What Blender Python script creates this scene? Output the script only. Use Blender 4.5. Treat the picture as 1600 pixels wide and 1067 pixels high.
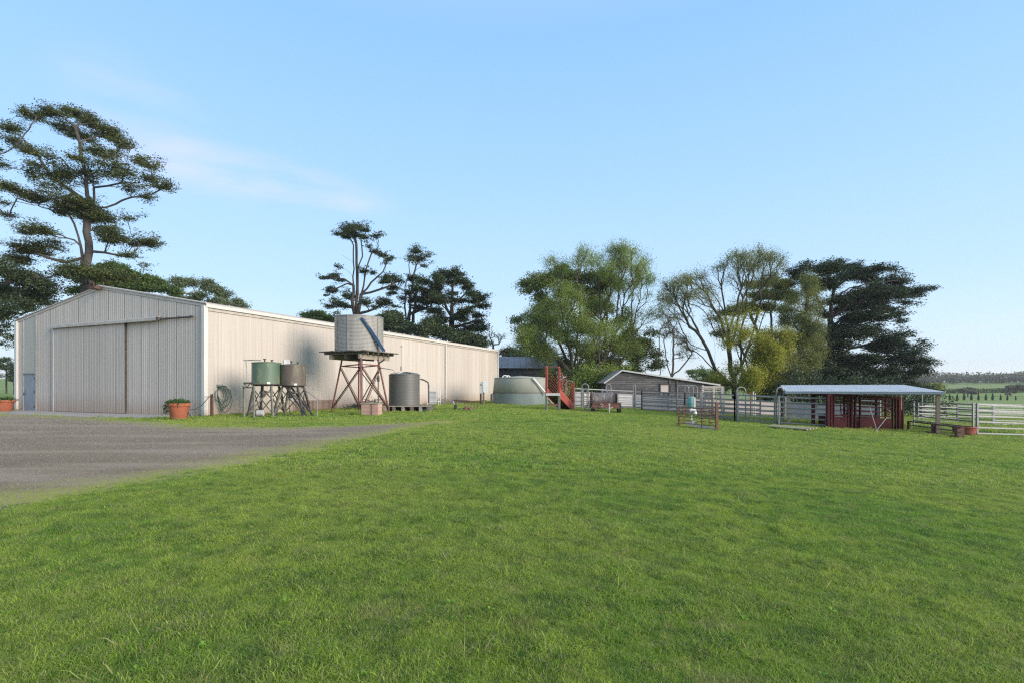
import bpy, math, random
import numpy as np
from mathutils import Vector, Matrix

for _o in list(bpy.context.scene.objects):
    bpy.data.objects.remove(_o)
SC = bpy.context.scene
COL = SC.collection
R = math.radians

# ------------------------------------------------------------------ camera
F, HOR, EYE = 815.0, 605.0, 1.42          # focal length in photo pixels, horizon row, eye height
cam_d = bpy.data.cameras.new('camera')
cam = bpy.data.objects.new('camera', cam_d)
COL.objects.link(cam)
cam.location = (0, 0, EYE)
cam.rotation_euler = (R(90), 0, 0)
cam_d.sensor_width = 36.0
cam_d.lens = F / 1600 * 36.0
cam_d.shift_y = (HOR - 533.5) / 1600
cam_d.clip_start = 0.05
cam_d.clip_end = 9000
SC.camera = cam

# ------------------------------------------------------------------ light
SUN_AZ, SUN_EL = 121.0, 15.0
w = bpy.data.worlds.new('World')
SC.world = w
w.use_nodes = True
nt = w.node_tree
N, L = nt.nodes, nt.links
for n in list(N): N.remove(n)
wo = N.new('ShaderNodeOutputWorld'); bg = N.new('ShaderNodeBackground')
sk = N.new('ShaderNodeTexSky'); sk.sky_type = 'NISHITA'; sk.sun_disc = False
sk.sun_elevation = R(SUN_EL); sk.sun_rotation = R(SUN_AZ); sk.ozone_density = 3.0; sk.dust_density = 0.6
tc = N.new('ShaderNodeTexCoord'); sx = N.new('ShaderNodeSeparateXYZ')
L.new(tc.outputs['Generated'], sx.inputs[0])
ramp = N.new('ShaderNodeValToRGB'); L.new(sx.outputs['Z'], ramp.inputs[0])
cr = ramp.color_ramp
stops = [(0.0, (7.6, 8.1, 8.3)), (0.06, (6.5, 8.0, 9.2)), (0.18, (4.9, 7.1, 9.5)),
         (0.36, (3.7, 6.2, 9.6)), (0.56, (2.75, 5.3, 9.3)), (0.72, (4.2, 5.6, 8.0)), (1.0, (5.6, 6.1, 7.0))]
while len(cr.elements) < len(stops): cr.elements.new(0.5)
for e, (p, c) in zip(cr.elements, stops):
    e.position = p; e.color = (c[0] / 10, c[1] / 10, c[2] / 10, 1)
gain = N.new('ShaderNodeVectorMath'); gain.operation = 'SCALE'; gain.inputs['Scale'].default_value = 8.7
L.new(ramp.outputs[0], gain.inputs[0])
mx = N.new('ShaderNodeMix'); mx.data_type = 'RGBA'; mx.inputs['Factor'].default_value = 0.84
L.new(sk.outputs[0], mx.inputs['A']); L.new(gain.outputs[0], mx.inputs['B'])
# thin pinkish cirrus wisps
def wnode(t, **k):
    n = N.new(t)
    for a, b in k.items(): setattr(n, a, b)
    return n
mp = wnode('ShaderNodeMapping'); mp.inputs['Scale'].default_value = (2.2, 2.2, 11.0); mp.inputs['Rotation'].default_value = (0, R(-6), 0)
mp.inputs['Location'].default_value = (1.7, 0.4, 0.55)
L.new(tc.outputs['Generated'], mp.inputs[0])
no = wnode('ShaderNodeTexNoise'); no.inputs['Scale'].default_value = 1.6; no.inputs['Detail'].default_value = 5; no.inputs['Roughness'].default_value = 0.5
L.new(mp.outputs[0], no.inputs['Vector'])
nr = wnode('ShaderNodeMapRange'); nr.inputs['From Min'].default_value = 0.38; nr.inputs['From Max'].default_value = 0.72
L.new(no.outputs['Fac'], nr.inputs['Value'])
def wisp(az, el, wz, we, slope):
    """soft elongated patch of thin cloud around one direction of the sky"""
    d = wnode('ShaderNodeVectorMath', operation='SUBTRACT')
    L.new(tc.outputs['Generated'], d.inputs[0])
    c = (math.sin(R(az)) * math.cos(R(el)), math.cos(R(az)) * math.cos(R(el)), math.sin(R(el)))
    d.inputs[1].default_value = c
    t = (math.cos(R(az)), -math.sin(R(az)), slope)
    a = wnode('ShaderNodeVectorMath', operation='DOT_PRODUCT'); L.new(d.outputs[0], a.inputs[0]); a.inputs[1].default_value = tuple(q / wz for q in t)
    n_ = (-slope * math.cos(R(az)), slope * math.sin(R(az)), 1)
    b = wnode('ShaderNodeVectorMath', operation='DOT_PRODUCT'); L.new(d.outputs[0], b.inputs[0]); b.inputs[1].default_value = tuple(q / we for q in n_)
    a2 = wnode('ShaderNodeMath', operation='MULTIPLY'); L.new(a.outputs['Value'], a2.inputs[0]); L.new(a.outputs['Value'], a2.inputs[1])
    b2 = wnode('ShaderNodeMath', operation='MULTIPLY_ADD'); L.new(b.outputs['Value'], b2.inputs[0]); L.new(b.outputs['Value'], b2.inputs[1]); L.new(a2.outputs[0], b2.inputs[2])
    f = wnode('ShaderNodeMapRange'); f.interpolation_type = 'SMOOTHSTEP'
    f.inputs['From Min'].default_value = 1.0; f.inputs['From Max'].default_value = 0.0
    L.new(b2.outputs[0], f.inputs['Value'])
    return f
fs = [wisp(-24, 19.3, 0.22, 0.055, -0.08), wisp(-35, 22, 0.16, 0.10, -0.5), wisp(41.5, 5.3, 0.12, 0.015, 0.10)]
acc = None
for f, amp in zip(fs, (0.62, 0.3, 0.6)):
    m = wnode('ShaderNodeMath', operation='MULTIPLY'); L.new(f.outputs[0], m.inputs[0]); m.inputs[1].default_value = amp
    if acc is None: acc = m
    else:
        q = wnode('ShaderNodeMath', operation='ADD'); L.new(acc.outputs[0], q.inputs[0]); L.new(m.outputs[0], q.inputs[1]); acc = q
fm = wnode('ShaderNodeMath', operation='MULTIPLY'); L.new(acc.outputs[0], fm.inputs[0]); L.new(nr.outputs[0], fm.inputs[1])
mx2 = N.new('ShaderNodeMix'); mx2.data_type = 'RGBA'
L.new(fm.outputs[0], mx2.inputs['Factor']); L.new(mx.outputs['Result'], mx2.inputs['A']); mx2.inputs['B'].default_value = (6.6, 6.1, 7.8, 1)
L.new(mx2.outputs['Result'], bg.inputs['Color'])
bg.inputs['Strength'].default_value = 0.1
L.new(bg.outputs[0], wo.inputs['Surface'])

sun_d = bpy.data.lights.new('sun', 'SUN')
sun_d.energy = 3.5; sun_d.angle = R(32); sun_d.color = (1.0, 0.89, 0.79)
sun = bpy.data.objects.new('sun', sun_d)
COL.objects.link(sun)
sd = Vector((math.sin(R(SUN_AZ)) * math.cos(R(SUN_EL)), math.cos(R(SUN_AZ)) * math.cos(R(SUN_EL)), math.sin(R(SUN_EL))))
sun.rotation_euler = sd.to_track_quat('Z', 'Y').to_euler()
sun.location = (30, -30, 20)

vs = SC.view_settings
SC.cycles.use_denoising = False; SC.cycles.filter_width = 1.25; SC.cycles.sample_clamp_indirect = 3; SC.cycles.max_bounces = 6; SC.cycles.diffuse_bounces = 3; SC.cycles.volume_bounces = 0; SC.cycles.use_adaptive_sampling = False
vs.view_transform = 'Standard'; vs.look = 'None'; vs.exposure = 0.62; vs.gamma = 1.0; vs.use_curve_mapping = False

# ------------------------------------------------------------------ terrain
def ss(t): 
    t = np.clip(t, 0, 1); return t * t * (3 - 2 * t)
def ground_z(x, y):
    """lawn flat round the shed, falling gently to the yards on the right, rising to hills far away"""
    x = np.asarray(x, float); y = np.asarray(y, float)
    a, b, k = -2.0, 4.0, 0.045
    t = np.clip(x, a, b)
    d = k * (t - a) ** 2 / (2 * (b - a)) + k * np.clip(x - b, 0, None)
    d = 2.75 * np.tanh(d / 2.75 * 1.0) * 1.0
    fade = ss((y + 40) / 45)
    r = np.hypot(x, y)
    hill = 9.0 * ss((r - 230) / 420) + 5 * ss((r - 600) / 900) * (1 + 0.5 * np.sin(np.arctan2(x, y) * 5 + 1))
    und = 0.9 * ss((r - 200) / 200) * np.sin(x * 0.011 + 1.3) * np.sin(y * 0.009)
    return -d * fade + hill + und
def gz(x, y): return float(ground_z(x, y))
def hit(px, py):
    """the ground point whose picture row/column was measured in the photograph"""
    k = (px - 800) / F; m = (py - HOR) / F
    lo, hi = 1.0, 400.0
    for _ in range(50):
        y = (lo + hi) / 2
        if EYE - m * y > gz(k * y, y): lo = y
        else: hi = y
    return Vector((k * y, y, gz(k * y, y)))
def at(px, py, y): return Vector(((px - 800) / F * y, y, EYE - (py - HOR) / F * y))

# ------------------------------------------------------------------ materials
def pm(name, c1, c2=None, scale=3.0, rough=0.7, metal=0.0, bump=0.0, stretch=(1, 1, 1), c3=None, s3=1.0, t3=0.6,
       dirt=None, dirt_h=0.6, spec=0.5, bump_scale=None, detail=6, trans=0.0, vary=0.0):
    """procedural surface: two tones by noise, a third in patches (c3), soil splash at the foot (dirt)"""
    m = bpy.data.materials.new(name); m.use_nodes = True
    nt = m.node_tree; N, L = nt.nodes, nt.links
    b = N['Principled BSDF']; b.inputs['Roughness'].default_value = rough; b.inputs['Metallic'].default_value = metal
    b.inputs['Specular IOR Level'].default_value = spec
    if c2 is None: c2 = tuple(q * 0.8 for q in c1)
    tc = N.new('ShaderNodeTexCoord'); mp = N.new('ShaderNodeMapping'); mp.inputs['Scale'].default_value = stretch
    L.new(tc.outputs['Object'], mp.inputs[0])
    oi = N.new('ShaderNodeObjectInfo')
    sc_ = N.new('ShaderNodeVectorMath'); sc_.operation = 'ADD'
    L.new(mp.outputs[0], sc_.inputs[0])
    mul = N.new('ShaderNodeMath'); mul.operation = 'MULTIPLY'; mul.inputs[1].default_value = 37.0
    L.new(oi.outputs['Random'], mul.inputs[0]); L.new(mul.outputs[0], sc_.inputs[1])
    no = N.new('ShaderNodeTexNoise'); no.inputs['Scale'].default_value = scale; no.inputs['Detail'].default_value = detail; no.inputs['Roughness'].default_value = 0.62
    L.new(sc_.outputs[0], no.inputs['Vector'])
    mr = N.new('ShaderNodeMapRange'); mr.inputs['From Min'].default_value = 0.35; mr.inputs['From Max'].default_value = 0.65
    L.new(no.outputs['Fac'], mr.inputs['Value'])
    mx = N.new('ShaderNodeMix'); mx.data_type = 'RGBA'
    mx.inputs['A'].default_value = (*c1, 1); mx.inputs['B'].default_value = (*c2, 1)
    L.new(mr.outputs[0], mx.inputs['Factor']); out = mx.outputs['Result']
    if vary:
        hv = N.new('ShaderNodeHueSaturation'); vr = N.new('ShaderNodeMapRange'); vr.inputs['To Min'].default_value = 1 - vary; vr.inputs['To Max'].default_value = 1 + vary
        L.new(oi.outputs['Random'], vr.inputs['Value']); L.new(vr.outputs[0], hv.inputs['Value']); L.new(out, hv.inputs['Color']); out = hv.outputs['Color']
    if c3:
        n3 = N.new('ShaderNodeTexNoise'); n3.inputs['Scale'].default_value = s3; n3.inputs['Detail'].default_value = 8; n3.inputs['Roughness'].default_value = 0.7
        L.new(sc_.outputs[0], n3.inputs['Vector'])
        m3 = N.new('ShaderNodeMapRange'); m3.inputs['From Min'].default_value = t3 - 0.04; m3.inputs['From Max'].default_value = t3 + 0.08
        L.new(n3.outputs['Fac'], m3.inputs['Value'])
        x3 = N.new('ShaderNodeMix'); x3.data_type = 'RGBA'; L.new(m3.outputs[0], x3.inputs['Factor'])
        L.new(out, x3.inputs['A']); x3.inputs['B'].default_value = (*c3, 1); out = x3.outputs['Result']
    if dirt:
        g = N.new('ShaderNodeNewGeometry'); sp = N.new('ShaderNodeSeparateXYZ'); L.new(g.outputs['Position'], sp.inputs[0])
        dn = N.new('ShaderNodeMath'); dn.operation = 'MULTIPLY_ADD'; dn.inputs[1].default_value = 1.2 * dirt_h; L.new(no.outputs['Fac'], dn.inputs[0])
        dn.inputs[2].default_value = -0.5 * dirt_h
        dd = N.new('ShaderNodeMath'); dd.operation = 'SUBTRACT'; L.new(dn.outputs[0], dd.inputs[1]); L.new(sp.outputs['Z'], dd.inputs[0])
        dm = N.new('ShaderNodeMapRange'); dm.inputs['From Min'].default_value = dirt_h; dm.inputs['From Max'].default_value = -0.25 * dirt_h; dm.inputs['To Max'].default_value = 0.75
        L.new(dd.outputs[0], dm.inputs['Value'])
        xd = N.new('ShaderNodeMix'); xd.data_type = 'RGBA'; L.new(dm.outputs[0], xd.inputs['Factor']); L.new(out, xd.inputs['A'])
        xd.inputs['B'].default_value = (*dirt, 1); out = xd.outputs['Result']
    L.new(out, b.inputs['Base Color'])
    if bump:
        nb = N.new('ShaderNodeTexNoise'); nb.inputs['Scale'].default_value = bump_scale or scale * 4; nb.inputs['Detail'].default_value = 4
        L.new(sc_.outputs[0], nb.inputs['Vector'])
        bp = N.new('ShaderNodeBump'); bp.inputs['Strength'].default_value = bump; bp.inputs['Distance'].default_value = 0.02
        L.new(nb.outputs['Fac'], bp.inputs['Height']); L.new(bp.outputs[0], b.inputs['Normal'])
    return m

def leaf_mat(name, ca, cb, cc, trans=0.35, rough=0.6):
    """foliage: colour varies from leaf to leaf (vertex attribute 'tint') and between clumps"""
    m = bpy.data.materials.new(name); m.use_nodes = True
    nt = m.node_tree; N, L = nt.nodes, nt.links
    b = N['Principled BSDF']; out = N['Material Output']
    a = N.new('ShaderNodeAttribute'); a.attribute_name = 'tint'
    rp = N.new('ShaderNodeValToRGB'); rp.color_ramp.elements[0].color = (*ca, 1); rp.color_ramp.elements[1].color = (*cc, 1)
    e = rp.color_ramp.elements.new(0.5); e.color = (*cb, 1)
    L.new(a.outputs['Fac'], rp.inputs[0]); L.new(rp.outputs[0], b.inputs['Base Color'])
    b.inputs['Roughness'].default_value = rough; b.inputs['Specular IOR Level'].default_value = 0.3
    t = N.new('ShaderNodeBsdfTranslucent'); L.new(rp.outputs[0], t.inputs['Color'])
    mx = N.new('ShaderNodeMixShader'); mx.inputs[0].default_value = trans
    L.new(b.outputs[0], mx.inputs[1]); L.new(t.outputs[0], mx.inputs[2]); L.new(mx.outputs[0], out.inputs['Surface'])
    return m

M = {}
M['cladding'] = pm('weathered cream steel sheet', (0.545, 0.485, 0.42), (0.46, 0.405, 0.345), 1.6, 0.5, 0.0, 0.0, (6, 6, 0.12), c3=(0.57, 0.555, 0.53), s3=2.6, t3=0.63, dirt=(0.33, 0.22, 0.145), dirt_h=0.9, vary=.055)
M['cladding_door'] = pm('weathered door sheet', (0.50, 0.44, 0.375), (0.43, 0.375, 0.32), 1.9, 0.5, 0.0, 0.0, (6, 6, 0.12), c3=(0.52, 0.50, 0.475), s3=2.2, t3=0.64, dirt=(0.31, 0.20, 0.13), dirt_h=1.1, vary=.055)
M['trim'] = pm('cream flashing', (0.66, 0.63, 0.58), (0.58, 0.55, 0.50), 2.0, 0.45, 0, 0, (2, 2, 0.5), dirt=(0.4, 0.27, 0.18), dirt_h=0.35)
M['gutter'] = pm('weathered gutter', (0.50, 0.46, 0.41), (0.40, 0.36, 0.31), 2.5, 0.5)
M['skylight'] = pm('aged translucent sheet', (0.44, 0.42, 0.36), (0.38, 0.36, 0.30), 1.5, 0.45, 0, 0, (5, 5, 0.2))
M['dark_strip'] = pm('dark grime', (0.06, 0.055, 0.05), (0.1, 0.09, 0.08), 3, 0.8)
M['grey_door'] = pm('blue grey door sheet', (0.27, 0.31, 0.345), (0.22, 0.25, 0.28), 3, 0.55, 0, 0, (2, 2, .6), c3=(0.4, 0.42, 0.42), s3=2, t3=.62)
M['rust'] = pm('rusted steel', (0.13, 0.062, 0.04), (0.075, 0.04, 0.03), 9, 0.85, 0, 0.4)
M['rustred'] = pm('red oxide steel', (0.22, 0.07, 0.05), (0.13, 0.06, 0.045), 5, 0.75, 0, 0.2)
M['darksteel'] = pm('dark weathered steel', (0.085, 0.075, 0.065), (0.05, 0.042, 0.036), 6, 0.75, 0, 0.2, c3=(0.17, 0.15, 0.12), s3=5, t3=.6)
M['mossysteel'] = pm('pale mossy steel', (0.2, 0.22, 0.17), (0.14, 0.12, 0.09), 5, 0.75, 0, 0.2, c3=(0.32, 0.28, 0.22), s3=4, t3=.58)
M['green_tank'] = pm('faded green paint', (0.07, 0.13, 0.085), (0.12, 0.165, 0.11), 2.5, 0.5, 0, 0.05, (1.6, 1.6, 0.35), c3=(0.25, 0.235, 0.14), s3=2.6, t3=.56)
M['brown_tank'] = pm('rust brown paint', (0.13, 0.095, 0.075), (0.09, 0.075, 0.06), 2.5, 0.6, 0, 0.05, (1.6, 1.6, 0.4), c3=(0.19, 0.20, 0.13), s3=2.6, t3=.56)
M['galv'] = pm('galvanised pipe', (0.25, 0.255, 0.26), (0.18, 0.185, 0.19), 6, 0.42, 0.35, 0)
M['galv_old'] = pm('aged galvanised', (0.36, 0.355, 0.34), (0.27, 0.265, 0.25), 5, 0.5, 0.25, 0, c3=(0.25, 0.17, 0.11), s3=3, t3=.66)
M['iron'] = pm('corrugated tank iron', (0.40, 0.385, 0.355), (0.31, 0.30, 0.275), 2.2, 0.5, 0.15, 0, (2.5, 2.5, 0.5), c3=(0.20, 0.13, 0.09), s3=1.6, t3=.62)
M['timber'] = pm('grey weathered timber', (0.17, 0.15, 0.13), (0.10, 0.088, 0.075), 5, 0.9, 0, 0.5, (1, 1, 3))
M['timber_pale'] = pm('pale beam timber', (0.38, 0.33, 0.27), (0.24, 0.20, 0.16), 4, 0.9, 0, 0.4, (1, 1, 4))
M['timber_dark'] = pm('blackened timber', (0.05, 0.043, 0.038), (0.085, 0.07, 0.058), 5, 0.9, 0, 0.5)
M['board'] = pm('weatherboard', (0.145, 0.138, 0.13), (0.06, 0.057, 0.053), 2.2, 0.9, 0, 0.3, (0.7, 0.7, 7), c3=(0.27, 0.26, 0.25), s3=1.8, t3=.62, vary=.25)
M['poly_grey'] = pm('grey polyethylene', (0.12, 0.117, 0.108), (0.105, 0.102, 0.095), 2, 0.5, 0, 0)
M['bluepipe'] = pm('dark blue pipe', (0.022, 0.055, 0.12), (0.03, 0.065, 0.13), 4, 0.8, spec=.1)
M['concrete'] = pm('pale concrete slab', (0.40, 0.36, 0.32), (0.31, 0.28, 0.25), 1.2, 0.9, 0, 0.3)
M['tankconcrete'] = pm('green stained concrete', (0.33, 0.34, 0.29), (0.26, 0.27, 0.225), 0.8, 0.85, 0, 0.3, (1.5, 1.5, 0.35), c3=(0.18, 0.20, 0.17), s3=.8, t3=.64)
M['tankconcrete_low'] = pm('darker stained concrete', (0.22, 0.265, 0.24), (0.17, 0.20, 0.185), 1.1, 0.85, 0, 0.3, (1.5, 1.5, 0.5), c3=(0.12, 0.12, 0.10), s3=.9, t3=.66)
M['white'] = pm('white paint', (0.74, 0.74, 0.72), (0.66, 0.66, 0.64), 3, 0.5)
M['boxgrey'] = pm('pale grey box', (0.52, 0.51, 0.48), (0.45, 0.44, 0.42), 3, 0.5)
M['terracotta'] = pm('terracotta', (0.40, 0.125, 0.06), (0.32, 0.095, 0.05), 5, 0.85, 0, 0.2, c3=(0.42, 0.24, 0.16), s3=2.5, t3=.62)
M['soil'] = pm('soil', (0.06, 0.045, 0.03), (0.035, 0.026, 0.02), 8, 0.95, 0, 0.6)
M['hose'] = pm('green hose', (0.035, 0.10, 0.075), (0.03, 0.075, 0.06), 8, 0.45)
M['hoseblack'] = pm('black hose', (0.03, 0.035, 0.04), (0.05, 0.05, 0.055), 8, 0.5)
M['pinkblock'] = pm('pink masonry block', (0.52, 0.33, 0.25), (0.42, 0.26, 0.2), 4, 0.9, 0, 0.3)
M['rampred'] = pm('ramp red paint', (0.36, 0.065, 0.045), (0.28, 0.06, 0.045), 4, 0.55, 0, 0.05, c3=(0.19, 0.07, 0.05), s3=3, t3=.63)
M['crushred'] = pm('shade deepened maroon paint', (0.060, 0.010, 0.013), (0.045, 0.010, 0.011), 4, 0.75, 0, 0.05, spec=.12, c3=(0.08, 0.035, 0.03), s3=3, t3=.64)  # maroon deepened to carry the shade under the shelter roof
M['yardrust'] = pm('red brown rusty bar', (0.20, 0.085, 0.05), (0.14, 0.065, 0.045), 8, 0.8, 0, 0.2)
M['darkroof'] = pm('old grey roof iron', (0.30, 0.32, 0.36), (0.2, 0.215, 0.245), 0.6, 0.55, 0.2, 0, (1, 1, 1), c3=(0.16, 0.15, 0.15), s3=.8, t3=.62)
M['darkwall'] = pm('dark blue grey cladding', (0.075, 0.09, 0.105), (0.055, 0.065, 0.08), 1, 0.7)
M['roofnew'] = pm('galvanised roof sheet', (0.80, 0.79, 0.76), (0.74, 0.73, 0.71), 0.8, 0.6, 0.0, spec=.15)
M['sheet_blue'] = pm('blue grey panel sheet', (0.18, 0.21, 0.235), (0.14, 0.165, 0.185), 1.2, 0.5, 0.2, 0, (1, 1, .5))
M['sheet_grey'] = pm('grey panel sheet', (0.34, 0.34, 0.35), (0.28, 0.28, 0.29), 1.2, 0.5, 0.2)
M['sheet_pink'] = pm('pale dusty panel sheet', (0.56, 0.48, 0.43), (0.48, 0.40, 0.35), 1.2, 0.6, 0.0)
M['cream'] = pm('cream timber', (0.62, 0.55, 0.43), (0.52, 0.45, 0.35), 3, 0.7)
M['teal'] = pm('faded teal plastic', (0.10, 0.27, 0.25), (0.15, 0.34, 0.31), 4, 0.5, c3=(0.45, 0.52, 0.48), s3=2.4, t3=.62)
M['sleeper'] = pm('mossy pale boards', (0.34, 0.31, 0.17), (0.24, 0.23, 0.12), 3, 0.9, 0, 0.4)
M['tyre'] = pm('tyre rubber', (0.03, 0.03, 0.03), (0.045, 0.043, 0.04), 6, 0.85)
M['bark'] = pm('grey brown bark', (0.105, 0.088, 0.074), (0.05, 0.042, 0.036), 3, 0.95, 0, 0.8, (1, 1, 0.3))
M['bark_dark'] = pm('dark bark', (0.075, 0.058, 0.046), (0.04, 0.032, 0.026), 3, 0.95, 0, 0.8, (1, 1, 0.3))
M['bark_pale'] = pm('pale reddish bark', (0.24, 0.165, 0.12), (0.15, 0.10, 0.075), 3, 0.9, 0, 0.5, (1, 1, 0.3))
M['bark_olive'] = pm('olive bark', (0.075, 0.066, 0.04), (0.045, 0.038, 0.024), 3, 0.95, 0, 0.7, (1, 1, 0.3))

# ------------------------------------------------------------------ mesh helpers
class MB:
    """collects simple solids in world coordinates and links them as ONE mesh object"""
    def __init__(s): s.v = []; s.f = []; s.sm = []
    def add(s, vs, fs, smooth=False):
        n = len(s.v); s.v += [tuple(q) for q in vs]; s.f += [tuple(i + n for i in f) for f in fs]; s.sm += [smooth] * len(fs)
    def box(s, c, size, rz=0.0, rx=0.0, ry=0.0):
        a, b, d = [q / 2 for q in size]
        m = Matrix.Rotation(rz, 3, 'Z') @ Matrix.Rotation(ry, 3, 'Y') @ Matrix.Rotation(rx, 3, 'X'); c = Vector(c)
        vs = [c + m @ Vector((x * a, y * b, z * d)) for x in (-1, 1) for y in (-1, 1) for z in (-1, 1)]
        s.add(vs, [(0, 1, 3, 2), (4, 6, 7, 5), (0, 4, 5, 1), (2, 3, 7, 6), (0, 2, 6, 4), (1, 5, 7, 3)])
        return s
    def bar(s, p, q, w, h=None, up=(0, 0, 1)):
        """rectangular bar from p to q, w wide, h high"""
        p, q = Vector(p), Vector(q); h = h or w; d = (q - p).normalized(); up = Vector(up)
        if abs(d.dot(up)) > 0.98: up = Vector((0.39, 0.92, 0))
        sd = d.cross(up).normalized(); u = sd.cross(d).normalized()
        vs = [e + sd * (a * w / 2) + u * (b * h / 2) for e in (p, q) for a, b in ((-1, -1), (1, -1), (1, 1), (-1, 1))]
        s.add(vs, [(3, 2, 1, 0), (4, 5, 6, 7), (0, 1, 5, 4), (1, 2, 6, 5), (2, 3, 7, 6), (3, 0, 4, 7)])
        return s
    def tube(s, pts, r, n=8, cap=True, closed=False):
        pts = [Vector(p) for p in pts]; k = len(pts); rs = r if isinstance(r, (list, tuple)) else [r] * k
        t0 = (pts[1] - pts[0]).normalized(); ref = Vector((0, 0, 1)) if abs(t0.z) < 0.9 else Vector((1, 0, 0))
        u = t0.cross(ref).normalized(); rings = []
        for i, p in enumerate(pts):
            if closed: t = (pts[(i + 1) % k] - pts[i - 1]).normalized()
            else: t = (pts[min(i + 1, k - 1)] - pts[max(i - 1, 0)]).normalized()
            u = (u - t * u.dot(t)).normalized(); v = t.cross(u)
            rings.append([p + (u * math.cos(a) + v * math.sin(a)) * rs[i] for a in [2 * math.pi * j / n for j in range(n)]])
        vs = [q for rg in rings for q in rg]; fs = []
        for i in range(k if closed else k - 1):
            i2 = (i + 1) % k
            for j in range(n): j2 = (j + 1) % n; fs.append((i * n + j, i * n + j2, i2 * n + j2, i2 * n + j))
        s.add(vs, fs, True)
        if cap and not closed: s.add(rings[0], [tuple(range(n))[::-1]]); s.add(rings[-1], [tuple(range(n))])
        return s
    def lathe(s, c, prof, n=32, smooth=True, cap_top=True, cap_bot=True):
        c = Vector(c); vs = []
        for r, z in prof:
            for j in range(n):
                a = 2 * math.pi * j / n; vs.append(c + Vector((r * math.cos(a), r * math.sin(a), z)))
        fs = [(i * n + j, i * n + (j + 1) % n, (i + 1) * n + (j + 1) % n, (i + 1) * n + j) for i in range(len(prof) - 1) for j in range(n)]
        s.add(vs, fs, smooth)
        if cap_bot: s.add(vs[:n], [tuple(range(n))[::-1]])
        if cap_top: s.add(vs[-n:], [tuple(range(n))])
        return s
    def prism(s, poly, d):
        """flat polygon (world points) extruded by vector d"""
        n = len(poly); d = Vector(d); a = [Vector(p) for p in poly]; b = [p + d for p in a]
        s.add(a + b, [tuple(range(n))[::-1], tuple(range(n, 2 * n))] + [(i, (i + 1) % n, n + (i + 1) % n, n + i) for i in range(n)])
        return s
    def build(s, name, m, parent=None):
        o0 = root_loc(parent)
        me = bpy.data.meshes.new(name)
        me.from_pydata([(x - o0.x, y - o0.y, z - o0.z) for x, y, z in s.v], [], s.f)
        me.polygons.foreach_set('use_smooth', s.sm); me.materials.append(m); me.update()
        o = bpy.data.objects.new(name, me); COL.objects.link(o)
        if parent is not None: o.parent = parent
        return o
def root_loc(p):
    if p is None: return Vector((0, 0, 0))
    while p.parent is not None: p = p.parent
    return Vector(p.location)
def tag(o, label=None, cat=None, group=None, kind=None):
    if label: o['label'] = label
    if cat: o['category'] = cat
    if group: o['group'] = group
    if kind: o['kind'] = kind
    return o
def thing(name, label, cat, loc, group=None):
    o = bpy.data.objects.new(name, None); COL.objects.link(o); o.location = loc; o.empty_display_size = 0.3
    return tag(o, label, cat, group)
def solo(mb, name, m, label, cat, loc, group=None):
    """a thing that is one mesh, origin at its base"""
    e = bpy.data.objects.new('x', None); e.location = loc
    o = mb.build(name, m, e); o.parent = None; o.location = loc; bpy.data.objects.remove(e)
    return tag(o, label, cat, group)
def fast_mesh(name, verts, faces_n, idx, mat, attrs=None, smooth=False):
    """verts (n,3) array, all faces with faces_n corners, idx flat corner indices"""
    me = bpy.data.meshes.new(name); me.vertices.add(len(verts)); me.vertices.foreach_set('co', np.ascontiguousarray(verts, np.float32).ravel())
    nf = len(idx) // faces_n; me.loops.add(len(idx)); me.loops.foreach_set('vertex_index', np.ascontiguousarray(idx, np.int32))
    me.polygons.add(nf); me.polygons.foreach_set('loop_start', np.arange(nf, dtype=np.int32) * faces_n)
    if smooth: me.polygons.foreach_set('use_smooth', np.ones(nf, bool))
    for k, v in (attrs or {}).items():
        a = me.attributes.new(k, 'FLOAT', 'POINT'); a.data.foreach_set('value', np.ascontiguousarray(v, np.float32))
    me.materials.append(mat); me.update(calc_edges=True); me.validate()
    return me
def link_mesh(name, me, parent=None, loc=None):
    o = bpy.data.objects.new(name, me); COL.objects.link(o)
    if parent is not None: o.parent = parent
    if loc is not None: o.location = loc
    return o
# ------------------------------------------------------------------ ground
ROAD = [hit(*p) for p in [(-1400, 850), (-600, 850), (0, 797), (80, 777), (150, 768), (300, 745), (400, 725), (450, 711), (550, 690), (620, 675), (700, 661), (745, 654)]]
ROAD_UP = [(700, 655.5), (600, 661.5), (520, 664.5), (450, 667), (330, 666), (270, 661), (130, 651), (0, 646.5)]
ROAD += [hit(*p) for p in ROAD_UP] + [Vector((-44, 33.5, 0)), Vector((-60, 36, 0)), Vector((-90, 10, 0)), Vector((-60, -14, 0)), Vector((-20, 0.5, 0))]
RP = np.array([(p.x, p.y) for p in ROAD])
def sdist(x, y, P=None):
    """signed distance to the gravel outline, positive inside"""
    P = RP if P is None else P
    x = np.asarray(x, float); y = np.asarray(y, float)
    dmin = np.full(x.shape, 1e9); ins = np.zeros(x.shape, bool)
    for i in range(len(P)):
        ax, ay = P[i]; bx, by = P[(i + 1) % len(P)]
        ex, ey = bx - ax, by - ay
        t = np.clip(((x - ax) * ex + (y - ay) * ey) / (ex * ex + ey * ey + 1e-9), 0, 1)
        dmin = np.minimum(dmin, np.hypot(x - ax - t * ex, y - ay - t * ey))
        c = ((ay > y) != (by > y)) & (x < (bx - ax) * (y - ay) / (by - ay + 1e-12) + ax); ins ^= c
    return np.where(ins, dmin, -dmin)

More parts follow.
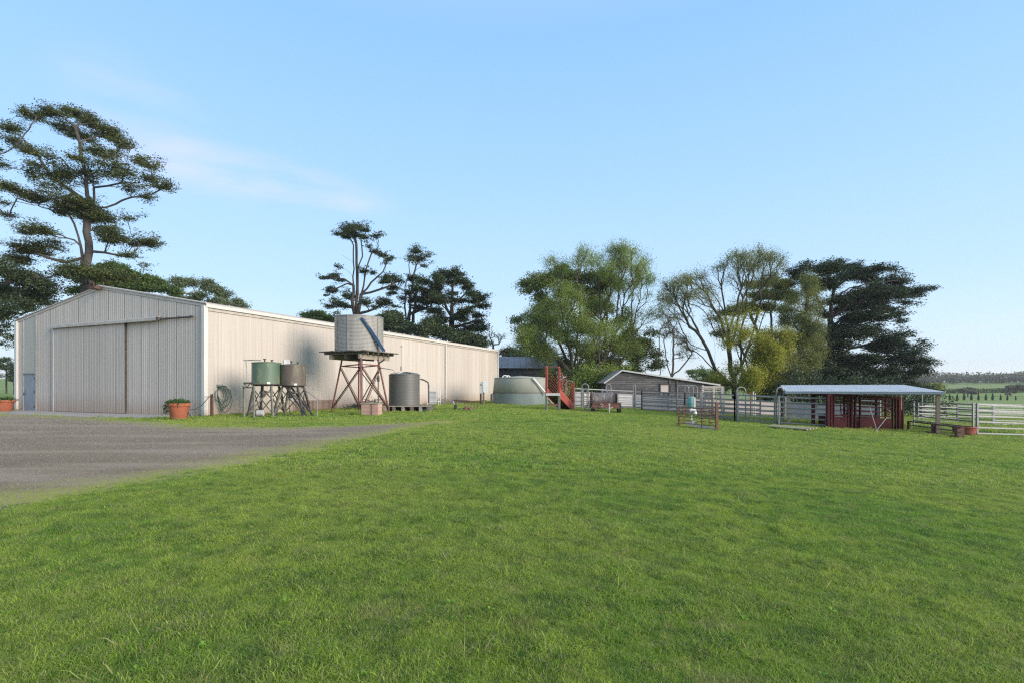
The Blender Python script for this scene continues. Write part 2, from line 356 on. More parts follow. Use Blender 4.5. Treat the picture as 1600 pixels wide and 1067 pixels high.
def lawn_color(N, L, gi=1.0):
    """green / yellow-green / straw patches by world position, dark lump shading put into the colour; returns the colour socket"""
    g = N.new('ShaderNodeNewGeometry')
    def noise(sc, det=4, dx=0.0, rough=0.55):
        mp = N.new('ShaderNodeMapping'); mp.inputs['Location'].default_value = (dx, dx * 0.7, 0); mp.inputs['Scale'].default_value = (1, 1, 0.0)
        L.new(g.outputs['Position'], mp.inputs[0])
        n = N.new('ShaderNodeTexNoise'); n.inputs['Scale'].default_value = sc; n.inputs['Detail'].default_value = det; n.inputs['Roughness'].default_value = rough
        L.new(mp.outputs[0], n.inputs['Vector']); return n.outputs['Fac']
    def rng(s, a, b, lo=0.0, hi=1.0):
        r = N.new('ShaderNodeMapRange'); r.inputs['From Min'].default_value = a; r.inputs['From Max'].default_value = b
        r.inputs['To Min'].default_value = lo; r.inputs['To Max'].default_value = hi
        L.new(s, r.inputs['Value']); return r.outputs[0]
    def mix(f, a, b):
        m = N.new('ShaderNodeMix'); m.data_type = 'RGBA'; L.new(f, m.inputs['Factor'])
        for k, q in (('A', a), ('B', b)):
            if isinstance(q, tuple): m.inputs[k].default_value = (*[z * gi for z in q], 1)
            else: L.new(q, m.inputs[k])
        return m.outputs['Result']
    c = mix(rng(noise(0.55, 5), 0.40, 0.60), (0.205, 0.42, 0.030), (0.43, 0.57, 0.060))
    c = mix(rng(noise(2.6, 6, 7.0, .65), 0.48, 0.60, 0, .85), c, (0.070, 0.235, 0.026))
    c = mix(rng(noise(0.16, 3, 3.0), 0.42, 0.62, 0, 0.7), c, (0.50, 0.58, 0.10))
    c = mix(rng(noise(1.7, 6, 21.0, 0.7), 0.57, 0.67, 0, 0.7), c, (0.42, 0.38, 0.17))
    c = mix(rng(noise(4.5, 5, 31.0, 0.7), 0.50, 0.62, 0, 0.75), c, (0.075, 0.20, 0.024))  # dark lumps: shading of uneven turf put into the colour
    c = mix(rng(noise(3.4, 6, 44.0, 0.75), 0.55, 0.66, 0, 0.7), c, (0.56, 0.56, 0.17))
    return c, mix, noise, rng
gm = bpy.data.materials.new('lawn soil and thatch'); gm.use_nodes = True
N_, L_ = gm.node_tree.nodes, gm.node_tree.links
c, mix, noise, rng = lawn_color(N_, L_, 0.8)
c = mix(rng(noise(40, 5, 2.0, .8), .42, .6, 0, .75), c, (0.05, 0.12, 0.018))
c = mix(rng(noise(55, 4, 12.0, .8), .56, .66, 0, .6), c, (0.42, 0.42, 0.14))
# lush paddock beyond the yards, paler far off fields
g = N_.new('ShaderNodeNewGeometry'); ln = N_.new('ShaderNodeVectorMath'); ln.operation = 'LENGTH'; L_.new(g.outputs['Position'], ln.inputs[0])
c = mix(rng(ln.outputs['Value'], 55, 110), c, (0.24, 0.33, 0.08))
c = mix(rng(noise(0.012, 4, 4.0), 0.42, 0.6, 0, 0.6), c, (0.33, 0.37, 0.14))
L_.new(c, N_['Principled BSDF'].inputs['Base Color']); N_['Principled BSDF'].inputs['Roughness'].default_value = 0.95
N_['Principled BSDF'].inputs['Specular IOR Level'].default_value = 0.15
bp = N_.new('ShaderNodeBump'); bp.inputs['Strength'].default_value = 0.9; bp.inputs['Distance'].default_value = 0.05
L_.new(noise(22, 6, 1.0, .8), bp.inputs['Height']); L_.new(bp.outputs[0], N_['Principled BSDF'].inputs['Normal'])
M['ground'] = gm
rad = np.concatenate([[0.0], np.geomspace(1.0, 1450, 140)]); na = 256
RR, AA = np.meshgrid(rad, np.arange(na) * 2 * np.pi / na, indexing='ij')
X, Y = RR * np.sin(AA), RR * np.cos(AA)
V_ = np.stack([X, Y, ground_z(X, Y)], -1).reshape(-1, 3)
i, j = np.meshgrid(np.arange(len(rad) - 1), np.arange(na), indexing='ij')
idx = np.stack([i * na + j, i * na + (j + 1) % na, (i + 1) * na + (j + 1) % na, (i + 1) * na + j], -1)[:, :, ::-1].reshape(-1)
tag(link_mesh('ground', fast_mesh('ground', V_, 4, idx, gm, smooth=True)), kind='structure')

# gravel drive
rm = bpy.data.materials.new('crushed rock'); rm.use_nodes = True
N_, L_ = rm.node_tree.nodes, rm.node_tree.links
b_ = N_['Principled BSDF']; b_.inputs['Roughness'].default_value = 0.95; b_.inputs['Specular IOR Level'].default_value = 0.2
cg, mixg, noiseg, rngg = lawn_color(N_, L_, 1.0)
c = mixg(rngg(noiseg(0.5, 5, 2.0), 0.35, 0.65), (0.25, 0.19, 0.115), (0.34, 0.26, 0.16))
c = mixg(rngg(noiseg(9, 8, 5.0, 0.85), 0.42, 0.62, 0.0, 0.8), c, (0.12, 0.09, 0.065))
c = mixg(rngg(noiseg(26, 5, 9.0, 0.95), 0.57, 0.66, 0, 0.8), c, (0.50, 0.42, 0.34))
# long wheel tracks: lighter brown bands that follow the drive
g = N_.new('ShaderNodeNewGeometry'); mp = N_.new('ShaderNodeMapping'); mp.inputs['Rotation'].default_value = (0, 0, R(-8)); mp.inputs['Scale'].default_value = (0.16, 0.8, 0)
L_.new(g.outputs['Position'], mp.inputs[0]); nn = N_.new('ShaderNodeTexNoise'); nn.inputs['Scale'].default_value = 1.0; nn.inputs['Detail'].default_value = 6
L_.new(mp.outputs[0], nn.inputs['Vector'])
c = mixg(rngg(nn.outputs['Fac'], 0.48, 0.62, 0, 0.6), c, (0.40, 0.32, 0.23))
at_ = N_.new('ShaderNodeAttribute'); at_.attribute_name = 'edge'
ad = N_.new('ShaderNodeMath'); ad.operation = 'MULTIPLY_ADD'; L_.new(noiseg(1.6, 6, 13.0, 0.7), ad.inputs[0]); ad.inputs[1].default_value = -2.6; L_.new(at_.outputs['Fac'], ad.inputs[2])
mf = rngg(ad.outputs[0], 0.35, -1.0, 0, 0.9)
c = mixg(mf, c, (0.33, 0.34, 0.06))
L_.new(c, b_.inputs['Base Color'])
bp = N_.new('ShaderNodeBump'); bp.inputs['Strength'].default_value = 0.8; bp.inputs['Distance'].default_value = 0.012
L_.new(noiseg(60, 3, 1.0, 0.9), bp.inputs['Height']); L_.new(bp.outputs[0], b_.inputs['Normal'])
# grid clipped to the outline, cell size growing with distance
ys = np.concatenate([np.arange(-14, 2, 0.8), np.geomspace(2.0, 36, 120)])
xs = np.concatenate([-np.geomspace(90, 12, 60), np.arange(-11.9, 2, 0.14)])
XX, YY = np.meshgrid(xs, ys, indexing='ij'); SD = sdist(XX, YY)
rs_ = np.random.RandomState(5)
wob = 0.35 * np.sin(XX * 1.9 + np.cos(YY * 1.3) * 2) * np.sin(YY * 1.7 + 1) + 0.12 * rs_.randn(*XX.shape)
keep = (SD + wob) > 0
vid = -np.ones(XX.shape, int)
cell = keep[:-1, :-1] | keep[1:, :-1] | keep[:-1, 1:] | keep[1:, 1:]
used = np.zeros(XX.shape, bool); used[:-1, :-1] |= cell; used[1:, :-1] |= cell; used[:-1, 1:] |= cell; used[1:, 1:] |= cell
vid[used] = np.arange(used.sum()); ci, cj = np.nonzero(cell)
idx = np.stack([vid[ci, cj], vid[ci + 1, cj], vid[ci + 1, cj + 1], vid[ci, cj + 1]], -1).reshape(-1)
zz = ground_z(XX, YY) + 0.006
V_ = np.stack([XX[used], YY[used], zz[used]], -1)
tag(link_mesh('gravel_drive', fast_mesh('gravel_drive', V_, 4, idx, rm, {'edge': SD[used]}, True)), kind='structure')

# ------------------------------------------------------------------ steel machinery shed
C0 = Vector((-15.14, 25.7, 0)); TA = math.atan(345 / 815)
U = Vector((math.sin(TA), math.cos(TA), 0)); W = Vector((-math.cos(TA), math.sin(TA), 0))   # along the long wall / along the gable
NS, NG = -W, -U                                                                            # outward normals of the two walls
LEN, WID, EH, RH = 34.7, 16.7, 5.46, 6.93
def S(s, o=0.0, z=0.0): return C0 + U * s + NS * o + Vector((0, 0, z))      # point on the long wall
def G(w_, o=0.0, z=0.0): return C0 + W * w_ + NG * o + Vector((0, 0, z))    # point on the gable
def w_of(px): k = (px - 800) / F; return (-15.14 - 25.7 * k) / (0.921 + 0.389 * k)
def s_of(px): k = (px - 800) / F; return (25.7 * k + 15.14) / (0.389 - 0.921 * k)
def roof_z(w_): return EH + (RH - EH) * (1 - abs(w_ - WID / 2) / (WID / 2))
shed = thing('machinery_shed', 'large cream corrugated steel machinery shed with closed sliding door', 'shed', C0)
wl = MB()
# inner hull: long walls, gables and back, just behind the sheeting
a, b2 = 0.06, -0.9
for w0, w1 in ((0.06, WID - 0.06),):
    pts = [(w0, EH - .02), (WID / 2, RH - .02), (w1, EH - .02)]
    poly = [G(w0, -.06, b2), G(w0, -.06, EH - .03), G(WID / 2, -.06, RH - .03), G(w1, -.06, EH - .03), G(w1, -.06, b2)]
    wl.prism(poly, U * (LEN - .12))
wl.build('inner_frame', M['dark_strip'], shed)
def rib_profile(width, n=4, h=0.028):
    p = [(0, 0)]; pitch = width / n
    for q in range(n):
        c_ = (q + 0.5) * pitch
        p += [(c_ - .035, 0), (c_ - .018, h), (c_ + .018, h), (c_ + .035, 0)]
    return p + [(width, 0)]
def sheet_mesh(name, prof, z0, ztop, mat):
    """sheet standing in local x (width), y outward, with a top height function"""
    vs, fs = [], []
    for x, y in prof: vs += [(x, y, z0), (x, y, ztop(x))]
    for q in range(len(prof) - 1): fs.append((2 * q, 2 * q + 2, 2 * q + 3, 2 * q + 1))
    me = bpy.data.meshes.new(name); me.from_pydata(vs, [], fs); me.materials.append(mat); me.update()
    return me
nsh = 46; shw = LEN / nsh
me_side = sheet_mesh('wall_sheet', [(x, y * .5) for x, y in rib_profile(shw)], -0.7, lambda x: EH - .02, M['cladding'])
rotS = math.atan2(U.y, U.x); rotG = math.atan2(-W.y, -W.x)
for q in range(nsh):
    o = link_mesh('wall_sheet', me_side, shed); p = S(q * shw, 0.004 * (q % 2)) - C0
    o.location = p; o.rotation_euler = (0, 0, rotS)
    o.scale = (1, -1, 1)
nsg = 24; sgw = WID / nsg
w_d0, w_d1 = w_of(55), w_of(41)
for q in range(nsg):
    w1 = (q + 1) * sgw
    bot = -0.02
    # sheets above and beside the opening of the small door (the strip itself is a separate pale sheet)
    if w1 - sgw * .5 > w_d0 and w1 - sgw * .5 < w_d1: bot = None
    if bot is None: continue
    me = sheet_mesh('gable_sheet', [(x, y * .32) for x, y in rib_profile(sgw)], bot, lambda x, w1=w1: roof_z(w1 - x) - .03, M['cladding'])
    o = link_mesh('gable_sheet', me, shed); o.location = G(w1, 0.012 * (q % 2)) - C0; o.rotation_euler = (0, 0, rotG); o.scale = (1, -1, 1)
# wait for sheets: y is outward after the flip
# pale strip and small door at the left
wa, wb = w_d0 - .12, w_d1 + .2
st = MB(); st.prism([G(wa, .02, 2.34), G(wb, .02, 2.34), G(wb, .02, roof_z(wb) - .04), G(wa, .02, roof_z(wa) - .04)], -NG * .03); st.build('pale_wall_strip', M['skylight'], shed)
df = MB()
for ww in (wa - .03, wb + .03): df.bar(G(ww, .04, 0), G(ww, .04, roof_z(ww) - .05), .06, .06, up=NG)
df.bar(G(wa, .05, 2.29), G(wb, .05, 2.29), .09, .09); df.build('door_frame', M['galv_old'], shed)
dr = MB(); dr.prism([G(wa, .035, .02), G(wb, .035, .02), G(wb, .035, 2.24), G(wa, .035, 2.24)], -NG * .03)
door = dr.build('access_door', M['grey_door'], shed)
for z in (.25, 1.15, 2.0): MB().box(G(wa + .07, .055, z), (.12, .03, .1), rotG).build('hinge', M['rust'], door)
MB().box(G(wb - .1, .06, 1.05), (.05, .05, .14), rotG).build('handle', M['darksteel'], door)
# sliding door: leaf of nine sheets on a frame, hung from a covered track
wd0, wd1, dz = w_of(198), w_of(88), 4.86
leaf = MB()
for z in (.12, 1.6, 3.2, dz - .1): leaf.bar(G(wd0, .1, z), G(wd1, .1, z), .05, .1)
for ww in (wd0 + .04, wd1 - .04): leaf.bar(G(ww, .1, .05), G(ww, .1, dz), .08, .05)
leaf = leaf.build('sliding_door', M['galv_old'], shed)
nd = 9; dw = (wd1 - wd0) / nd
me_d = sheet_mesh('door_sheet', [(x, y * .25) for x, y in rib_profile(dw, 3)], 0.05, lambda x: dz, M['cladding_door'])
for q in range(nd):
    o = link_mesh('door_sheet', me_d, leaf); o.location = G(wd0 + (q + 1) * dw, .135 + .005 * (q % 2)) - C0; o.rotation_euler = (0, 0, rotG); o.scale = (1, -1, 1)
jb = MB(); jb.bar(G(wd0 - .03, .06, .02), G(wd0 - .03, .06, dz), .06, .09, up=NG); jb.build('door_jamb', M['darksteel'], shed)
jb = MB(); jb.bar(G(wd1 + .05, .1, .02), G(wd1 + .05, .1, dz), .06, .1, up=NG); jb.build('door_jamb', M['trim'], shed)
hd = MB(); wh = w_of(253); zt = 4.95
hd.prism([G(wh, .03, zt + .14), G(wh, .3, zt + .02), G(wh, .3, zt - .12), G(wh, .27, zt - .12), G(wh, .27, zt), G(wh, .03, zt + .11)], W * (wd1 + .1 - wh)); hd.build('track_hood', M['gutter'], shed)
tr = MB(); tr.tube([G(wd1, .16, zt - .05), G(w_of(306), .16, zt - .05)], .045, 8)
for q in range(14): ww = w_of(306) + .2 + q * .9; tr.bar(G(ww, .02, zt), G(ww, .16, zt), .05, .05)
tr.build('door_track', M['darksteel'], shed)
cb = MB(); cb.box(G(w_of(253) - .05, .2, zt - .03), (.14, .2, .16), rotG); cb.build('track_bracket', M['darksteel'], shed)
# trim
tm = MB(); tm.box(S(0, 0, 0) + (NS + NG) * .0 + Vector((0, 0, EH / 2 - .15)) + NS * .03 + NG * .03, (.2, .2, EH + .2), rotS); tm.build('corner_flashing', M['trim'], shed)
tm = MB(); tm.box(S(LEN, .02, EH / 2 - .25), (.24, .2, EH + .7), rotS); tm.build('corner_flashing', M['trim'], shed)
tm = MB(); tm.box(G(WID, .03, EH / 2), (.22, .2, EH), rotG); tm.build('corner_flashing', M['trim'], shed)
for side, (w0, w1) in enumerate(((-.08, WID / 2), (WID / 2, WID + .08))):
    z0, z1 = roof_z(max(w0, 0)), roof_z(min(w1, WID))
    if side == 0: z0 = EH - .01
    else: z1 = EH - .01
    bf = MB(); bf.prism([G(w0, .05, z0 - .08), G(w0, .05, z0 + .05), G(w1, .05, z1 + .05), G(w1, .05, z1 - .08)], -NG * .09); bf.build('barge_flashing', M['gutter'], shed)
    rf = MB(); rf.prism([G(w0 - (.12 if side == 0 else 0), .1, z0 + .05), G(w0 - (.12 if side == 0 else 0), .1, z0 + .09), G(w1 + (.12 if side else 0), .1, z1 + .09), G(w1 + (.12 if side else 0), .1, z1 + .05)], U * (LEN + .2)); rf.build('roof', M['cladding'], shed)
rc = MB(); rc.prism([G(WID / 2 - .25, .14, RH + .06), G(WID / 2, .14, RH + .14), G(WID / 2 + .25, .14, RH + .06), G(WID / 2, .14, RH + .09)], U * (LEN + .3)); rc.build('ridge_cap', M['cladding'], shed)
rl = MB(); rl.box(G(WID / 2, .28, RH - .06), (.5, .35, .14), rotG)
rl.bar(G(WID / 2 + .1, .3, RH + .02), G(WID / 2 + .1, .3, RH + .28), .05); rl.bar(G(WID / 2 - .6, .2, RH + .02), G(WID / 2 - .6, .2, RH + .2), .04); rl.build('ridge_bracket', M['rust'], shed)
gt = MB(); gt.prism([S(-.05, .04, EH - .12), S(-.05, .18, EH - .12), S(-.05, .19, EH + .04), S(-.05, .17, EH + .04), S(-.05, .16, EH - .1), S(-.05, .04, EH - .1)], U * (LEN + .1)); gt.build('gutter', M['trim'], shed)
fa = MB(); fa.box(S(LEN / 2, .055, EH - .2), (LEN, .03, .14), rotS); fa.build('eave_flashing', M['gutter'], shed)  # flashing strip in the gutter tone below the eave
for px in (695, 566):
    s_ = s_of(px); dp = MB(); dp.box(S(s_, .09, EH / 2 - .35), (.14, .1, EH + .4), rotS); dp.build('downpipe', M['trim'], shed)
sg = MB(); s_ = s_of(447); sg.box(S(s_, .05, 2.86), (.46, .02, .34), rotS); sg.build('wall_notice', M['white'], shed)
# slab and apron
ap = MB(); ap.prism([G(.9, .0, .03), G(WID + 4, .0, .03), G(WID + 4, .0, -.1), G(.9, .0, -.1)], NG * 2.7)
tag(ap.build('concrete_apron', M['concrete']), kind='structure')
# ------------------------------------------------------------------ things beside the shed
def arc(c, r, a0, a1, n, ux=(1, 0, 0), uz=(0, 0, 1)):
    c, ux, uz = Vector(c), Vector(ux), Vector(uz)
    return [c + ux * (r * math.cos(a0 + (a1 - a0) * q / n)) + uz * (r * math.sin(a0 + (a1 - a0) * q / n)) for q in range(n + 1)]
rng_ = np.random.RandomState(11)
def leaf_cards(name, mat, cen, spread, n, size, parent=None, flat=0.4, seed=1, shape='leaf', loc=None):
    """n leaf-sized rhombs scattered round the centres"""
    r = np.random.RandomState(seed); cen = np.atleast_2d(cen)
    k = r.randint(0, len(cen), n); p = cen[k] + r.randn(n, 3) * np.asarray(spread)
    return cards(name, mat, p, size, r, parent, flat, loc=loc)
def cards(name, mat, p, size, r, parent=None, flat=0.4, aspect=0.5, hang=0.0, tint=None, loc=None):
    n = len(p)
    d = r.randn(n, 3); d[:, 2] *= (1 - flat); d[:, 2] -= hang * 1.6; d /= np.linalg.norm(d, axis=1)[:, None]
    nn = r.randn(n, 3); nn[:, 2] += flat * 2.5; sd = np.cross(d, nn); sd /= np.linalg.norm(sd, axis=1)[:, None] + 1e-9
    s = size * (0.6 + 0.8 * r.rand(n))[:, None]
    v = np.stack([p - d * s * .5, p + sd * s * aspect * .5 - d * s * .05, p + d * s * .5, p - sd * s * aspect * .5 - d * s * .05], 1).reshape(-1, 3)
    if parent is not None or loc is not None: v = v - np.array(root_loc(parent) if loc is None else loc)
    if tint is None: tint = r.rand(n)
    me = fast_mesh(name, v, 4, np.arange(4 * n), mat, {'tint': np.repeat(np.clip(tint, 0, 1), 4)})
    return link_mesh(name, me, parent)
M['potleaf'] = leaf_mat('pot plant leaves', (0.03, 0.07, 0.02), (0.06, 0.13, 0.03), (0.12, 0.19, 0.05))
def pot(px, py, hw, h, label, seed, fl):
    p = hit(px, py); p.z = max(p.z, .03) if fl else p.z
    t = thing('terracotta_pot', label, 'plant pot', p, 'terracotta pots in front of the shed')
    MB().lathe(p, [(hw * .66, 0), (hw * .7, .02), (hw * .92, h * .82), (hw * .93, h * .83)], 28, cap_top=False).build('pot_body', M['terracotta'], t)
    MB().lathe(p + Vector((0, 0, 0)), [(hw * .94, h * .8), (hw * 1.02, h * .815), (hw * 1.04, h), (hw * .95, h), (hw * .93, h * .9)], 28, cap_bot=False, cap_top=False).build('rim', M['terracotta'], t)
    MB().lathe(p + Vector((0, 0, h * .9)), [(hw * .94, 0), (hw * .5, .03), (.01, .05)], 20, cap_bot=False).build('soil', M['soil'], t)
    r = np.random.RandomState(seed); a = r.rand(70) * 6.28; q = np.sqrt(r.rand(70)) * hw * 1.02
    c = np.stack([p.x + q * np.cos(a), p.y + q * np.sin(a), p.z + h * .98 + .16 * r.rand(70) * (1.2 - q / hw)], -1)
    c2 = np.stack([p.x - hw * 1.05 + .04 * r.randn(10), p.y - .1 + .08 * r.randn(10), p.z + h * (0.35 + .65 * r.rand(10))], -1)
    leaf_cards('foliage', M['potleaf'], np.vstack([c, c2]), .055, 1500, .085, t, .3, seed)
    return t
pot(279.5, 655.5, .44, .74, 'terracotta pot with trailing green plant near the sunlit shed corner', 3, False)
pot(6, 642.5, .52, .66, 'wide terracotta pot with bushy plant at the far left end of the apron', 4, True)

# hose: post with tap, hose coils on the wall, long black hose to the pot
hp = at(331, 649, 25.0); hp.z = 0
t = thing('hose_post', 'short dark timber post with tap beside the shed corner', 'post', hp)
MB().bar(hp, hp + Vector((0, 0, 1.1)), .1, .1, up=NG).build('post', M['rust'], t)
tb = MB(); tb.tube([hp + Vector((-.04, -.08, .98)), hp + Vector((-.3, -.12, .98))], .02); tb.tube([hp + Vector((0, 0, 1.08)), hp + Vector((.1, -.05, 1.14)), hp + Vector((.12, -.1, 1.02))], .016); tb.build('tap', M['galv_old'], t)
hc = S(s_of(341), .16, 0)
t = thing('garden_hose', 'dark green garden hose hanging in long loops on the sunlit wall', 'hose', hc)
for q in range(6):
    r0 = .15 + .05 * q; bot = .16 + .13 * ((q * 3) % 5); pts = []
    for a in range(25):
        an = 2 * math.pi * a / 24
        x = math.sin(an) * r0 * (.45 + .8 * (1 - math.cos(an)) / 2) + .025 * q - .08 + .12 * (1 - math.cos(an)) / 2; z = 1.28 + math.cos(an) * (.22 if math.cos(an) > 0 else 1.28 - bot)
        pts.append(hc + U * (x + .05 * math.sin(a)) + NS * (.02 + .025 * q) + Vector((0, 0, z)))
    MB().tube(pts[:-1], .016, 6, closed=True).build('hose_loop', M['hose'], t)
MB().box(hc + Vector((0, 0, 1.52)) - NS * .03, (.22, .2, .12), rotS).build('hanger', M['galv_old'], t)
pp = hit(281, 655); e1 = hp + Vector((-.08, -.08, 1.0))
a0 = pp + Vector((.38, -.1, .45)); pts = [e1 + (a0 - e1) * (q / 12) + Vector((0, 0, -.22 * math.sin(math.pi * q / 12))) for q in range(13)]
pts += [a0 + Vector((.12, -.1, -.15)), a0 + Vector((.3, -.15, -.35)), a0 + Vector((.55, -.2, -.44)), a0 + Vector((.9, -.1, -.44))]
solo(MB().tube(pts, .018, 6), 'black_hose', M['hoseblack'], 'thin black hose drooping from the hose post to the terracotta pot', 'hose', hp + Vector((-.3, 0, 0)))

# pipe stand left of the green tank
p1, p2 = hit(381, 652), hit(396.5, 654)
t = thing('standpipe_rack', 'thin two legged pipe stand with gooseneck left of the green tank', 'pipe stand', (p1 + p2) / 2)
for p in (p1, p2): MB().bar(p, p + Vector((0, 0, 1.5)), .07, .07, up=NG).build('leg', M['mossysteel'], t)
fr = MB()
for z in (1.42, 1.64): fr.bar(p1 + Vector((0, 0, z)), p2 + Vector((0, 0, z)), .045)
for q in range(4): a_ = p1.lerp(p2, q / 3); b_ = p1.lerp(p2, (q + 1) / 3 if q < 3 else 2 / 3); fr.bar(a_ + Vector((0, 0, 1.42 if q % 2 else 1.64)), b_ + Vector((0, 0, 1.64 if q % 2 else 1.42)), .025)
back = W * -.0 + U * .5 - NS * .0
for p in (p1, p2): fr.bar(p + Vector((0, 0, 1.6)), p + back + Vector((0, 0, 1.6)), .04)
fr.build('tray_frame', M['darksteel'], t)
gn = MB(); q = p1.lerp(p2, .28); gn.tube([q + Vector((0, 0, 1.64)), q + Vector((.0, 0, 2.2)), q + Vector((-.03, 0, 2.66)), q + Vector((.1, 0, 2.7)), q + Vector((.62, .1, 2.7))], .018, 6); gn.tube([q + Vector((-.14, 0, 2.69)), q + Vector((.6, .1, 2.69))], .03, 6); gn.build('gooseneck', M['galv_old'], t)

def fuel_tank(px, py_b, py_t, Y, hw, mat, label):
    b = at(px, py_b, Y); h = (py_b - py_t) / F * Y
    t = thing('overhead_fuel_tank', label, 'fuel tank', b, 'overhead fuel tanks by the shed wall')
    MB().lathe(b, [(hw, 0), (hw, h)], 40, cap_top=False).build('tank_body', mat, t)
    MB().lathe(b + Vector((0, 0, h)), [(hw + .015, -.03), (hw + .02, 0), (hw + .01, .02), (hw * .6, .05), (.02, .075)], 40).build('lid', mat, t)
    MB().lathe(b, [(hw + .012, -.01), (hw + .012, .03)], 40).build('bottom_rim', M['darksteel'], t)
    for dx, hh in ((-.02, .16), (hw * .5, .10)):
        v = MB(); c = b + Vector((dx, -.15, h + .03)); v.lathe(c, [(.03, 0), (.03, hh * .6), (.075, hh), (.06, hh + .02)], 12); v.build('filler_cap', M['darksteel'], t)
    s_ = MB(); s_.box(b + Vector((hw * .55, -hw * .84, .06)), (.14, .03, .09), R(33)); s_.build('plate', M['white'], t)
    return b, h
b1, h1 = fuel_tank(416.5, 600, 567, 25.6, .665, M['green_tank'], 'faded green round fuel tank on the left steel stand')
b2_, h2 = fuel_tank(458, 602, 570.5, 26.0, .60, M['brown_tank'], 'rust brown round fuel tank on the right steel stand with steps')
def stand(b, feet, mats, label, half):
    c = sum(feet, Vector()) / len(feet)
    t = thing('tank_stand', label, 'tank stand', Vector((c.x, c.y, gz(c.x, c.y))), 'steel stands under the fuel tanks')
    tops = [b + Vector((sx * half, sy * half, -.09)) for sx, sy in ((-1, -1), (1, -1), (1, 1), (-1, 1))]
    for f, tp, m in zip(feet, tops, mats): MB().bar(f, tp, .085, .085, up=NG).build('leg', m, t)
    tp = MB()
    for q in range(4): tp.bar(tops[q] + Vector((0, 0, .05)), tops[(q + 1) % 4] + Vector((0, 0, .05)), .07, .09)
    tp.bar(tops[0] + Vector((0, 0, .05)), tops[2] + Vector((0, 0, .05)), .06, .08); tp.build('top_frame', M['darksteel'], t)
    for q in range(4):
        a_, b_ = feet[q], feet[(q + 1) % 4]; c_, d_ = tops[q], tops[(q + 1) % 4]
        for m_, n_ in ((a_.lerp(c_, .12), d_.lerp(b_, .08)), (b_.lerp(d_, .12), c_.lerp(a_, .08))):
            MB().bar(m_, n_, .055, .02, up=NG).build('brace', M['darksteel'] if q % 2 else M['mossysteel'], t)
    return t, tops
f1 = [hit(399, 650.5), hit(407, 654), hit(432, 650), hit(419, 647.5)]
f1 = [b1 + Vector((-.55, -.75, 0)), b1 + Vector((.62, -.68, 0)), b1 + Vector((.66, .62, 0)), b1 + Vector((-.62, .62, 0))]
for f in f1: f.z = gz(f.x, f.y)
st1, tp1 = stand(b1, f1, (M['darksteel'], M['mossysteel'], M['mossysteel'], M['darksteel']), 'dark steel cross braced stand carrying the green tank', .42)
f2 = [b2_ + Vector((-.62, -.8, 0)), b2_ + Vector((.75, -.62, 0)), b2_ + Vector((.7, .62, 0)), b2_ + Vector((-.7, .6, 0))]
for f in f2: f.z = gz(f.x, f.y)
st2, tp2 = stand(b2_, f2, (M['mossysteel'], M['darksteel'], M['darksteel'], M['mossysteel']), 'dark steel cross braced stand carrying the rust brown tank', .38)
def fuel_hose(b, label):
    c = b + Vector((.06, -.45, 0)); g0 = gz(c.x, c.y)
    t = thing('fuel_hose', label, 'fuel hose', Vector((c.x, c.y, g0)), 'fuel hoses under the tanks')
    z0 = b.z - g0
    fb = MB(); fb.tube([(c.x, c.y, g0 + z0 - .08), (c.x, c.y, g0 + z0 - .32)], .025); fb.lathe((c.x, c.y, g0 + z0 - .62), [(.06, 0), (.09, .03), (.09, .24), (.05, .28)], 14); fb.build('filter_bowl', M['darksteel'], t)
    nz = MB(); nz.box((c.x + .16, c.y, g0 + z0 - .36), (.26, .05, .06), 0, 0, .3); nz.tube([(c.x + .1, c.y, g0 + z0 - .42), (c.x + .26, c.y, g0 + z0 - .5)], .014); nz.build('nozzle', M['darksteel'], t)
    pts = [Vector((c.x - .02, c.y, g0 + z0 - .6)), Vector((c.x - .06, c.y - .02, g0 + .7)), Vector((c.x - .02, c.y - .04, g0 + .25)), Vector((c.x + .15, c.y - .05, g0 + .05)), Vector((c.x + .45, c.y - .03, g0 + .05)), Vector((c.x + .66, c.y, g0 + .2)), Vector((c.x + .6, c.y, g0 + .6)), Vector((c.x + .34, c.y, g0 + z0 - .38))]
    sm = []
    for q in range(len(pts) - 1):
        for u_ in range(4):
            a_, b_, c_, d_ = pts[max(q - 1, 0)], pts[q], pts[q + 1], pts[min(q + 2, len(pts) - 1)]; u = u_ / 4
            sm.append(.5 * ((2 * b_) + (c_ - a_) * u + (2 * a_ - 5 * b_ + 4 * c_ - d_) * u * u + (-a_ + 3 * b_ - 3 * c_ + d_) * u ** 3))
    MB().tube(sm + [pts[-1]], .02, 6).build('hose', M['hoseblack'], t)
fuel_hose(b1, 'black hose with nozzle looping under the green fuel tank')
fuel_hose(b2_, 'black hose with nozzle looping under the brown fuel tank')
# steps up to the brown tank
base = hit(484, 651.5)
t = thing('access_steps', 'narrow steel steps with handrail right of the brown tank', 'steps', base)
top = tp2[1] + Vector((-.55, -.1, .05)); sidev = Vector((.10, .34, 0))
for q in (0, 1): MB().bar(base + sidev * (q * 1.3) + Vector((-.1, 0, 0)), top + sidev * q, .04, .09).build('stringer', M['darksteel'], t)
for q in range(1, 6):
    c = base.lerp(top, q / 6); MB().bar(c + Vector((-.06, 0, 0)), c + sidev * 1.1 + Vector((-.06, 0, 0)), .14, .025).build('tread', M['darksteel'], t)
hr = MB(); e = Vector((.12, .42, 0)); hr.tube([tp2[1] + e + Vector((-.1, 0, .0)), base + e + Vector((.15, 0, .82))], .02); hr.tube([base + e + Vector((.1, 0, .85)), base + e + Vector((.1, 0, 0))], .018); hr.build('handrail', M['galv_old'], t)
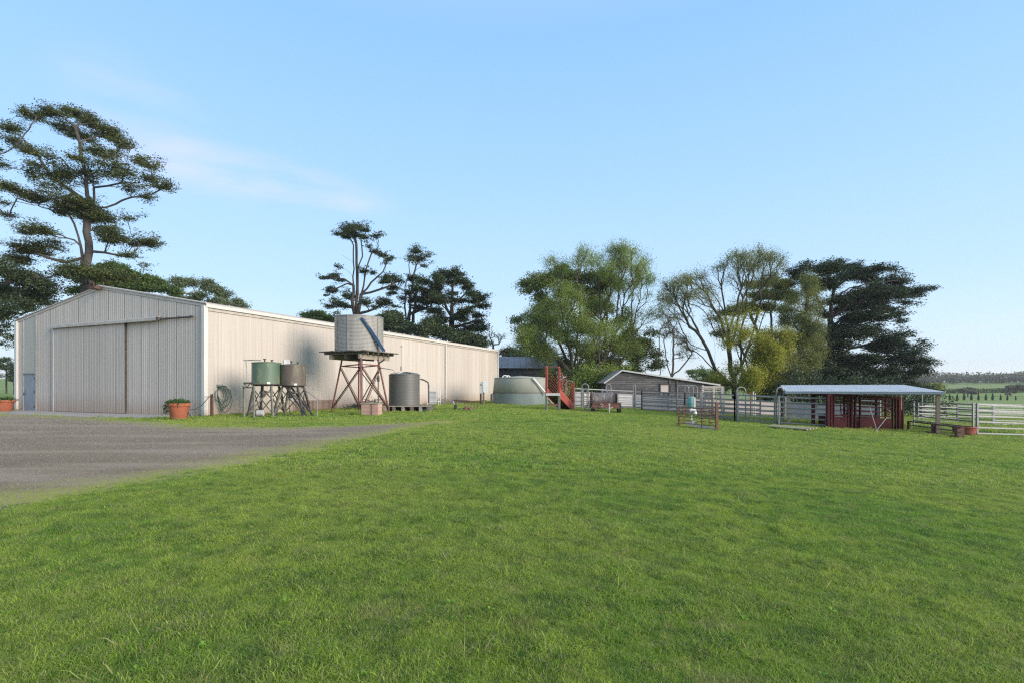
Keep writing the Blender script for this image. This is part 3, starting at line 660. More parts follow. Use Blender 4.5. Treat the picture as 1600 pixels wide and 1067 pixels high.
# small pump under the green tank
pb = b1 + Vector((-.05, -.5, 0)); pb.z = gz(pb.x, pb.y)
t = thing('fuel_pump', 'small round pale pump on the ground beneath the green tank', 'pump', pb)
m_ = MB(); m_.tube([pb + Vector((-.15, 0, .2)), pb + Vector((.16, 0, .2))], .15, 16); m_.build('pump_body', M['boxgrey'], t)
m_ = MB(); m_.tube([pb + Vector((-.2, 0, .2)), pb + Vector((-.15, 0, .2))], .2, 16); m_.build('flywheel', M['darksteel'], t)
m_ = MB(); m_.box(pb + Vector((0, 0, .03)), (.42, .3, .06)); m_.build('base', M['darksteel'], t)

# rusty mesh panel lying along the wall behind the steps
a_, b_ = S(s_of(452), .35, 0), S(s_of(519), .35, 0)
t = thing('picket_fence', 'low rusty picket panel leaning along the foot of the sunlit wall', 'panel', (a_ + b_) / 2)
for z in (.08, .62): MB().bar(a_ + Vector((0, 0, z)), b_ + Vector((0, 0, z)), .03, .03).build('rail', M['yardrust'], t)
nn_ = 34
me0 = None
for q in range(nn_ + 1):
    p = a_.lerp(b_, q / nn_)
    if me0 is None: me0 = MB().bar(p + Vector((0, 0, 0)), p + Vector((0, 0, .64)), .022, .022, up=NG).build('picket', M['yardrust'], t); p0 = p
    else:
        o = me0.copy(); COL.objects.link(o); o.parent = t; o.location = p - p0

# ------------------------------------------------------------------ tank tower
CT = Vector((-8.78, 30.3, 0)); ang = R(18)
def rot2(x, y, a=ang): return Vector((x * math.cos(a) - y * math.sin(a), x * math.sin(a) + y * math.cos(a), 0))
feet = [hit(565, 648.5), hit(608.5, 645), CT + Vector((-.9, 2.6, 0)), hit(517.5, 643)]
PZ = 3.0
t = thing('tank_tower', 'red rusted pipe tower with sagging timber deck under the corrugated tank', 'tower', CT)
ctr = sum(feet, Vector()) / 4
tops = [Vector((ctr.x + (f.x - ctr.x) * .62, ctr.y + (f.y - ctr.y) * .62, PZ)) for f in feet]
for f, tp in zip(feet, tops): MB().tube([f + Vector((0, 0, -.05)), tp], .05, 8).build('leg', M['rustred'], t)
def lp(f, tp, z): return f.lerp(tp, z / PZ)
for q in range(4):
    a_, b_, c_, d_ = feet[q], feet[(q + 1) % 4], tops[q], tops[(q + 1) % 4]
    MB().bar(lp(a_, c_, 2.65), lp(b_, d_, 2.65), .06, .06).build('girt', M['rustred'], t)
    for m0, m1 in (((a_, c_), (b_, d_)), ((b_, d_), (a_, c_))):
        p_, q_ = lp(*m0, .25), lp(*m1, 2.55)
        MB().bar(p_, q_, .045, .045).build('brace', M['rust'], t)
        if q in (0, 3): o_ = Vector((.09, -.03, 0)); MB().bar(p_ + o_, q_ + o_, .03, .03).build('brace', M['rustred'], t)
    MB().box(f := feet[q] + Vector((0, 0, .02)), (.22, .22, .04)).build('foot_plate', M['rust'], t)
# bearers: two deep pale beams under, joists, then deck boards laid across
dd = (feet[0] - feet[2]).normalized(); ex = (tops[1] - tops[0]).normalized(); ey = (tops[3] - tops[0]).normalized()
cz = Vector((ctr.x, ctr.y, 0))
e1 = Vector((ex.x, ex.y, 0)).normalized(); e2 = Vector((-e1.y, e1.x, 0))
for off, m_, ln in ((-1.0, 'timber_pale', 1.4), (0.0, 'timber_dark', 1.3), (1.0, 'timber_pale', 1.3)):
    c = cz + e2 * off; MB().bar(c - e1 * ln + Vector((0, 0, PZ + .1)), c + e1 * ln + Vector((0, 0, PZ + .1)), .12, .26).build('beam', M[m_], t)
for q in range(6):
    c = cz + e1 * (-1.2 + q * .48); MB().bar(c - e2 * 1.45 + Vector((0, 0, PZ + .29)), c + e2 * 1.45 + Vector((0, 0, PZ + .29)), .09, .12).build('joist', M['timber_dark' if q % 2 else 'timber'], t)
for q in range(14):
    c = cz + e2 * (-1.46 + q * .225 ) ; dz = .03 * math.sin(q * 2.3); ln = 1.56 + .12 * math.sin(q * 5.1)
    MB().bar(c - e1 * ln + Vector((0, 0, PZ + .385 + dz * .3)), c + e1 * (ln + .05 * math.cos(q * 3)) + Vector((0, 0, PZ + .385 - dz * .3)), .2, .05).build('deck_board', M['timber_dark' if q % 3 else 'timber'], t)
# corrugated tank
TB = cz + Vector((-.03, 0, PZ + .42)); TR, TH = 1.33, 1.93
t = thing('corrugated_water_tank', 'round corrugated iron water tank high on the timber decked tower', 'water tank', TB)
prof = []; ncor = 26
for q in range(ncor * 6 + 1):
    z = TH * q / (ncor * 6); prof.append((TR + .018 * math.cos(2 * math.pi * q / 6), z))
MB().lathe(TB, prof, 64, cap_top=False).build('tank_wall', M['iron'], t)
MB().lathe(TB + Vector((0, 0, TH)), [(TR + .03, -.02), (TR + .03, .02), (TR * .5, .06), (.02, .09)], 64, cap_bot=False).build('tank_top', M['galv_old'], t)
for a_ in (-100, -25, 60, 150):
    sm_ = MB(); p = TB + Vector((math.cos(R(a_)) * (TR + .02), math.sin(R(a_)) * (TR + .02), 0)); sm_.box(p + Vector((0, 0, TH / 2)), (.03, .06, TH), R(a_)); sm_.build('seam', M['galv_old'], t)
r_ = np.random.RandomState(2)
for q in range(0):
    a_ = R(-150 + 14 * q + r_.rand() * 6); p = TB + Vector((math.cos(a_) * (TR + .022), math.sin(a_) * (TR + .022), .1 + .35 * r_.rand())); MB().box(p + Vector((0, 0, .12)), (.012, .08 + .06 * r_.rand(), .28 + .2 * r_.rand()), a_).build('rust_patch', M['rust' if q % 3 else 'galv'], t)
lp0 = TB + Vector((TR * .38, -TR * 1.0, TH - .15)); lp1 = TB + Vector((TR * 1.16, -TR * .52, .02))
t = thing('blue_ladder', 'narrow dark blue ladder leaning across the corrugated water tank', 'ladder', lp1)
off = Vector((.05, .16, 0))
for o_ in (off * 0, off): MB().bar(lp0 + o_, lp1 + o_, .07, .09).build('rail', M['bluepipe'], t)
for q in range(1, 13): c = lp0.lerp(lp1, q / 13); MB().bar(c, c + off, .07).build('rung', M['bluepipe'], t)
# overflow and riser pipes
c0 = tops[1] + Vector((-.15, -.15, 0)); g1 = hit(591, 645); 
t = thing('riser_pipe', 'thin dark riser pipe with valve standing under the timber deck', 'pipe', g1)
MB().tube([g1, Vector((g1.x, g1.y, 1.7)), Vector((g1.x, g1.y, PZ + .1))], .03, 8).build('pipe', M['darksteel'], t)
m_ = MB(); m_.tube([Vector((g1.x, g1.y, 2.75)), Vector((g1.x + .25, g1.y, 2.9)), Vector((g1.x + .35, g1.y, PZ))], .045, 8); m_.build('elbow', M['darksteel'], t)
m_ = MB(); m_.box((g1.x, g1.y, 1.9), (.12, .12, .3)); m_.bar((g1.x - .2, g1.y, .75), (g1.x + .12, g1.y, .75), .04); m_.bar((g1.x - .2, g1.y, .75), (g1.x - .2, g1.y, .5), .04); m_.build('valve', M['darksteel'], t)
# pink block cabinet under the tower
pk = hit(578.5, 649)
t = thing('block_cabinet', 'small pink masonry box standing beneath the tank tower', 'cabinet', pk)
for z in range(3): MB().box(pk + Vector((0, .3, .1 + z * .2)), (.88, .56, .192), R(-8)).build('block_course', M['pinkblock'], t)
m_ = MB(); m_.box(pk + Vector((0, .3, .625)), (.96, .64, .045), R(-8)); m_.build('lid', M['timber_pale'], t)
m_ = MB(); m_.bar(pk + Vector((.08, -.03, .02)), pk + Vector((.08, -.03, .6)), .025); m_.build('door_edge', M['rustred'], t)
# heap of dead prunings under the tower and by the wall
def brush(cen, sx, sy, h, n, label, seed, mat, cat='branch pile'):
    r = np.random.RandomState(seed); mb = MB(); cen = Vector(cen)
    for q in range(n):
        a = r.rand() * 6.28; d = math.sqrt(r.rand()); c = cen + U * (d * sx * math.cos(a)) + NS * (d * sy * math.sin(a)) + Vector((0, 0, h * (1 - d * d) * r.rand() + .03))
        v = Vector((r.randn(), r.randn(), r.randn() * .28)).normalized() * (.25 + .5 * r.rand()); k = c + v + Vector((0, 0, .06 * r.randn()))
        k.z = max(k.z, .02); mb.tube([c - v * .6, c + Vector((0, 0, .05 * r.randn())), k], [.02, .016, .007], 4)
    o = solo(mb, 'branch_pile', mat, label, cat, cen); o['kind'] = 'stuff'; return o
brush(S(s_of(560), .9, 0), 2.2, .7, .55, 260, 'heap of dark dead branches behind the tank tower', 1, M['timber'])
brush(S(s_of(672), 1.0, -.1), 1.9, .7, .6, 200, 'heap of pale dead branches against the wall right of the grey tank', 2, M['timber_pale'])
brush(S(s_of(700), 1.2, -.15), 1.2, .5, .25, 60, 'low scatter of dead branches at the end of the pale branch heap', 3, M['timber'])

# ------------------------------------------------------------------ grey polyethylene tank on sleepers
g0 = hit(627, 642); cx, cy = g0.x, g0.y + .9; PTZ = .36; pr = .93
t = thing('sleeper_platform', 'low platform of old timbers and pallets under the grey tank', 'platform', (cx, cy, 0))
for q, x in enumerate((-1.0, -.45, .1, .65, 1.15, 1.6)):
    MB().box((cx + x, cy, .13), (.16, 1.9, .26)).build('bearer', M['timber' if q % 2 else 'timber_pale'], t)
for q in range(9): MB().box((cx + .25, cy - .88 + q * .22, .305), (3.05 + .1 * math.sin(q * 3), .17, .06)).build('plank', M['timber' if q % 2 else 'timber_pale'], t)
t = thing('poly_water_tank', 'dark grey ribbed plastic water tank on the timber platform', 'water tank', (cx, cy, PTZ - .02))
prof = [(pr, 0)]
for q in range(1, 41): z = 1.86 * q / 40; prof.append((pr + (.003 if q % 4 in (1, 2) else 0), z))
MB().lathe((cx, cy, PTZ - .02), prof + [(pr, 1.87)], 48, cap_top=False).build('tank_wall', M['poly_grey'], t)
MB().lathe((cx, cy, PTZ - .02), [(pr + .02, 1.84), (pr + .02, 1.88), (pr - .08, 1.91), (pr * .5, 1.97), (.22, 2.01), (.2, 2.05)], 48, cap_bot=False).build('tank_top', M['poly_grey'], t)
for q in range(6):
    a_ = R(60 * q + 12); m_ = MB(); m_.bar((cx + .25 * math.cos(a_), cy + .25 * math.sin(a_), PTZ + 2.0), (cx + .85 * math.cos(a_), cy + .85 * math.sin(a_), PTZ + 1.90), .07, .06); m_.build('top_rib', M['boxgrey' if q in (3, 4) else 'poly_grey'], t)
m_ = MB(); m_.tube([(cx - .55, cy - .3, PTZ + 1.95), (cx - .55, cy - .35, PTZ + 2.12), (cx - 1.0, cy - .4, PTZ + 2.2), (cx - 1.6, cy - .3, PTZ + 2.28)], .03); m_.build('inlet_pipe', M['galv_old'], t)
m_ = MB(); m_.tube([(cx - .15, cy - .2, PTZ + 2.1), (cx - .15, cy - .2, PTZ + 3.55)], .012, 6); m_.box((cx - .15, cy - .2, PTZ + 3.56), (.12, .12, .04)); m_.tube([(cx - .15, cy - .2, PTZ + 2.08), (cx - .15, cy - .2, PTZ + 2.35)], .05, 10); m_.build('level_rod', M['galv'], t)
# pump frame right of the tank
q0 = Vector((cx + 1.35, cy + .5, .34))
t = thing('wire_cage', 'white wire cage with pipes behind the right side of the grey tank', 'cage', q0)
m_ = MB()
for x in (0, .7):
    for y in (0, .7): m_.bar(q0 + Vector((x, y, 0)), q0 + Vector((x, y, 1.15)), .035, .035, up=(1, 0, 0))
for z in (.2, .55, .85, 1.15):
    for a_, b_ in (((0, 0), (.7, 0)), ((.7, 0), (.7, .7)), ((.7, .7), (0, .7)), ((0, .7), (0, 0))): m_.bar(q0 + Vector((*a_, z)), q0 + Vector((*b_, z)), .022)
m_.build('cage_bars', M['white'], t)
m_ = MB(); m_.box(q0 + Vector((.25, .35, .45)), (.46, .5, .8)); m_.build('liner', M['boxgrey'], t)
m_ = MB(); m_.tube([q0 + Vector((-.42, -.2, 1.6)), q0 + Vector((-.2, -.2, 1.55)), q0 + Vector((.06, -.2, 1.4)), q0 + Vector((.1, -.2, 1.2)), q0 + Vector((.1, -.2, .1))], .045, 8); m_.build('pipe', M['darksteel'], t)
solo(MB().box((cx + 1.25, cy - .55, .08), (.6, .28, .14), R(10)), 'blue_crate', M['sheet_blue'], 'small pale blue crate tucked beneath the timber platform', 'crate', Vector((cx + 1.25, cy - .55, 0)))

# ------------------------------------------------------------------ rusty tined implement on the grass
p = hit(726, 640.5)
t = thing('tined_implement', 'small rusty tined plough standing on the grass near the shed end', 'plough', p)
def at_p(x, y, z): return p + Vector((x, y, z))
m_ = MB(); m_.bar(at_p(-.75, .1, .62), at_p(.35, -.1, .56), .06, .06); m_.bar(at_p(-.7, .6, .62), at_p(.4, .5, .56), .06, .06); m_.bar(at_p(-.72, .1, .62), at_p(-.68, .6, .62), .06); m_.bar(at_p(.3, -.1, .56), at_p(.36, .5, .56), .06); m_.bar(at_p(.3, .2, .56), at_p(1.35, .3, .62), .04, .04); m_.build('frame', M['rust'], t)
m_ = MB(); m_.tube([at_p(-.66, .0, .19), at_p(-.5, .0, .19)], .19, 18); m_.build('wheel', M['tyre'], t)
m_ = MB(); m_.bar(at_p(-.72, .05, .6), at_p(-.58, .05, .19), .05); m_.build('wheel_arm', M['boxgrey'], t)
m_ = MB(); m_.bar(at_p(-.5, .0, .5), at_p(.6, -.15, .2), .035); m_.bar(at_p(-.4, .3, .12), at_p(.65, .2, .1), .05, .05); m_.build('tie_bar', M['timber_pale'], t)
for q in range(5):
    x = -.1 + .2 * q; m_ = MB(); m_.tube([at_p(x, .1, .56), at_p(x + .14, 0, .42), at_p(x + .1, -.05, .2), at_p(x - .04, -.1, .03)], [.02, .02, .022, .03], 6); m_.build('tine', M['rustred' if q < 3 else 'rust'], t)
m_ = MB(); m_.lathe(at_p(.1, -.1, .0), [(.1, 0), (.16, .06), (.12, .18), (.04, .2)], 12); m_.lathe(at_p(.32, -.14, .0), [(.1, 0), (.14, .07), (.1, .16)], 12); m_.build('disc_hub', M['rustred'], t)

# ------------------------------------------------------------------ power boxes
p = hit(755, 632)
t = thing('power_post', 'white and grey electrical boxes on short posts by the shed end', 'electrical box', p)
m_ = MB(); m_.bar(p + Vector((-.2, 0, -.1)), p + Vector((-.2, 0, 1.0)), .12, .12, up=NG); m_.build('post', M['rust'], t)
m_ = MB(); m_.bar(p + Vector((0.03, 0, -.1)), p + Vector((.03, 0, 1.1)), .12, .12, up=NG); m_.build('post', M['mossysteel'], t)
m_ = MB(); m_.box(p + Vector((-.16, 0, 1.42)), (.28, .22, .96)); m_.build('grey_box', M['boxgrey'], t)
m_ = MB(); m_.box(p + Vector((.2, -.02, 1.5)), (.36, .26, .96)); m_.build('white_box', M['white'], t)
m_ = MB(); m_.box(p + Vector((-.16, -.115, 1.65)), (.1, .02, .1)); m_.build('meter_window', M['darksteel'], t)

# ------------------------------------------------------------------ concrete tank
p = hit(814, 632); tr_ = 2.42; cc = Vector((p.x, p.y + tr_ * .8, p.z - .1)); hT = 2.35
t = thing('concrete_water_tank', 'squat round concrete water tank with darker lower half', 'water tank', cc)
MB().lathe(cc, [(tr_, 0), (tr_, hT * .46)], 56).build('lower_ring', M['tankconcrete_low'], t)
MB().lathe(cc, [(tr_ - .03, hT * .46), (tr_ - .03, hT * .49), (tr_ - .0, hT * .495), (tr_ - .13, hT * .97), (tr_ - .15, hT)], 56).build('upper_ring', M['tankconcrete'], t)
MB().lathe(cc, [(tr_ + .01, hT * .455), (tr_ + .02, hT * .47), (tr_ + .01, hT * .485)], 56).build('joint_band', M['timber'], t)
MB().lathe(cc + Vector((0, 0, hT)), [(tr_ - .1, -.02), (tr_ - .1, .05), (.1, .22)], 56).build('lid', M['tankconcrete'], t)
m_ = MB(); c = cc + Vector((-1.35, -1.5, hT)); m_.tube(arc(c, .22, 0, math.pi, 12), .05, 8); m_.tube(arc(c + Vector((.25, .1, 0)), .2, 0, math.pi, 12), .05, 8); m_.build('pipe_bend', M['white'], t)
m_ = MB(); a1 = cc + Vector((tr_ * .42, -tr_ * .93, hT - .02)); a2 = cc + Vector((tr_ * .9, -tr_ * .72, hT * .42)); m_.tube([a1, a2], .07, 10); m_.build('overflow_pipe', M['white'], t)
m_ = MB(); c = hit(768, 631); m_.bar(c + Vector((0, 0, 0)), c + Vector((0, 0, .85)), .14, .14, up=NG); m_.bar(c + Vector((-.02, 0, .85)), c + Vector((.4, .4, 1.0)), .06)
solo(m_, 'standpipe', M['mossysteel'], 'short pale standpipe beside the left edge of the concrete tank', 'post', c)

# ------------------------------------------------------------------ dark shed behind
bx0, bx1, Yb = -3.5, 5.5, 62.0; g_ = -.35
t = thing('dark_farm_shed', 'dark blue grey farm shed with weathered iron roof behind the concrete tank', 'shed', ((bx0 + bx1) / 2, Yb, g_))
zE, zR = EYE + (605 - 574.5) / F * Yb, EYE + (605 - 557) / F * (Yb + 4.5)
m_ = MB(); m_.prism([(bx0 + .2, Yb + .15, -1), (bx1 - .2, Yb + .15, -1), (bx1 - .2, Yb + .15, zE - .1), (bx0 + .2, Yb + .15, zE - .1)], (0, 8.7, 0)); m_.build('inner_frame', M['darkwall'], t)
ns = 12; sw_ = (bx1 - bx0 - .4) / ns
me = sheet_mesh('wall_sheet', rib_profile(sw_), -1.0 - g_, lambda x: zE - .08 - g_, M['darkwall'])
for q in range(ns):
    o = link_mesh('wall_sheet', me, t); o.location = Vector((bx0 + .2 + q * sw_, Yb + .14, g_)) - Vector(t.location); o.scale = (1, -1, 1)
nr_ = 12; rw = (bx1 - bx0) / nr_
for q in range(nr_):
    x0, x1 = bx0 + q * rw, bx0 + (q + 1) * rw - .02
    for (ya, za, yb, zb) in ((Yb - .25, zE, Yb + 4.5, zR), (Yb + 9.25, zE, Yb + 4.5, zR)):
        m_ = MB(); dzz = .012 * (q % 2)
        m_.add([(x0, ya, za + dzz), (x1, ya, za + dzz), (x1, yb, zb + dzz), (x0, yb, zb + dzz), (x0, ya, za - .04), (x1, ya, za - .04), (x1, yb, zb - .04), (x0, yb, zb - .04)], [(0, 1, 2, 3), (7, 6, 5, 4), (0, 4, 5, 1), (1, 5, 6, 2), (3, 2, 6, 7), (0, 3, 7, 4)])
        m_.build('roof_sheet', M['darkroof'], t)
for px_, wd in ((826, 1.3), (840, .9)):
    xx = (px_ - 800) / F * Yb; m_ = MB(); m_.box((xx, Yb + .06, zE - .55), (wd, .06, .35)); m_.build('window', M['dark_strip'], t)
m_ = MB(); m_.box(((bx0 + bx1) / 2, Yb - .3, zE - .05), (bx1 - bx0, .12, .1)); m_.build('gutter', M['dark_strip'], t)
# ------------------------------------------------------------------ weatherboard shed
Yw = 50.0
def wx(px, y=Yw): return (px - 800) / F * y
def wzz(py, y=Yw): return EYE - (py - HOR) / F * y
xl, xr, xa = wx(947), wx(1119), wx(971)
gw = gz((xl + xr) / 2, Yw)
zl, za_, zr_ = wzz(596), wzz(578), wzz(600)
t = thing('weatherboard_shed', 'low grey weatherboard farm shed with lopsided roof behind the yard rails', 'shed', ((xl + xr) / 2, Yw, gw))
def rz(x): return zl + (za_ - zl) * (x - xl) / (xa - xl) if x < xa else za_ + (zr_ - za_) * (x - xa) / (xr - xa)
m_ = MB(); m_.prism([(xl + .05, Yw + .08, gw - .5), (xr - .05, Yw + .08, gw - .5), (xr - .05, Yw + .08, zr_ - .06), (xa, Yw + .08, za_ - .06), (xl + .05, Yw + .08, zl - .06)], (0, 8.5, 0)); m_.build('inner_frame', M['timber_dark'], t)
wx0, wx1, wz0, wz1 = wx(1031.5), wx(1046.5), wzz(613.5), wzz(600)
bh = .175; nb_ = int((za_ - gw) / bh) + 1; r = np.random.RandomState(8)
for q in range(nb_):
    z0 = gw - .1 + q * bh; z1 = min(z0 + bh + .02, za_ - .03)
    # extent of the board under the roof slopes
    zm = z1
    x0 = xl if zm < zl else xl + (zm - zl) / (za_ - zl) * (xa - xl)
    x1 = xr if zm < zr_ else xa + (zm - za_) / (zr_ - za_) * (xr - xa)
    cuts = [x0] + sorted([x0 + (x1 - x0) * u for u in ([.33 + .2 * r.rand(), .66 + .15 * r.rand()])]) + [x1]
    segs = [(cuts[k], cuts[k + 1]) for k in range(3)]
    if z0 + bh * .5 > wz0 and z0 + bh * .5 < wz1: segs = [(x0, (x0 + wx0) / 2), ((x0 + wx0) / 2, wx0), (wx1, x1)]
    for (s0, s1) in segs:
        if s1 - s0 < .15: continue
        m_ = MB(); sag = .02 * r.randn()
        m_.add([(s0 + .01, Yw + .07, z0), (s1 - .01, Yw + .07, z0 + sag * .3), (s1 - .01, Yw + .07, z1), (s0 + .01, Yw + .07, z1),
                (s0 + .01, Yw - .01, z0), (s1 - .01, Yw - .01 , z0 + sag * .3), (s1 - .01, Yw + .04, z1), (s0 + .01, Yw + .04, z1)], [(4, 5, 6, 7), (0, 3, 2, 1), (0, 1, 5, 4), (2, 3, 7, 6), (0, 4, 7, 3), (1, 2, 6, 5)])
        m_.build('board', M['board'], t)
m_ = MB(); m_.box(((wx0 + wx1) / 2, Yw + .02, (wz0 + wz1) / 2), (wx1 - wx0 - .08, .05, wz1 - wz0 - .06)); sh_ = m_.build('shutter', M['sheet_pink'], t)
m_ = MB()
for x in (wx0, wx1): m_.box((x, Yw - .03, (wz0 + wz1) / 2), (.08, .08, wz1 - wz0 + .1))
for z in (wz0, wz1): m_.box(((wx0 + wx1) / 2, Yw - .035, z), (wx1 - wx0 + .08, .08, .07))
m_.build('frame', M['timber_dark'], sh_)
for px_ in (1046.5, 1058):
    m_ = MB(); x = wx(px_); m_.box((x, Yw - .04, (gw + rz(x)) / 2 - .05), (.11, .06, rz(x) - gw - .1)); m_.build('cover_strip', M['timber'], t)
m_ = MB(); m_.box((xl + .03, Yw - .03, (gw + zl) / 2), (.12, .08, zl - gw)); m_.build('corner_board', M['timber'], t)
for (xa0, za0, xb0, zb0) in ((xl - .25, zl - .12, xa, za_), (xa, za_, xr + .3, zr_ - .05)):
    m_ = MB(); m_.prism([(xa0, Yw - .25, za0 + .0), (xb0, Yw - .25, zb0 + .0), (xb0, Yw - .25, zb0 + .06), (xa0, Yw - .25, za0 + .06)], (0, 9.1, 0)); m_.build('roof', M['galv_old'], t)
    m_ = MB(); m_.bar((xa0, Yw - .28, za0 - .02), (xb0, Yw - .28, zb0 - .02), .04, .13); m_.build('barge_board', M['boxgrey'], t)

# ------------------------------------------------------------------ loading ramp
pa, pb_ = hit(854, 640.5), hit(873.5, 641.2)
fw = Vector((.50, 1.0, 0)).normalized(); wdir = (pb_ - pa); ln = 2.75
t = thing('loading_ramp', 'red steel stock loading ramp sloping down to the yard rails', 'loading ramp', pa)
g_ = pa.z
for nm, p in (('post', pa), ('post', pb_)):
    MB().bar(p + Vector((0, 0, -.05)), p + Vector((0, 0, 1.1)), .13, .13, up=NG).build(nm, M['mossysteel'], t)
    MB().bar(p + Vector((0, 0, 1.1)), p + Vector((0, 0, 2.82)), .13, .13, up=NG).build(nm, M['rampred'], t)
    MB().lathe(p + Vector((0, 0, 2.82)), [(.09, 0), (.05, .08)], 8).build('post_cap', M['rampred'], t)
MB().bar(pa + Vector((0, 0, 2.87)), pb_ + Vector((0, 0, 2.87)), .025).build('top_tie', M['rampred'], t)
for z in (.38, .33): pass
MB().bar(pa + Vector((0, 0, .38)), pb_ + Vector((0, 0, .38)), .06, .12).build('cross_bar', M['rustred'], t)
m_ = MB(); m_.box(pa.lerp(pb_, .5) + Vector((0, -.06, 1.06)), (wdir.length + .1, .1, .16)); m_.build('deck_lip', M['boxgrey'], t)
m_ = MB(); m_.bar(pa + Vector((.1, .1, .8)), pb_ + Vector((-.1, .1, .2)), .05); m_.build('stay', M['boxgrey'], t)
for s_, p in enumerate((pa, pb_)):
    lo = p + fw * ln; lo.z = gz(lo.x, lo.y)
    MB().bar(lo, lo + Vector((0, 0, 1.95)), .11, .11, up=NG).build('post', M['rampred'] , t)
    hi0 = Vector((p.x, p.y, g_ + 1.55))
    side = MB(); side.prism([p + Vector((0, 0, .86)), p + Vector((0, 0, 1.5)), lo + Vector((0, 0, .42)), lo + Vector((0, 0, -.02)), lo - fw * .4 + Vector((0, 0, -.02))], wdir.normalized() * .04)
    side.build('side_sheet', M['rampred'], t)
    for q in range(6):
        z_hi = 1.72 + q * .2; z_lo = .62 + q * .2
        MB().tube([p + Vector((0, 0, z_hi)), lo + Vector((0, 0, z_lo))], .017, 6).build('side_rail', M['rampred'], t)
fl = MB(); lo = pa + fw * ln; lo2 = pb_ + fw * ln
fl.prism([pa + Vector((0, 0, 1.02)), pa + Vector((0, 0, 1.1)), Vector((lo.x, lo.y, g_ + .08)), Vector((lo.x, lo.y, g_ + .0))], wdir); fl.build('deck', M['timber_dark'], t)
for q in range(12):
    a_ = pa + fw * (ln * q / 12); z = g_ + 1.12 - 1.02 * q / 12; MB().bar((a_.x, a_.y, z), (a_.x + wdir.x, a_.y + wdir.y, z), .05, .04).build('cleat', M['timber_dark'], t)

# ------------------------------------------------------------------ stock yards
def rail_panel(pts_or_a, b, h, n, label, mat=None, group='galvanised yard panels', sheet=None, mid=0, name='yard_fence', r_=.028):
    a, b = Vector(pts_or_a), Vector(b); mat = mat or M['galv']
    t = thing(name, label, 'yard fence', a.lerp(b, .5), group)
    up = Vector((0, 0, 1))
    for p in (a, b): MB().bar(p, p + up * (h + .04), .07, .07, up=(0, 1, 0)).build('post', mat, t)
    for q in range(mid): c = a.lerp(b, (q + 1) / (mid + 1)); MB().bar(c + up * .12, c + up * h, .05, .05, up=(0, 1, 0)).build('post', mat, t)
    for q in range(n):
        z = .16 + (h - .18) * (q / (n - 1)); MB().bar(a + up * z, b + up * z, .04, .062).build('rail', mat, t)
    if sheet:
        d = (b - a).normalized(); k = Vector((-d.y, d.x, 0)) * .05
        nsx = max(1, int((b - a).length / 2.4 + .5))
        for q in range(nsx):
            s0, s1 = a.lerp(b, q / nsx) + d * .03 + k, a.lerp(b, (q + 1) / nsx) - d * .03 + k
            m_ = MB(); m_.prism([s0 + up * .1, s1 + up * .1, s1 + up * (h - .34), s0 + up * (h - .34)], k * .5); m_.build('sheet', sheet, t)
    return t
def arch(px0, px1, pb, pt, label, Y=None):
    a = hit(px0, pb); k = (px1 - 800) / F
    b = Vector((k * a.y, a.y, gz(k * a.y, a.y)))
    zt = EYE - (pt - HOR) / F * a.y; r = (b.x - a.x) / 2; rr = min(r, .26)
    pts = [a, Vector((a.x, a.y, zt - rr))] + arc((a.x + rr, a.y, zt - rr), rr, math.pi, math.pi / 2, 5)[1:] + arc((b.x - rr, b.y, zt - rr), rr, math.pi / 2, 0, 5) + [b]
    t = thing('gate_arch', label, 'gate arch', a.lerp(b, .5), 'tall galvanised gate arches')
    MB().tube(pts, .038, 8).build('hoop', M['galv'], t)
    for q in (1,): MB().bar((a.x, a.y, a.z + .12), (b.x, b.y, b.z + .12), .04, .05).build('sill', M['galv'], t)
    return t
HP = 1.55
FP = [(897, 637.3), (909, 637.6), (918.5, 638), (948, 638.6), (991, 639), (1032, 641), (1058, 644.5)]
names = ['narrow galvanised rail panel beside the foot of the red ramp', 'short galvanised rail gate right of the ramp between two posts', 'galvanised rail panel left of the rusty roller trailer', 'galvanised rail panel directly behind the rusty roller trailer',
         'galvanised rail panel in front of the grey weatherboard gable', 'galvanised rail panel below the pale shutter of the weatherboard shed']
FH = [hit(*p) for p in FP]
for q in range(len(FH) - 1):
    d = (FH[q + 1] - FH[q]).normalized() * .06
    rail_panel(FH[q] + d, FH[q + 1] - d, HP, 6, names[q])
# sheeted panels a few metres behind
BK = [(898, 634.6), (912, 634.8), (942, 635.2), (992, 636.5), (1034, 638), (1070, 641)]
sheets = ['sheet_grey', 'sheet_pink', 'sheet_grey', 'sheet_blue', 'sheet_blue']
bn = ['grey sheeted yard panel behind the rails next to the red ramp', 'pale pink sheeted yard panel left of the roller trailer', 'grey sheeted yard panel standing behind the roller trailer', 'blue grey sheeted yard panel below the weatherboard gable', 'blue grey sheeted yard panel left of the triple arches']
BH = [hit(*p) for p in BK]
for q in range(len(BH) - 1):
    rail_panel(BH[q] , BH[q + 1] - (BH[q + 1] - BH[q]).normalized() * .12, HP, 5, bn[q], group='sheeted yard panels', sheet=M[sheets[q]])
arch(884, 896, 637.5, 594.5, 'gate arch at the low end of the red loading ramp')
arch(909, 919.5, 638, 599, 'narrow gate arch second from the red ramp')
arch(947, 954.5, 638.2, 600, 'slim gate arch left of the rusty roller trailer top')
arch(989, 993, 639, 600.5, 'edge on gate arch in front of the weatherboard gable')
arch(1058, 1076, 645.5, 601.5, 'gate arch at the left of the overlapping group by the weatherboard shed')
arch(1070, 1083.5, 643, 601.8, 'gate arch in the middle of the overlapping group')
arch(1076, 1089.5, 642, 601.6, 'gate arch at the right of the overlapping group')
arch(1151, 1165, 658, 604, 'gate arch standing alone left of the shelter')
arch(1213.5, 1224, 663, 604.5, 'gate arch touching the left end of the shelter roof')
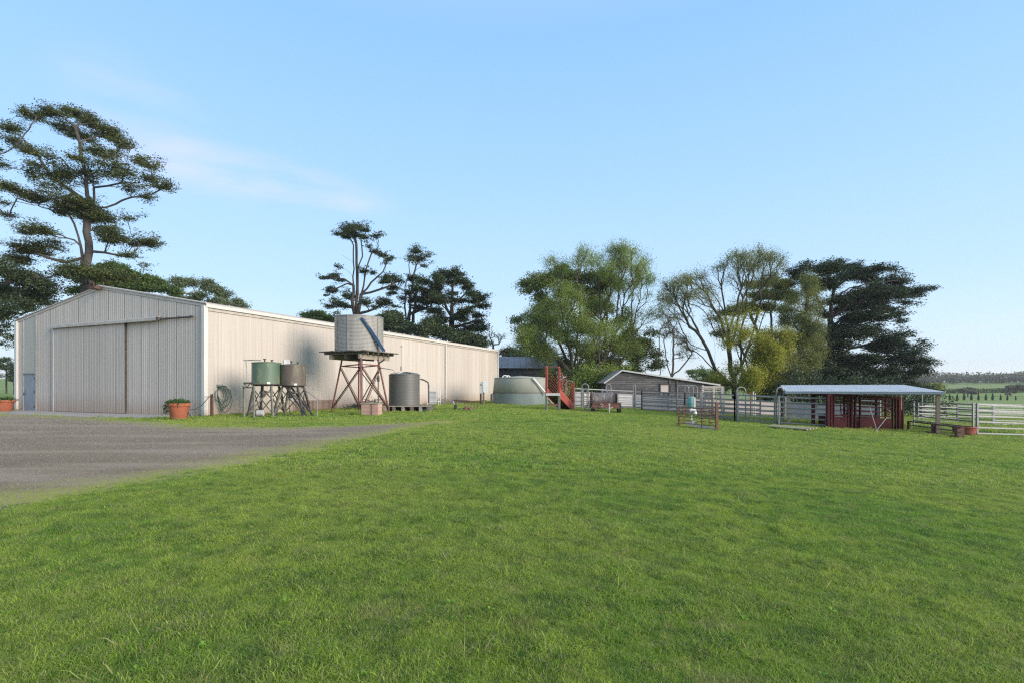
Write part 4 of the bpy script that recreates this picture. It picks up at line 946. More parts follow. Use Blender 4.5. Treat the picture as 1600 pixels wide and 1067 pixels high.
P_ = [(1058.5, 645), (1070, 648), (1094.5, 652), (1099, 652.5), (1148, 658.2), (1153, 659.2), (1210.5, 663.2), (1217, 664), (1291.5, 668.4)]
H_ = [hit(*p) for p in P_]
rail_panel(H_[0], H_[1], HP, 6, 'short galvanised gate behind the rusty pen, leftmost')
rail_panel(H_[1], H_[2], HP, 6, 'galvanised rail panel right behind the rusty pen and teal drum')
rail_panel(H_[3], H_[4], HP, 6, 'galvanised rail panel between the rusty pen and the lone gate arch')
rail_panel(H_[5], H_[6], HP, 6, 'galvanised rail gate between the lone gate arch and the shelter')
rail_panel(H_[7], H_[8], HP, 6, 'galvanised rail gate under the left half of the shelter roof')
A1, A2 = hit(1428, 667.5), hit(1520.5, 681)
rail_panel(A1, A2, 1.56, 6, 'long galvanised rail panel passing behind the right shelter post')
A3, A4 = hit(1527, 681.3), hit(1690, 686)
rail_panel(A3, A4, 1.56, 6, 'galvanised rail panel running out of the picture at far right')
# cross panels receding and back lines
def gp(x, y): return Vector((x, y, gz(x, y)))
e = [(H_[4], gp(14.2, 40.5), 'galvanised side panel receding behind the lone gate arch', None),
     (gp(14.2, 40.5), gp(21.0, 40.0), 'pale dusty sheeted panel across the yard behind the lone gate arch', 'sheet_pink'),
     (gp(19.3, 36.8), gp(25.0, 35.4), 'blue grey sheeted panel seen beneath the shelter roof', 'sheet_blue'),
     (hit(1098, 648), gp(10.2, 41), 'galvanised race panel receding left of the cream slide gate', None),
     (gp(10.2, 41), gp(14.2, 40.6), 'grey sheeted panel at the back of the race', 'sheet_grey'),
     (gp(12.2, 33.6), gp(15.8, 33.2), 'pale inner rail panel behind the lone arch', None),
     (hit(1435, 660), hit(1495, 661.5), 'galvanised back rail panel left of the far middle post', None),
     (hit(1497, 661.5), hit(1551, 665), 'galvanised back rail panel right of the far middle post', None),
     (hit(1553, 665), hit(1660, 668), 'galvanised back rail panel at the far right of the yard', None),
     (hit(1445, 652), hit(1600, 654), 'distant galvanised rail line along the lush grass', None),
     (hit(1440, 656), hit(1456, 655), 'short galvanised gate beneath the right end of the shelter', None)]
for a_, b_, lb, shn in e:
    if shn: rail_panel(a_, b_, 1.55, 5, lb, group='sheeted yard panels', sheet=M[shn])
    else: rail_panel(a_, b_, 1.55, 6, lb, mid=1 if (b_ - a_).length > 6 else 0)
# bent top pipe post
p = hit(1441, 657)
solo(MB().tube([p, p + Vector((0, 0, 2.2)), p + Vector((-.06, 0, 2.35)), p + Vector((-.25, 0, 2.4))], .05, 8), 'bent_pipe', M['galv'], 'tall galvanised pipe with bent top beside the right end of the shelter', 'pipe', p)
# cream timber slide gate
a_, b_ = hit(1098, 650), hit(1129, 651.5)
t = thing('slide_gate', 'cream timber framed slide gate above the yard rails right of the arches', 'gate', a_)
zt = lambda p, py: EYE - (py - HOR) / F * p.y
for k in (0, .55, 1.0):
    p = a_.lerp(b_, k); MB().box((p.x, p.y, (p.z + zt(p, 601.5 + 2 * k)) / 2), (.13, .1, zt(p, 601.5 + 2 * k) - p.z)).build('post', M['cream'], t)
for py, hh in ((604, .1), (607, .06), (611, .05)):
    MB().bar((a_.x, a_.y - .06, zt(a_, py)), (b_.x, b_.y - .06, zt(b_, py)), .05, hh).build('rail', M['cream'], t)
for q in range(5):
    p = a_.lerp(b_, .12 + q * .19); MB().bar((p.x, p.y, zt(p, 608)), (p.x, p.y, zt(p, 636)), .07, .05).build('bar', M['cream' if q % 2 else 'sheet_grey'], t)
# slender posts beyond, by the yellow tree
for q, (px_, top_, mt) in enumerate(((1173, 612, 'rustred'), (1177, 611, 'boxgrey'), (1180, 614, 'cream'), (1127.5, 604, 'galv_old'), (1130.5, 604, 'galv_old'))):
    p = hit(px_, 652); z1 = EYE - (top_ - HOR) / F * p.y
    lab = ['slim red brown post beneath the yellow green tree', 'slim grey post between the red and cream posts', 'slim cream post right of the red brown post', 'thin grey upright right of the cream slide gate', 'thin grey upright farthest right of the cream slide gate'][q]
    solo(MB().bar(p, (p.x, p.y, z1), .07, .07, up=(0, 1, 0)), 'yard_post', M[mt], lab, 'post', p, 'slim uprights in the yards')

# ------------------------------------------------------------------ rusty roller trailer
p = hit(947, 644.3)
t = thing('roller_trailer', 'rusty red trailer carrying a grey stained steel tank', 'trailer', p)
def q_(x, y, z): return p + Vector((x, y, z))
g0_ = p.z
m_ = MB(); m_.prism([q_(-.86, .1, .28), q_(.9, .1, .28), q_(.9, .1, .62), q_(-.86, .1, .62)], (0, 1.5, 0)); m_.build('tray', M['rustred'], t)
for z_ in (.62, .3): MB().bar(q_(-.9, .08, z_), q_(.94, .08, z_), .06, .06).build('edge_rail', M['rust'], t)
m_ = MB(); m_.tube([q_(-.82, .85, .88), q_(.7, .85, .88)], .44, 28); tk = m_.build('tank_body', pm('stained tank', (0.15, 0.145, 0.14), (0.10, 0.06, 0.045), 3.0, .7, 0, .1, (3, 1, .8), c3=(.28, .27, .26), s3=4, t3=.55), t)
m_ = MB(); m_.tube([q_(.7, .85, .88), q_(.76, .85, .88)], .46, 28); m_.tube([q_(-.88, .85, .88), q_(-.82, .85, .88)], .46, 28); m_.build('end_band', M['rust'], t)
MB().box(q_(.84, .5, .92), (.08, .5, .7)).build('end_board', M['timber_pale'], t)
for x in (-.8, .95):
    m_ = MB(); m_.tube([q_(x - .1, .5, .3), q_(x + .1, .5, .3)], .3, 20); wh_ = m_.build('wheel', M['tyre'], t)
    m_ = MB(); m_.tube([q_(x - .11, .5, .3), q_(x + .11, .5, .3)], .14, 14); m_.build('rim', M['rustred'], wh_)
    m_ = MB(); m_.box(q_(x, .5, .64), (.28, .75, .04)); m_.build('mudguard', M['rustred'], t)
m_ = MB(); m_.bar(q_(-.45, .1, .35), q_(.02, -.75, .32), .06); m_.bar(q_(.45, .1, .35), q_(.02, -.75, .32), .06); m_.build('drawbar', M['timber_pale'], t)
m_ = MB(); m_.tube([q_(.1, -.6, 0), q_(.1, -.6, .62)], .035); m_.bar(q_(.0, -.6, .6), q_(.2, -.6, .6), .03); m_.build('jack_stand', M['boxgrey'], t)
m_ = MB(); m_.tube(arc(q_(-.3, .02, .5), .09, -math.pi * .6, math.pi * .9, 10), .018, 6); m_.build('hook', M['boxgrey'], t)
la, lb_ = q_(-1.55, .0, .02), q_(-1.0, .3, .82)
t = thing('ramp_ladder', 'short dark steel ramp leaning on the left of the rusty trailer', 'ladder', la)
for o_ in (Vector((0, 0, 0)), Vector((.34, -.16, 0))): MB().bar(la + o_, lb_ + o_, .05, .05).build('rail', M['darksteel'], t)
for q in range(6): c = la.lerp(lb_, (q + .5) / 6); MB().bar(c, c + Vector((.34, -.16, 0)), .05, .03).build('rung', M['darksteel'], t)

# ------------------------------------------------------------------ rusty pen and teal drum
a_, b_ = hit(1060.5, 666.5), hit(1120, 672)
c_, d_ = hit(1069.5, 660.5), hit(1109, 662)
t = thing('rusty_pen', 'small rusty barred pen standing alone on the grass', 'pen', a_.lerp(b_, .5))
hp_ = .72; upv = Vector((0, 0, 1))
for p, h_, w_ in ((a_, .88, .07), (b_, 1.16, .10), (c_, .9, .05), (d_, .95, .05), (a_.lerp(b_, .62), .87, .04)): MB().bar(p, p + upv * h_, w_, w_, up=(0, 1, 0)).build('post', M['yardrust'], t)
for z in (.04, .18, .32, .46, .6, .74, .87): MB().bar(a_ + upv * z, b_ + upv * z, .022, .026).build('rail', M['yardrust'], t)
for z in (.1, .3, .5, .7): MB().bar(c_ + upv * z, d_ + upv * z, .022, .026).build('rail', M['yardrust'], t)
for z in (.12, .4, .7):
    MB().bar(b_ + upv * z, d_ + upv * z, .022, .026).build('rail', M['yardrust'], t); MB().bar(a_ + upv * z, c_ + upv * z, .022, .026).build('rail', M['yardrust'], t)
MB().bar(a_ + upv * .2 + (b_ - a_) * .2, b_ + upv * .04, .02, .12).build('kick_plate', M['sheet_pink'], t)
MB().bar(b_ + upv * .75 + (a_ - b_) * .22, b_ + upv * .62, .03, .03).build('latch', M['rustred'], t)
p = hit(1080, 664.5)
t = thing('drench_drum', 'upright faded teal plastic drum on a white stand inside the rusty pen', 'drum', p)
zb, zt_ = EYE - (636.5 - HOR) / F * p.y, EYE - (619 - HOR) / F * p.y
m_ = MB(); m_.lathe((p.x, p.y, zb), [(.10, 0), (.155, .03), (.165, .08), (.165, .2), (.172, .22), (.165, .24), (.165, (zt_ - zb) - .06), (.14, zt_ - zb - .01), (.05, zt_ - zb)], 24); m_.build('drum_body', M['teal'], t)
m_ = MB(); m_.bar((p.x + .1, p.y - .16, zb + .03), (p.x + .1, p.y - .16, zt_ - .05), .09, .03, up=(0, 1, 0)); m_.build('label_strip', M['boxgrey'], t)
m_ = MB(); m_.bar((p.x + .02, p.y, p.z), (p.x + .02, p.y, zb), .06, .06, up=(0, 1, 0)); m_.build('stand', M['boxgrey'], t)
m_ = MB(); m_.box((p.x + .04, p.y - .05, zb - .1), (.28, .2, .1)); m_.lathe((p.x + .14, p.y - .1, zb - .32), [(.06, 0), (.085, .05), (.08, .15), (.04, .17)], 14); m_.build('pump_head', M['white'], t)
m_ = MB(); m_.box((p.x + .1, p.y - .08, p.z + .12), (.2, .16, .24)); m_.build('foot_box', M['sheet_pink'], t)
m_ = MB(); m_.tube([(p.x + .15, p.y - .2, p.z + .14), (p.x + .15, p.y - .16, p.z + .14)], .06, 14); m_.build('dial', M['darksteel'], t)

# ------------------------------------------------------------------ shelter
LF, RFp = hit(1232.6, 664.8), hit(1465.5, 679)
dv = Vector((RFp.x - LF.x, RFp.y - LF.y, 0)); dl = dv.length; dv.normalize(); bv = Vector((-dv.y, dv.x, 0))
zf, zb_ = 1.185, 1.53; dp = 7.2
t = thing('yard_shelter', 'open skillion shelter with pale corrugated roof over the cattle crush', 'shelter', LF.lerp(RFp, .5))
FL, FR = LF - dv * .0, RFp + dv * .12
def rp(s, d, dz=0.0): q = LF + dv * s + bv * d; return Vector((q.x, q.y, zf + (zb_ - zf) * d / dp + dz))
nrs = 9; tot = dl + .3; sw = tot / nrs
for q in range(nrs):
    x0 = -.15 + q * sw; m_ = MB(); ncg = 10; vs, fs = [], []
    for k in range(ncg * 4 + 1):
        s_ = x0 + sw * k / (ncg * 4); zz_ = .018 * math.cos(2 * math.pi * k / 4) + .004 * (q % 2)
        for d in (-.25, dp): vs.append(rp(s_, d, zz_ + .05)); 
        for d in (-.25, dp): vs.append(rp(s_, d, zz_ + .044))
    for k in range(ncg * 4):
        b0 = 4 * k; fs += [(b0, b0 + 4, b0 + 5, b0 + 1), (b0 + 2, b0 + 3, b0 + 7, b0 + 6), (b0, b0 + 2, b0 + 6, b0 + 4)]
    m_.add(vs, fs, False); m_.build('roof_sheet', M['roofnew'], t)
MB().bar(rp(-.15, -.02, -.03), rp(tot - .15, -.02, -.03), .06, .12).build('front_purlin', M['galv_old'], t)
MB().bar(rp(-.2, -.22, -.02), rp(tot - .1, -.22, -.02), .05, .1).build('gutter', M['darkroof'], t)
MB().bar(rp(-.15, dp - .1, -.03), rp(tot - .15, dp - .1, -.03), .06, .14).build('back_purlin', M['galv_old'], t)
for d in (2.3, 4.7): MB().bar(rp(-.1, d, -.03), rp(tot - .2, d, -.03), .05, .09).build('purlin', M['galv_old'], t)
for s_ in (-.1, tot - .2): MB().bar(rp(s_, -.1, -.06), rp(s_, dp, -.06), .06, .14).build('rafter', M['sheet_grey'], t)
def spost(s, d, mat, w_=.14):
    q = rp(s, d); g1 = gz(q.x, q.y); MB().bar((q.x, q.y, g1 - .1), (q.x, q.y, q.z - .04), w_, w_, up=(bv.x, bv.y, 0)).build('post', mat, t)
M['postwood'] = pm('brown pine post', (0.30, 0.22, 0.17), (0.22, 0.16, 0.12), 4, .85, 0, .2, (1, 1, .4))
for s_ in (0.0, dl): spost(s_, 0, M['postwood'], .15)
spost(-.05, dp - .15, M['rust']); spost(dl, dp - .15, M['postwood'])
spost(dl * .45, dp - .15, M['rust'], .12)
spost(dl * .5, 3.5, M['rust'], .12)
for ss_, dd_ in ((1.5, 2.4), (4.6, 2.6), (5.4, 2.6)):   # pale slim rods hanging from the purlins
    a1 = rp(ss_, dd_, -.05); MB().bar(a1, a1 - Vector((0, 0, 1.0)), .05, .05, up=(0, 1, 0)).build('drop_rod', M['cream'], t)
MB().box(rp(1.25, .8, -.3), (.42, .1, .36)).build('hanging_sign', M['sleeper'], t)

# ------------------------------------------------------------------ cattle crush
ca, cb_ = hit(1296, 669), hit(1409, 672)
cd = (cb_ - ca); cl = cd.length; cd.normalize(); cn = Vector((-cd.y, cd.x, 0))
t = thing('cattle_crush', 'maroon steel cattle crush with barred sides beneath the shelter', 'cattle crush', ca.lerp(cb_, .5))
HC = 1.72
def cp(s, d, z): q = ca + cd * (s * cl) + cn * d; return Vector((q.x, q.y, gz(q.x, q.y) + z))
def sx_(px): return (px - 1296) / (1409 - 1296)
for px_, w_ in ((1294, .2), (1298.5, .12), (1302, .07), (1324, .09), (1329.5, .13), (1335, .10), (1342.5, .07), (1394, .07), (1399, .09), (1405, .22), (1410, .1)):
    for d in ((0, .95) if px_ in (1294, 1324, 1342.5, 1394, 1410) else (0,)):
        MB().bar(cp(sx_(px_), d, 0), cp(sx_(px_), d, HC), w_ * .8, .1, up=(cn.x, cn.y, 0)).build('post', M['crushred'], t)
for d in (0, .95):
    for s0, s1 in ((1302, 1324), (1342.5, 1394)):
        m_ = MB(); m_.prism([cp(sx_(s0), d - .02, .02), cp(sx_(s1), d - .02, .02), cp(sx_(s1), d - .02, .62), cp(sx_(s0), d - .02, .62)], cn * .03); m_.build('side_sheet', M['crushred'], t)
    for z in (.72, .95, 1.18, 1.41, 1.6): MB().bar(cp(sx_(1342), d, z), cp(sx_(1394), d, z), .045, .06).build('side_bar', M['crushred'], t)
    for z in (1.2, 1.5): MB().bar(cp(sx_(1302), d, z), cp(sx_(1324), d, z), .045, .05).build('side_bar', M['crushred'], t)
    for z in (.7,): MB().bar(cp(sx_(1302), d, z), cp(sx_(1324), d, z), .06, .08).build('side_bar', M['crushred'], t)
    MB().bar(cp(-.02, d, HC), cp(1.02, d, HC), .09, .12).build('top_rail', M['crushred'], t)
    for z in (.5, 1.0, 1.5): MB().bar(cp(sx_(1336), d, z), cp(sx_(1343), d, z), .04, .05).build('side_bar', M['crushred'], t)
m_ = MB()
lc = cp(sx_(1316.5), -.05, 1.12); rr = .2
lo_ = [lc + cd * (math.copysign(abs(math.cos(a)) ** .6, math.cos(a)) * rr) + Vector((0, 0, math.copysign(abs(math.sin(a)) ** .6, math.sin(a)) * .4)) for a in [2 * math.pi * k / 20 for k in range(20)]]
m_.tube(lo_, .025, 6, closed=True); m_.build('head_bail_loop', M['crushred'], t)
for q in range(5): MB().bar(cp(q / 4, 0, HC), cp(q / 4, .95, HC), .07, .07).build('cross_tie', M['crushred'], t)
m_ = MB(); fpx = cp(sx_(1337), .05, 0); m_.prism([cp(0, .05, .02), cp(1, .05, .02), cp(1, .9, .02), cp(0, .9, .02)], (0, 0, .05)); m_.build('floor_plate', M['rust'], t)
# squeeze levers leaning on the crush
lv = hit(1371, 675)
t = thing('lever', 'pale steel lever rods leaning against the maroon crush side', 'lever', lv)
MB().tube([lv + Vector((.0, 0, 0)), lv + Vector((-.14, .35, 1.2))], .018, 6).build('rod', M['timber_pale'], t)
MB().tube([lv + Vector((-.12, -.05, .05)), lv + Vector((.6, .2, .72))], .012, 6).build('rod', M['galv_old'], t)
MB().tube([lv + Vector((-.25, 0, .0)), lv + Vector((.05, .05, .22)), lv + Vector((.22, -.05, .0))], .014, 6).build('foot', M['rust'], t)

# pale boards on the grass
p1_, p2_ = hit(1197, 668.5), hit(1263, 674)
t = thing('timber_boards', 'flat mossy platform of pale boards lying on the grass before the shelter', 'board platform', p1_.lerp(p2_, .5))
d = Vector((p2_.x - p1_.x, p2_.y - p1_.y, 0)); L2 = d.length; d.normalize(); n2 = Vector((-d.y, d.x, 0))
for q in range(6):
    a0 = p1_ + n2 * (q * .21); b0 = a0 + d * (L2 * (.98 + .03 * (q % 2))); zc = (p1_.z + p2_.z) / 2 + .1
    MB().bar((a0.x, a0.y, zc + .03 + p1_.z * 0), (b0.x, b0.y, zc + .03 - .05), .19, .05).build('board', M['sleeper'], t)
for k in (.08, .92): a0 = p1_ + d * (L2 * k); MB().bar((a0.x, a0.y, zc - .04), (a0.x + n2.x * 1.2, a0.y + n2.y * 1.2, zc - .04), .1, .1).build('bearer', M['timber'], t)
pz = hit(1258, 664.5); solo(MB().box(pz + Vector((0, 0, .09)), (.8, .4, .06), R(-20)), 'timber_offcut', M['timber_pale'], 'short loose pale board at the back corner of the mossy platform', 'board', pz)
# low rusty channel frame at right
a_, b_ = hit(1420, 672), hit(1502, 685)
t = thing('rusty_channel', 'low rusty frame with thick end posts near the right shelter post', 'frame', a_.lerp(b_, .5))
for k, w_ in ((0, .08), (.55, .26), (.97, .30)): c = a_.lerp(b_, k); MB().bar(c - upv * .03, c + upv * .5, w_, .16, up=(0, 1, 0)).build('post', M['rust'], t)
for z, w_ in ((.5, .06), (.3, .03)): MB().bar(a_ + upv * z, b_ + upv * z, w_, w_).build('rail', M['rust'], t)
MB().bar(a_.lerp(b_, .4) + upv * .06, b_ + upv * .06, .16, .12).build('channel', M['rust'], t)
MB().bar(a_.lerp(b_, .5) + upv * .15, a_.lerp(b_, .5) + upv * .5, .05, .05).build('stay', M['rust'], t)
# red tub
p = hit(1530, 683); p = Vector((p.x + .1, p.y + .9, 0)); p.z = gz(p.x, p.y)
t = thing('feed_tub', 'round red brown tub behind the rails at far right', 'tub', p)
M['tubred'] = pm('red brown plastic', (0.30, 0.075, 0.05), (0.24, 0.065, 0.045), 3, .6)
MB().lathe(p, [(.38, 0), (.44, .2), (.46, .42), (.48, .44), (.44, .44), (.42, .1), (.01, .08)], 28, cap_top=False).build('tub_body', M['tubred'], t)
MB().lathe(p, [(.47, .40), (.5, .42), (.5, .46), (.46, .46)], 28, cap_top=False, cap_bot=False).build('rim', M['tubred'], t)
# ------------------------------------------------------------------ trees
def skeleton(trunks, att, bf=0.35, seg=0.9, seed=0, jit=0.06, e_up=0.25, tpl=.2):
    """branches reached out from trunk polylines to the attraction points (weighted minimum spanning growth)"""
    r = np.random.RandomState(seed)
    cap = 60000; P = np.zeros((cap, 3)); par = -np.ones(cap, int); pl = np.zeros(cap); n = 0
    for tr in trunks:
        tr = [np.array(q, float) for q in tr]; prev = -1
        if n and tr[0][2] > P[0][2] + 1.0:      # a limb: grows out of the nearest point of what stands already
            prev = int(np.argmin(((P[:n] - tr[0]) ** 2).sum(1))); tr[0] = P[prev].copy()
        for a, b in zip(tr[:-1], tr[1:]):
            d = np.linalg.norm(b - a); k = max(1, int(d / seg))
            for q in range(0 if prev < 0 else 1, k + 1):
                P[n] = a + (b - a) * q / k + (r.randn(3) * jit * .8 if q != 0 else 0); par[n] = prev; pl[n] = 0 if prev < 0 else pl[prev] + tpl * d / k; prev = n; n += 1
    base = P[0].copy(); ntr = n
    order = np.argsort(np.linalg.norm((att - base) * [1, 1, 1.0], axis=1)); tips = []
    for ai in order:
        a = att[ai]; dv = P[:n] - a; d = np.sqrt((dv ** 2).sum(1)); cost = d + bf * pl[:n] + 0.6 * np.clip(P[:n, 2] - a[2], 0, None)
        j = int(np.argmin(cost)); dist = d[j]
        if dist < seg * .3: tips.append(j); continue
        p0 = P[j].copy(); pj = par[j]
        dr = (p0 - P[pj]) if pj >= 0 else np.array([0, 0, 1.0]); dr /= np.linalg.norm(dr) + 1e-9
        to = (a - p0) / dist; c = p0 + (dr * .45 + to * .6 + np.array([0, 0, e_up])) * dist * .42
        k = max(1, int(math.ceil(dist / seg))); prev = j
        if n + k >= cap: break
        for q in range(1, k + 1):
            u = q / k; x = (1 - u) ** 2 * p0 + 2 * u * (1 - u) * c + u * u * a
            if q < k: x = x + r.randn(3) * jit
            P[n] = x; par[n] = prev; pl[n] = pl[prev] + dist / k; prev = n; n += 1
        tips.append(prev)
    tips.append(0); skeleton.ntr = ntr
    return P[:n], par[:n], np.array(tips[:-1])
def radii(P, par, rbase, rtip, floor=None):
    n = len(P); has = np.zeros(n, bool); has[par[par >= 0]] = True
    nt_ = max(2, (~has).sum()); e = max(1.7, math.log(nt_) / math.log(rbase / rtip)); A = np.where(has, 0.0, rtip ** e)
    for q in range(n - 1, -1, -1):
        if par[q] >= 0: A[par[q]] += A[q]
        rr_ = np.minimum(A ** (1 / e), rbase * 1.1)
    return rr_
def branch_mesh(name, P, par, rad, mat, root, split=None):
    """tubes along every edge, more sides for thick ones"""
    vs, ix, base = [], [], 0
    ch = np.nonzero(par >= 0)[0]; p0, p1 = P[par[ch]], P[ch]; r1 = rad[ch]; r0 = np.minimum(rad[par[ch]], r1 * 1.3)
    if split is not None: m = split(r1); ch, p0, p1, r0, r1 = ch[m], p0[m], p1[m], r0[m], r1[m]
    t = p1 - p0; ln = np.linalg.norm(t, axis=1) + 1e-9; t = t / ln[:, None]; p1 = p1 + t * (r1 * .35)[:, None]
    for sides, m in ((9, r1 > .12), (5, (r1 <= .12) & (r1 > .035)), (3, r1 <= .035)):
        if not m.any(): continue
        a, b, ra, rb, tt = p0[m], p1[m], r0[m], r1[m], t[m]
        ref = np.where(np.abs(tt[:, 2:3]) < .9, np.array([[0, 0, 1.0]]), np.array([[1.0, 0, 0]])); u = np.cross(tt, ref); u /= np.linalg.norm(u, axis=1)[:, None]; v = np.cross(tt, u)
        an = np.arange(sides) * 2 * np.pi / sides
        ring = u[:, None] * np.cos(an)[None, :, None] + v[:, None] * np.sin(an)[None, :, None]
        q = np.concatenate([a[:, None] + ring * ra[:, None, None], b[:, None] + ring * rb[:, None, None]], 1).reshape(-1, 3)
        k = np.arange(len(a))[:, None, None] * (2 * sides) + base; s = np.arange(sides); s2 = (s + 1) % sides
        f = np.stack([s, s2, s2 + sides, s + sides], -1)[None] + k
        vs.append(q); ix.append(f.reshape(-1)); base += len(q)
    V = np.vstack(vs) - np.array(root.location); me = fast_mesh(name, V, 4, np.concatenate(ix), mat, smooth=True)
    return link_mesh(name, me, root)
def px_world(px, py, y): return np.array([(px - 800) / F * y, y, EYE - (py - HOR) / F * y])
def tree(name, label, cat, Y, tr, org, scale, pads, depth, bark, leaf, rbase=.4, rtip=.018, natt=400, nleaf=30000, lsize=.22, seed=1, bf=.35, seg=.9, jit=.08,
         lspread=(.5, .5, .22), flat=.6, hang=0.0, aspect=.6, group=None, shell=0.0, e_up=.2, twigs=0, cut=None, tintb=0.0, bare=0.0, front=0.0, sub=6, subz=.75, subf=1.0, tpl=.2, tw=.6):
    """pads: foliage masses (cx, cy, rx, ry[, density[, dy]]) read in a zoomed crop of the photo with origin org and zoom scale"""
    r = np.random.RandomState(seed)
    cv = lambda cx, cy: (org[0] + cx / scale, org[1] + cy / scale)
    trw = []
    for path in tr:
        w_ = []
        for q, (cx, cy, *dy) in enumerate(path): w_.append(px_world(*cv(cx, cy), Y + (dy[0] if dy else 0)))
        trw.append(w_)
    b = trw[0][0]; b[2] = gz(b[0], b[1]) - .1
    for w_ in trw[1:]:
        if w_[0][2] < b[2] + 1.2: w_[0][2] = b[2]
    root = thing(name, label, cat, Vector(b), group)
    C, Rr, Wt = [], [], []
    for p in pads:
        cx, cy, rx, ry = p[:4]; den = p[4] if len(p) > 4 else 1.0
        dy = p[5] if len(p) > 5 else (r.rand() * 2 - 1) * depth
        c = px_world(*cv(cx, cy), Y + dy); k = (Y + dy) / F / scale
        rxm, rym = rx * k, ry * k
        C.append(c); Rr.append((rxm, min(rxm * .85, depth * .55), rym)); Wt.append(den * rxm * (rym + .3) * min(rxm, depth) ** .5)
    C, Rr, Wt = np.array(C), np.array(Rr), np.array(Wt)
    if sub:
        k = np.repeat(np.arange(len(C)), sub); dd = r.randn(len(k), 3); dd /= np.linalg.norm(dd, axis=1)[:, None]; dd *= (r.rand(len(k)) ** .45)[:, None] * .78
        f_ = (.28 + .38 * r.rand(len(k))) * subf; C, Rr, Wt = C[k] + dd * Rr[k], Rr[k] * np.stack([f_, f_, f_ * subz], -1), Wt[k] * f_ ** 2
    Wt /= Wt.sum()
    def samp(n):
        k = r.choice(len(C), n, p=Wt); d = r.randn(n, 3); d /= np.linalg.norm(d, axis=1)[:, None]
        rad_ = r.rand(n) ** (1 / (3 + shell * 4)); d[:, 2] = np.where(r.rand(n) < .7, np.abs(d[:, 2]), d[:, 2])
        return C[k] + d * rad_[:, None] * Rr[k], k
    att, _ = samp(natt)
    P, par, tips = skeleton(trw, att, bf, seg, seed, jit, e_up, tpl)
    if twigs:   # fine twigs round the tips
        src = r.choice(tips, twigs); dirn = P[src] - P[np.maximum(par[src], 0)]; dirn /= np.linalg.norm(dirn, axis=1)[:, None] + 1e-9
        np_, pp_ = [], []; n0 = len(P)
        q1 = P[src] + (dirn * .45 + r.randn(twigs, 3) * .32 + [0, 0, .05]) * tw; q2 = q1 + (dirn * .35 + r.randn(twigs, 3) * .3 + [0, 0, .0 - .25 * hang]) * tw
        P = np.vstack([P, q1, q2]); par = np.concatenate([par, src, np.arange(n0, n0 + twigs)]); tips = np.concatenate([tips, np.arange(n0, n0 + 2 * twigs)])
    rad = radii(P, par, rbase, rtip)
    branch_mesh('trunk', P, par, rad, bark, root, lambda q: q > .06)
    bm = rad[par >= 0].min()
    if bm <= .06: branch_mesh('branches', P, par, rad, bark, root, lambda q: q <= .06)
    # leaves: most around the twig ends, the rest filling the pads
    n1 = int(nleaf * .72); n2 = nleaf - n1
    tt = tips[r.rand(len(tips)) > bare]
    k = r.choice(tt, n1); cl = r.randn(len(P), 3) * np.array(lspread) * .6
    p1 = P[k] + cl[k] * 0 + r.randn(n1, 3) * np.array(lspread)
    ps, kk = samp(n2)
    # clump the filling leaves: snap to a few hundred cluster centres
    cc, _ = samp(max(20, n2 // 60)); jn = r.randint(0, len(cc), n2); p2 = cc[jn] + r.randn(n2, 3) * np.array(lspread) * .9
    p = np.vstack([p1, p2])
    tint = np.concatenate([np.sin(k * 12.9898) * .5 + .5, np.sin(jn * 7.13) * .5 + .5]) * .55 + r.rand(nleaf) * .45 + tintb
    if cut is not None: m = cut(p); p, tint = p[m], tint[m]
    cards('crown', leaf, p, lsize, r, root, flat, aspect, hang, tint)
    return root
M['leaf_olive'] = leaf_mat('olive conifer foliage', (0.051, 0.071, 0.024), (0.105, 0.133, 0.037), (0.212, 0.221, 0.060), .25)
M['leaf_dark'] = leaf_mat('dark foliage', (0.027, 0.045, 0.021), (0.051, 0.078, 0.033), (0.112, 0.143, 0.053), .2)
M['leaf_gum'] = leaf_mat('grey green gum foliage', (0.068, 0.098, 0.042), (0.120, 0.158, 0.075), (0.210, 0.255, 0.128), .3)
M['leaf_willow'] = leaf_mat('fresh willow foliage', (0.12, 0.17, 0.034), (0.24, 0.32, 0.06), (0.42, 0.50, 0.11), .45)
M['leaf_under'] = leaf_mat('mid green foliage', (0.053, 0.090, 0.024), (0.105, 0.165, 0.039), (0.210, 0.277, 0.068), .35)
M['leaf_yellow'] = leaf_mat('yellow green foliage', (0.17, 0.19, 0.024), (0.32, 0.33, 0.038), (0.50, 0.49, 0.068), .45)
M['leaf_khaki'] = leaf_mat('khaki catkin foliage', (0.11, 0.13, 0.04), (0.22, 0.25, 0.065), (0.38, 0.40, 0.12), .4)
M['leaf_cedar'] = leaf_mat('olive cedar foliage', (0.085, 0.115, 0.028), (0.17, 0.21, 0.048), (0.30, 0.34, 0.09), .35)
M['leaf_cypress'] = leaf_mat('dark cypress foliage', (0.021, 0.039, 0.021), (0.039, 0.068, 0.033), (0.105, 0.128, 0.048), .15)
M['leaf_hill'] = leaf_mat('hazy far foliage', (0.105, 0.105, 0.062), (0.15, 0.142, 0.08), (0.21, 0.185, 0.11), .3)

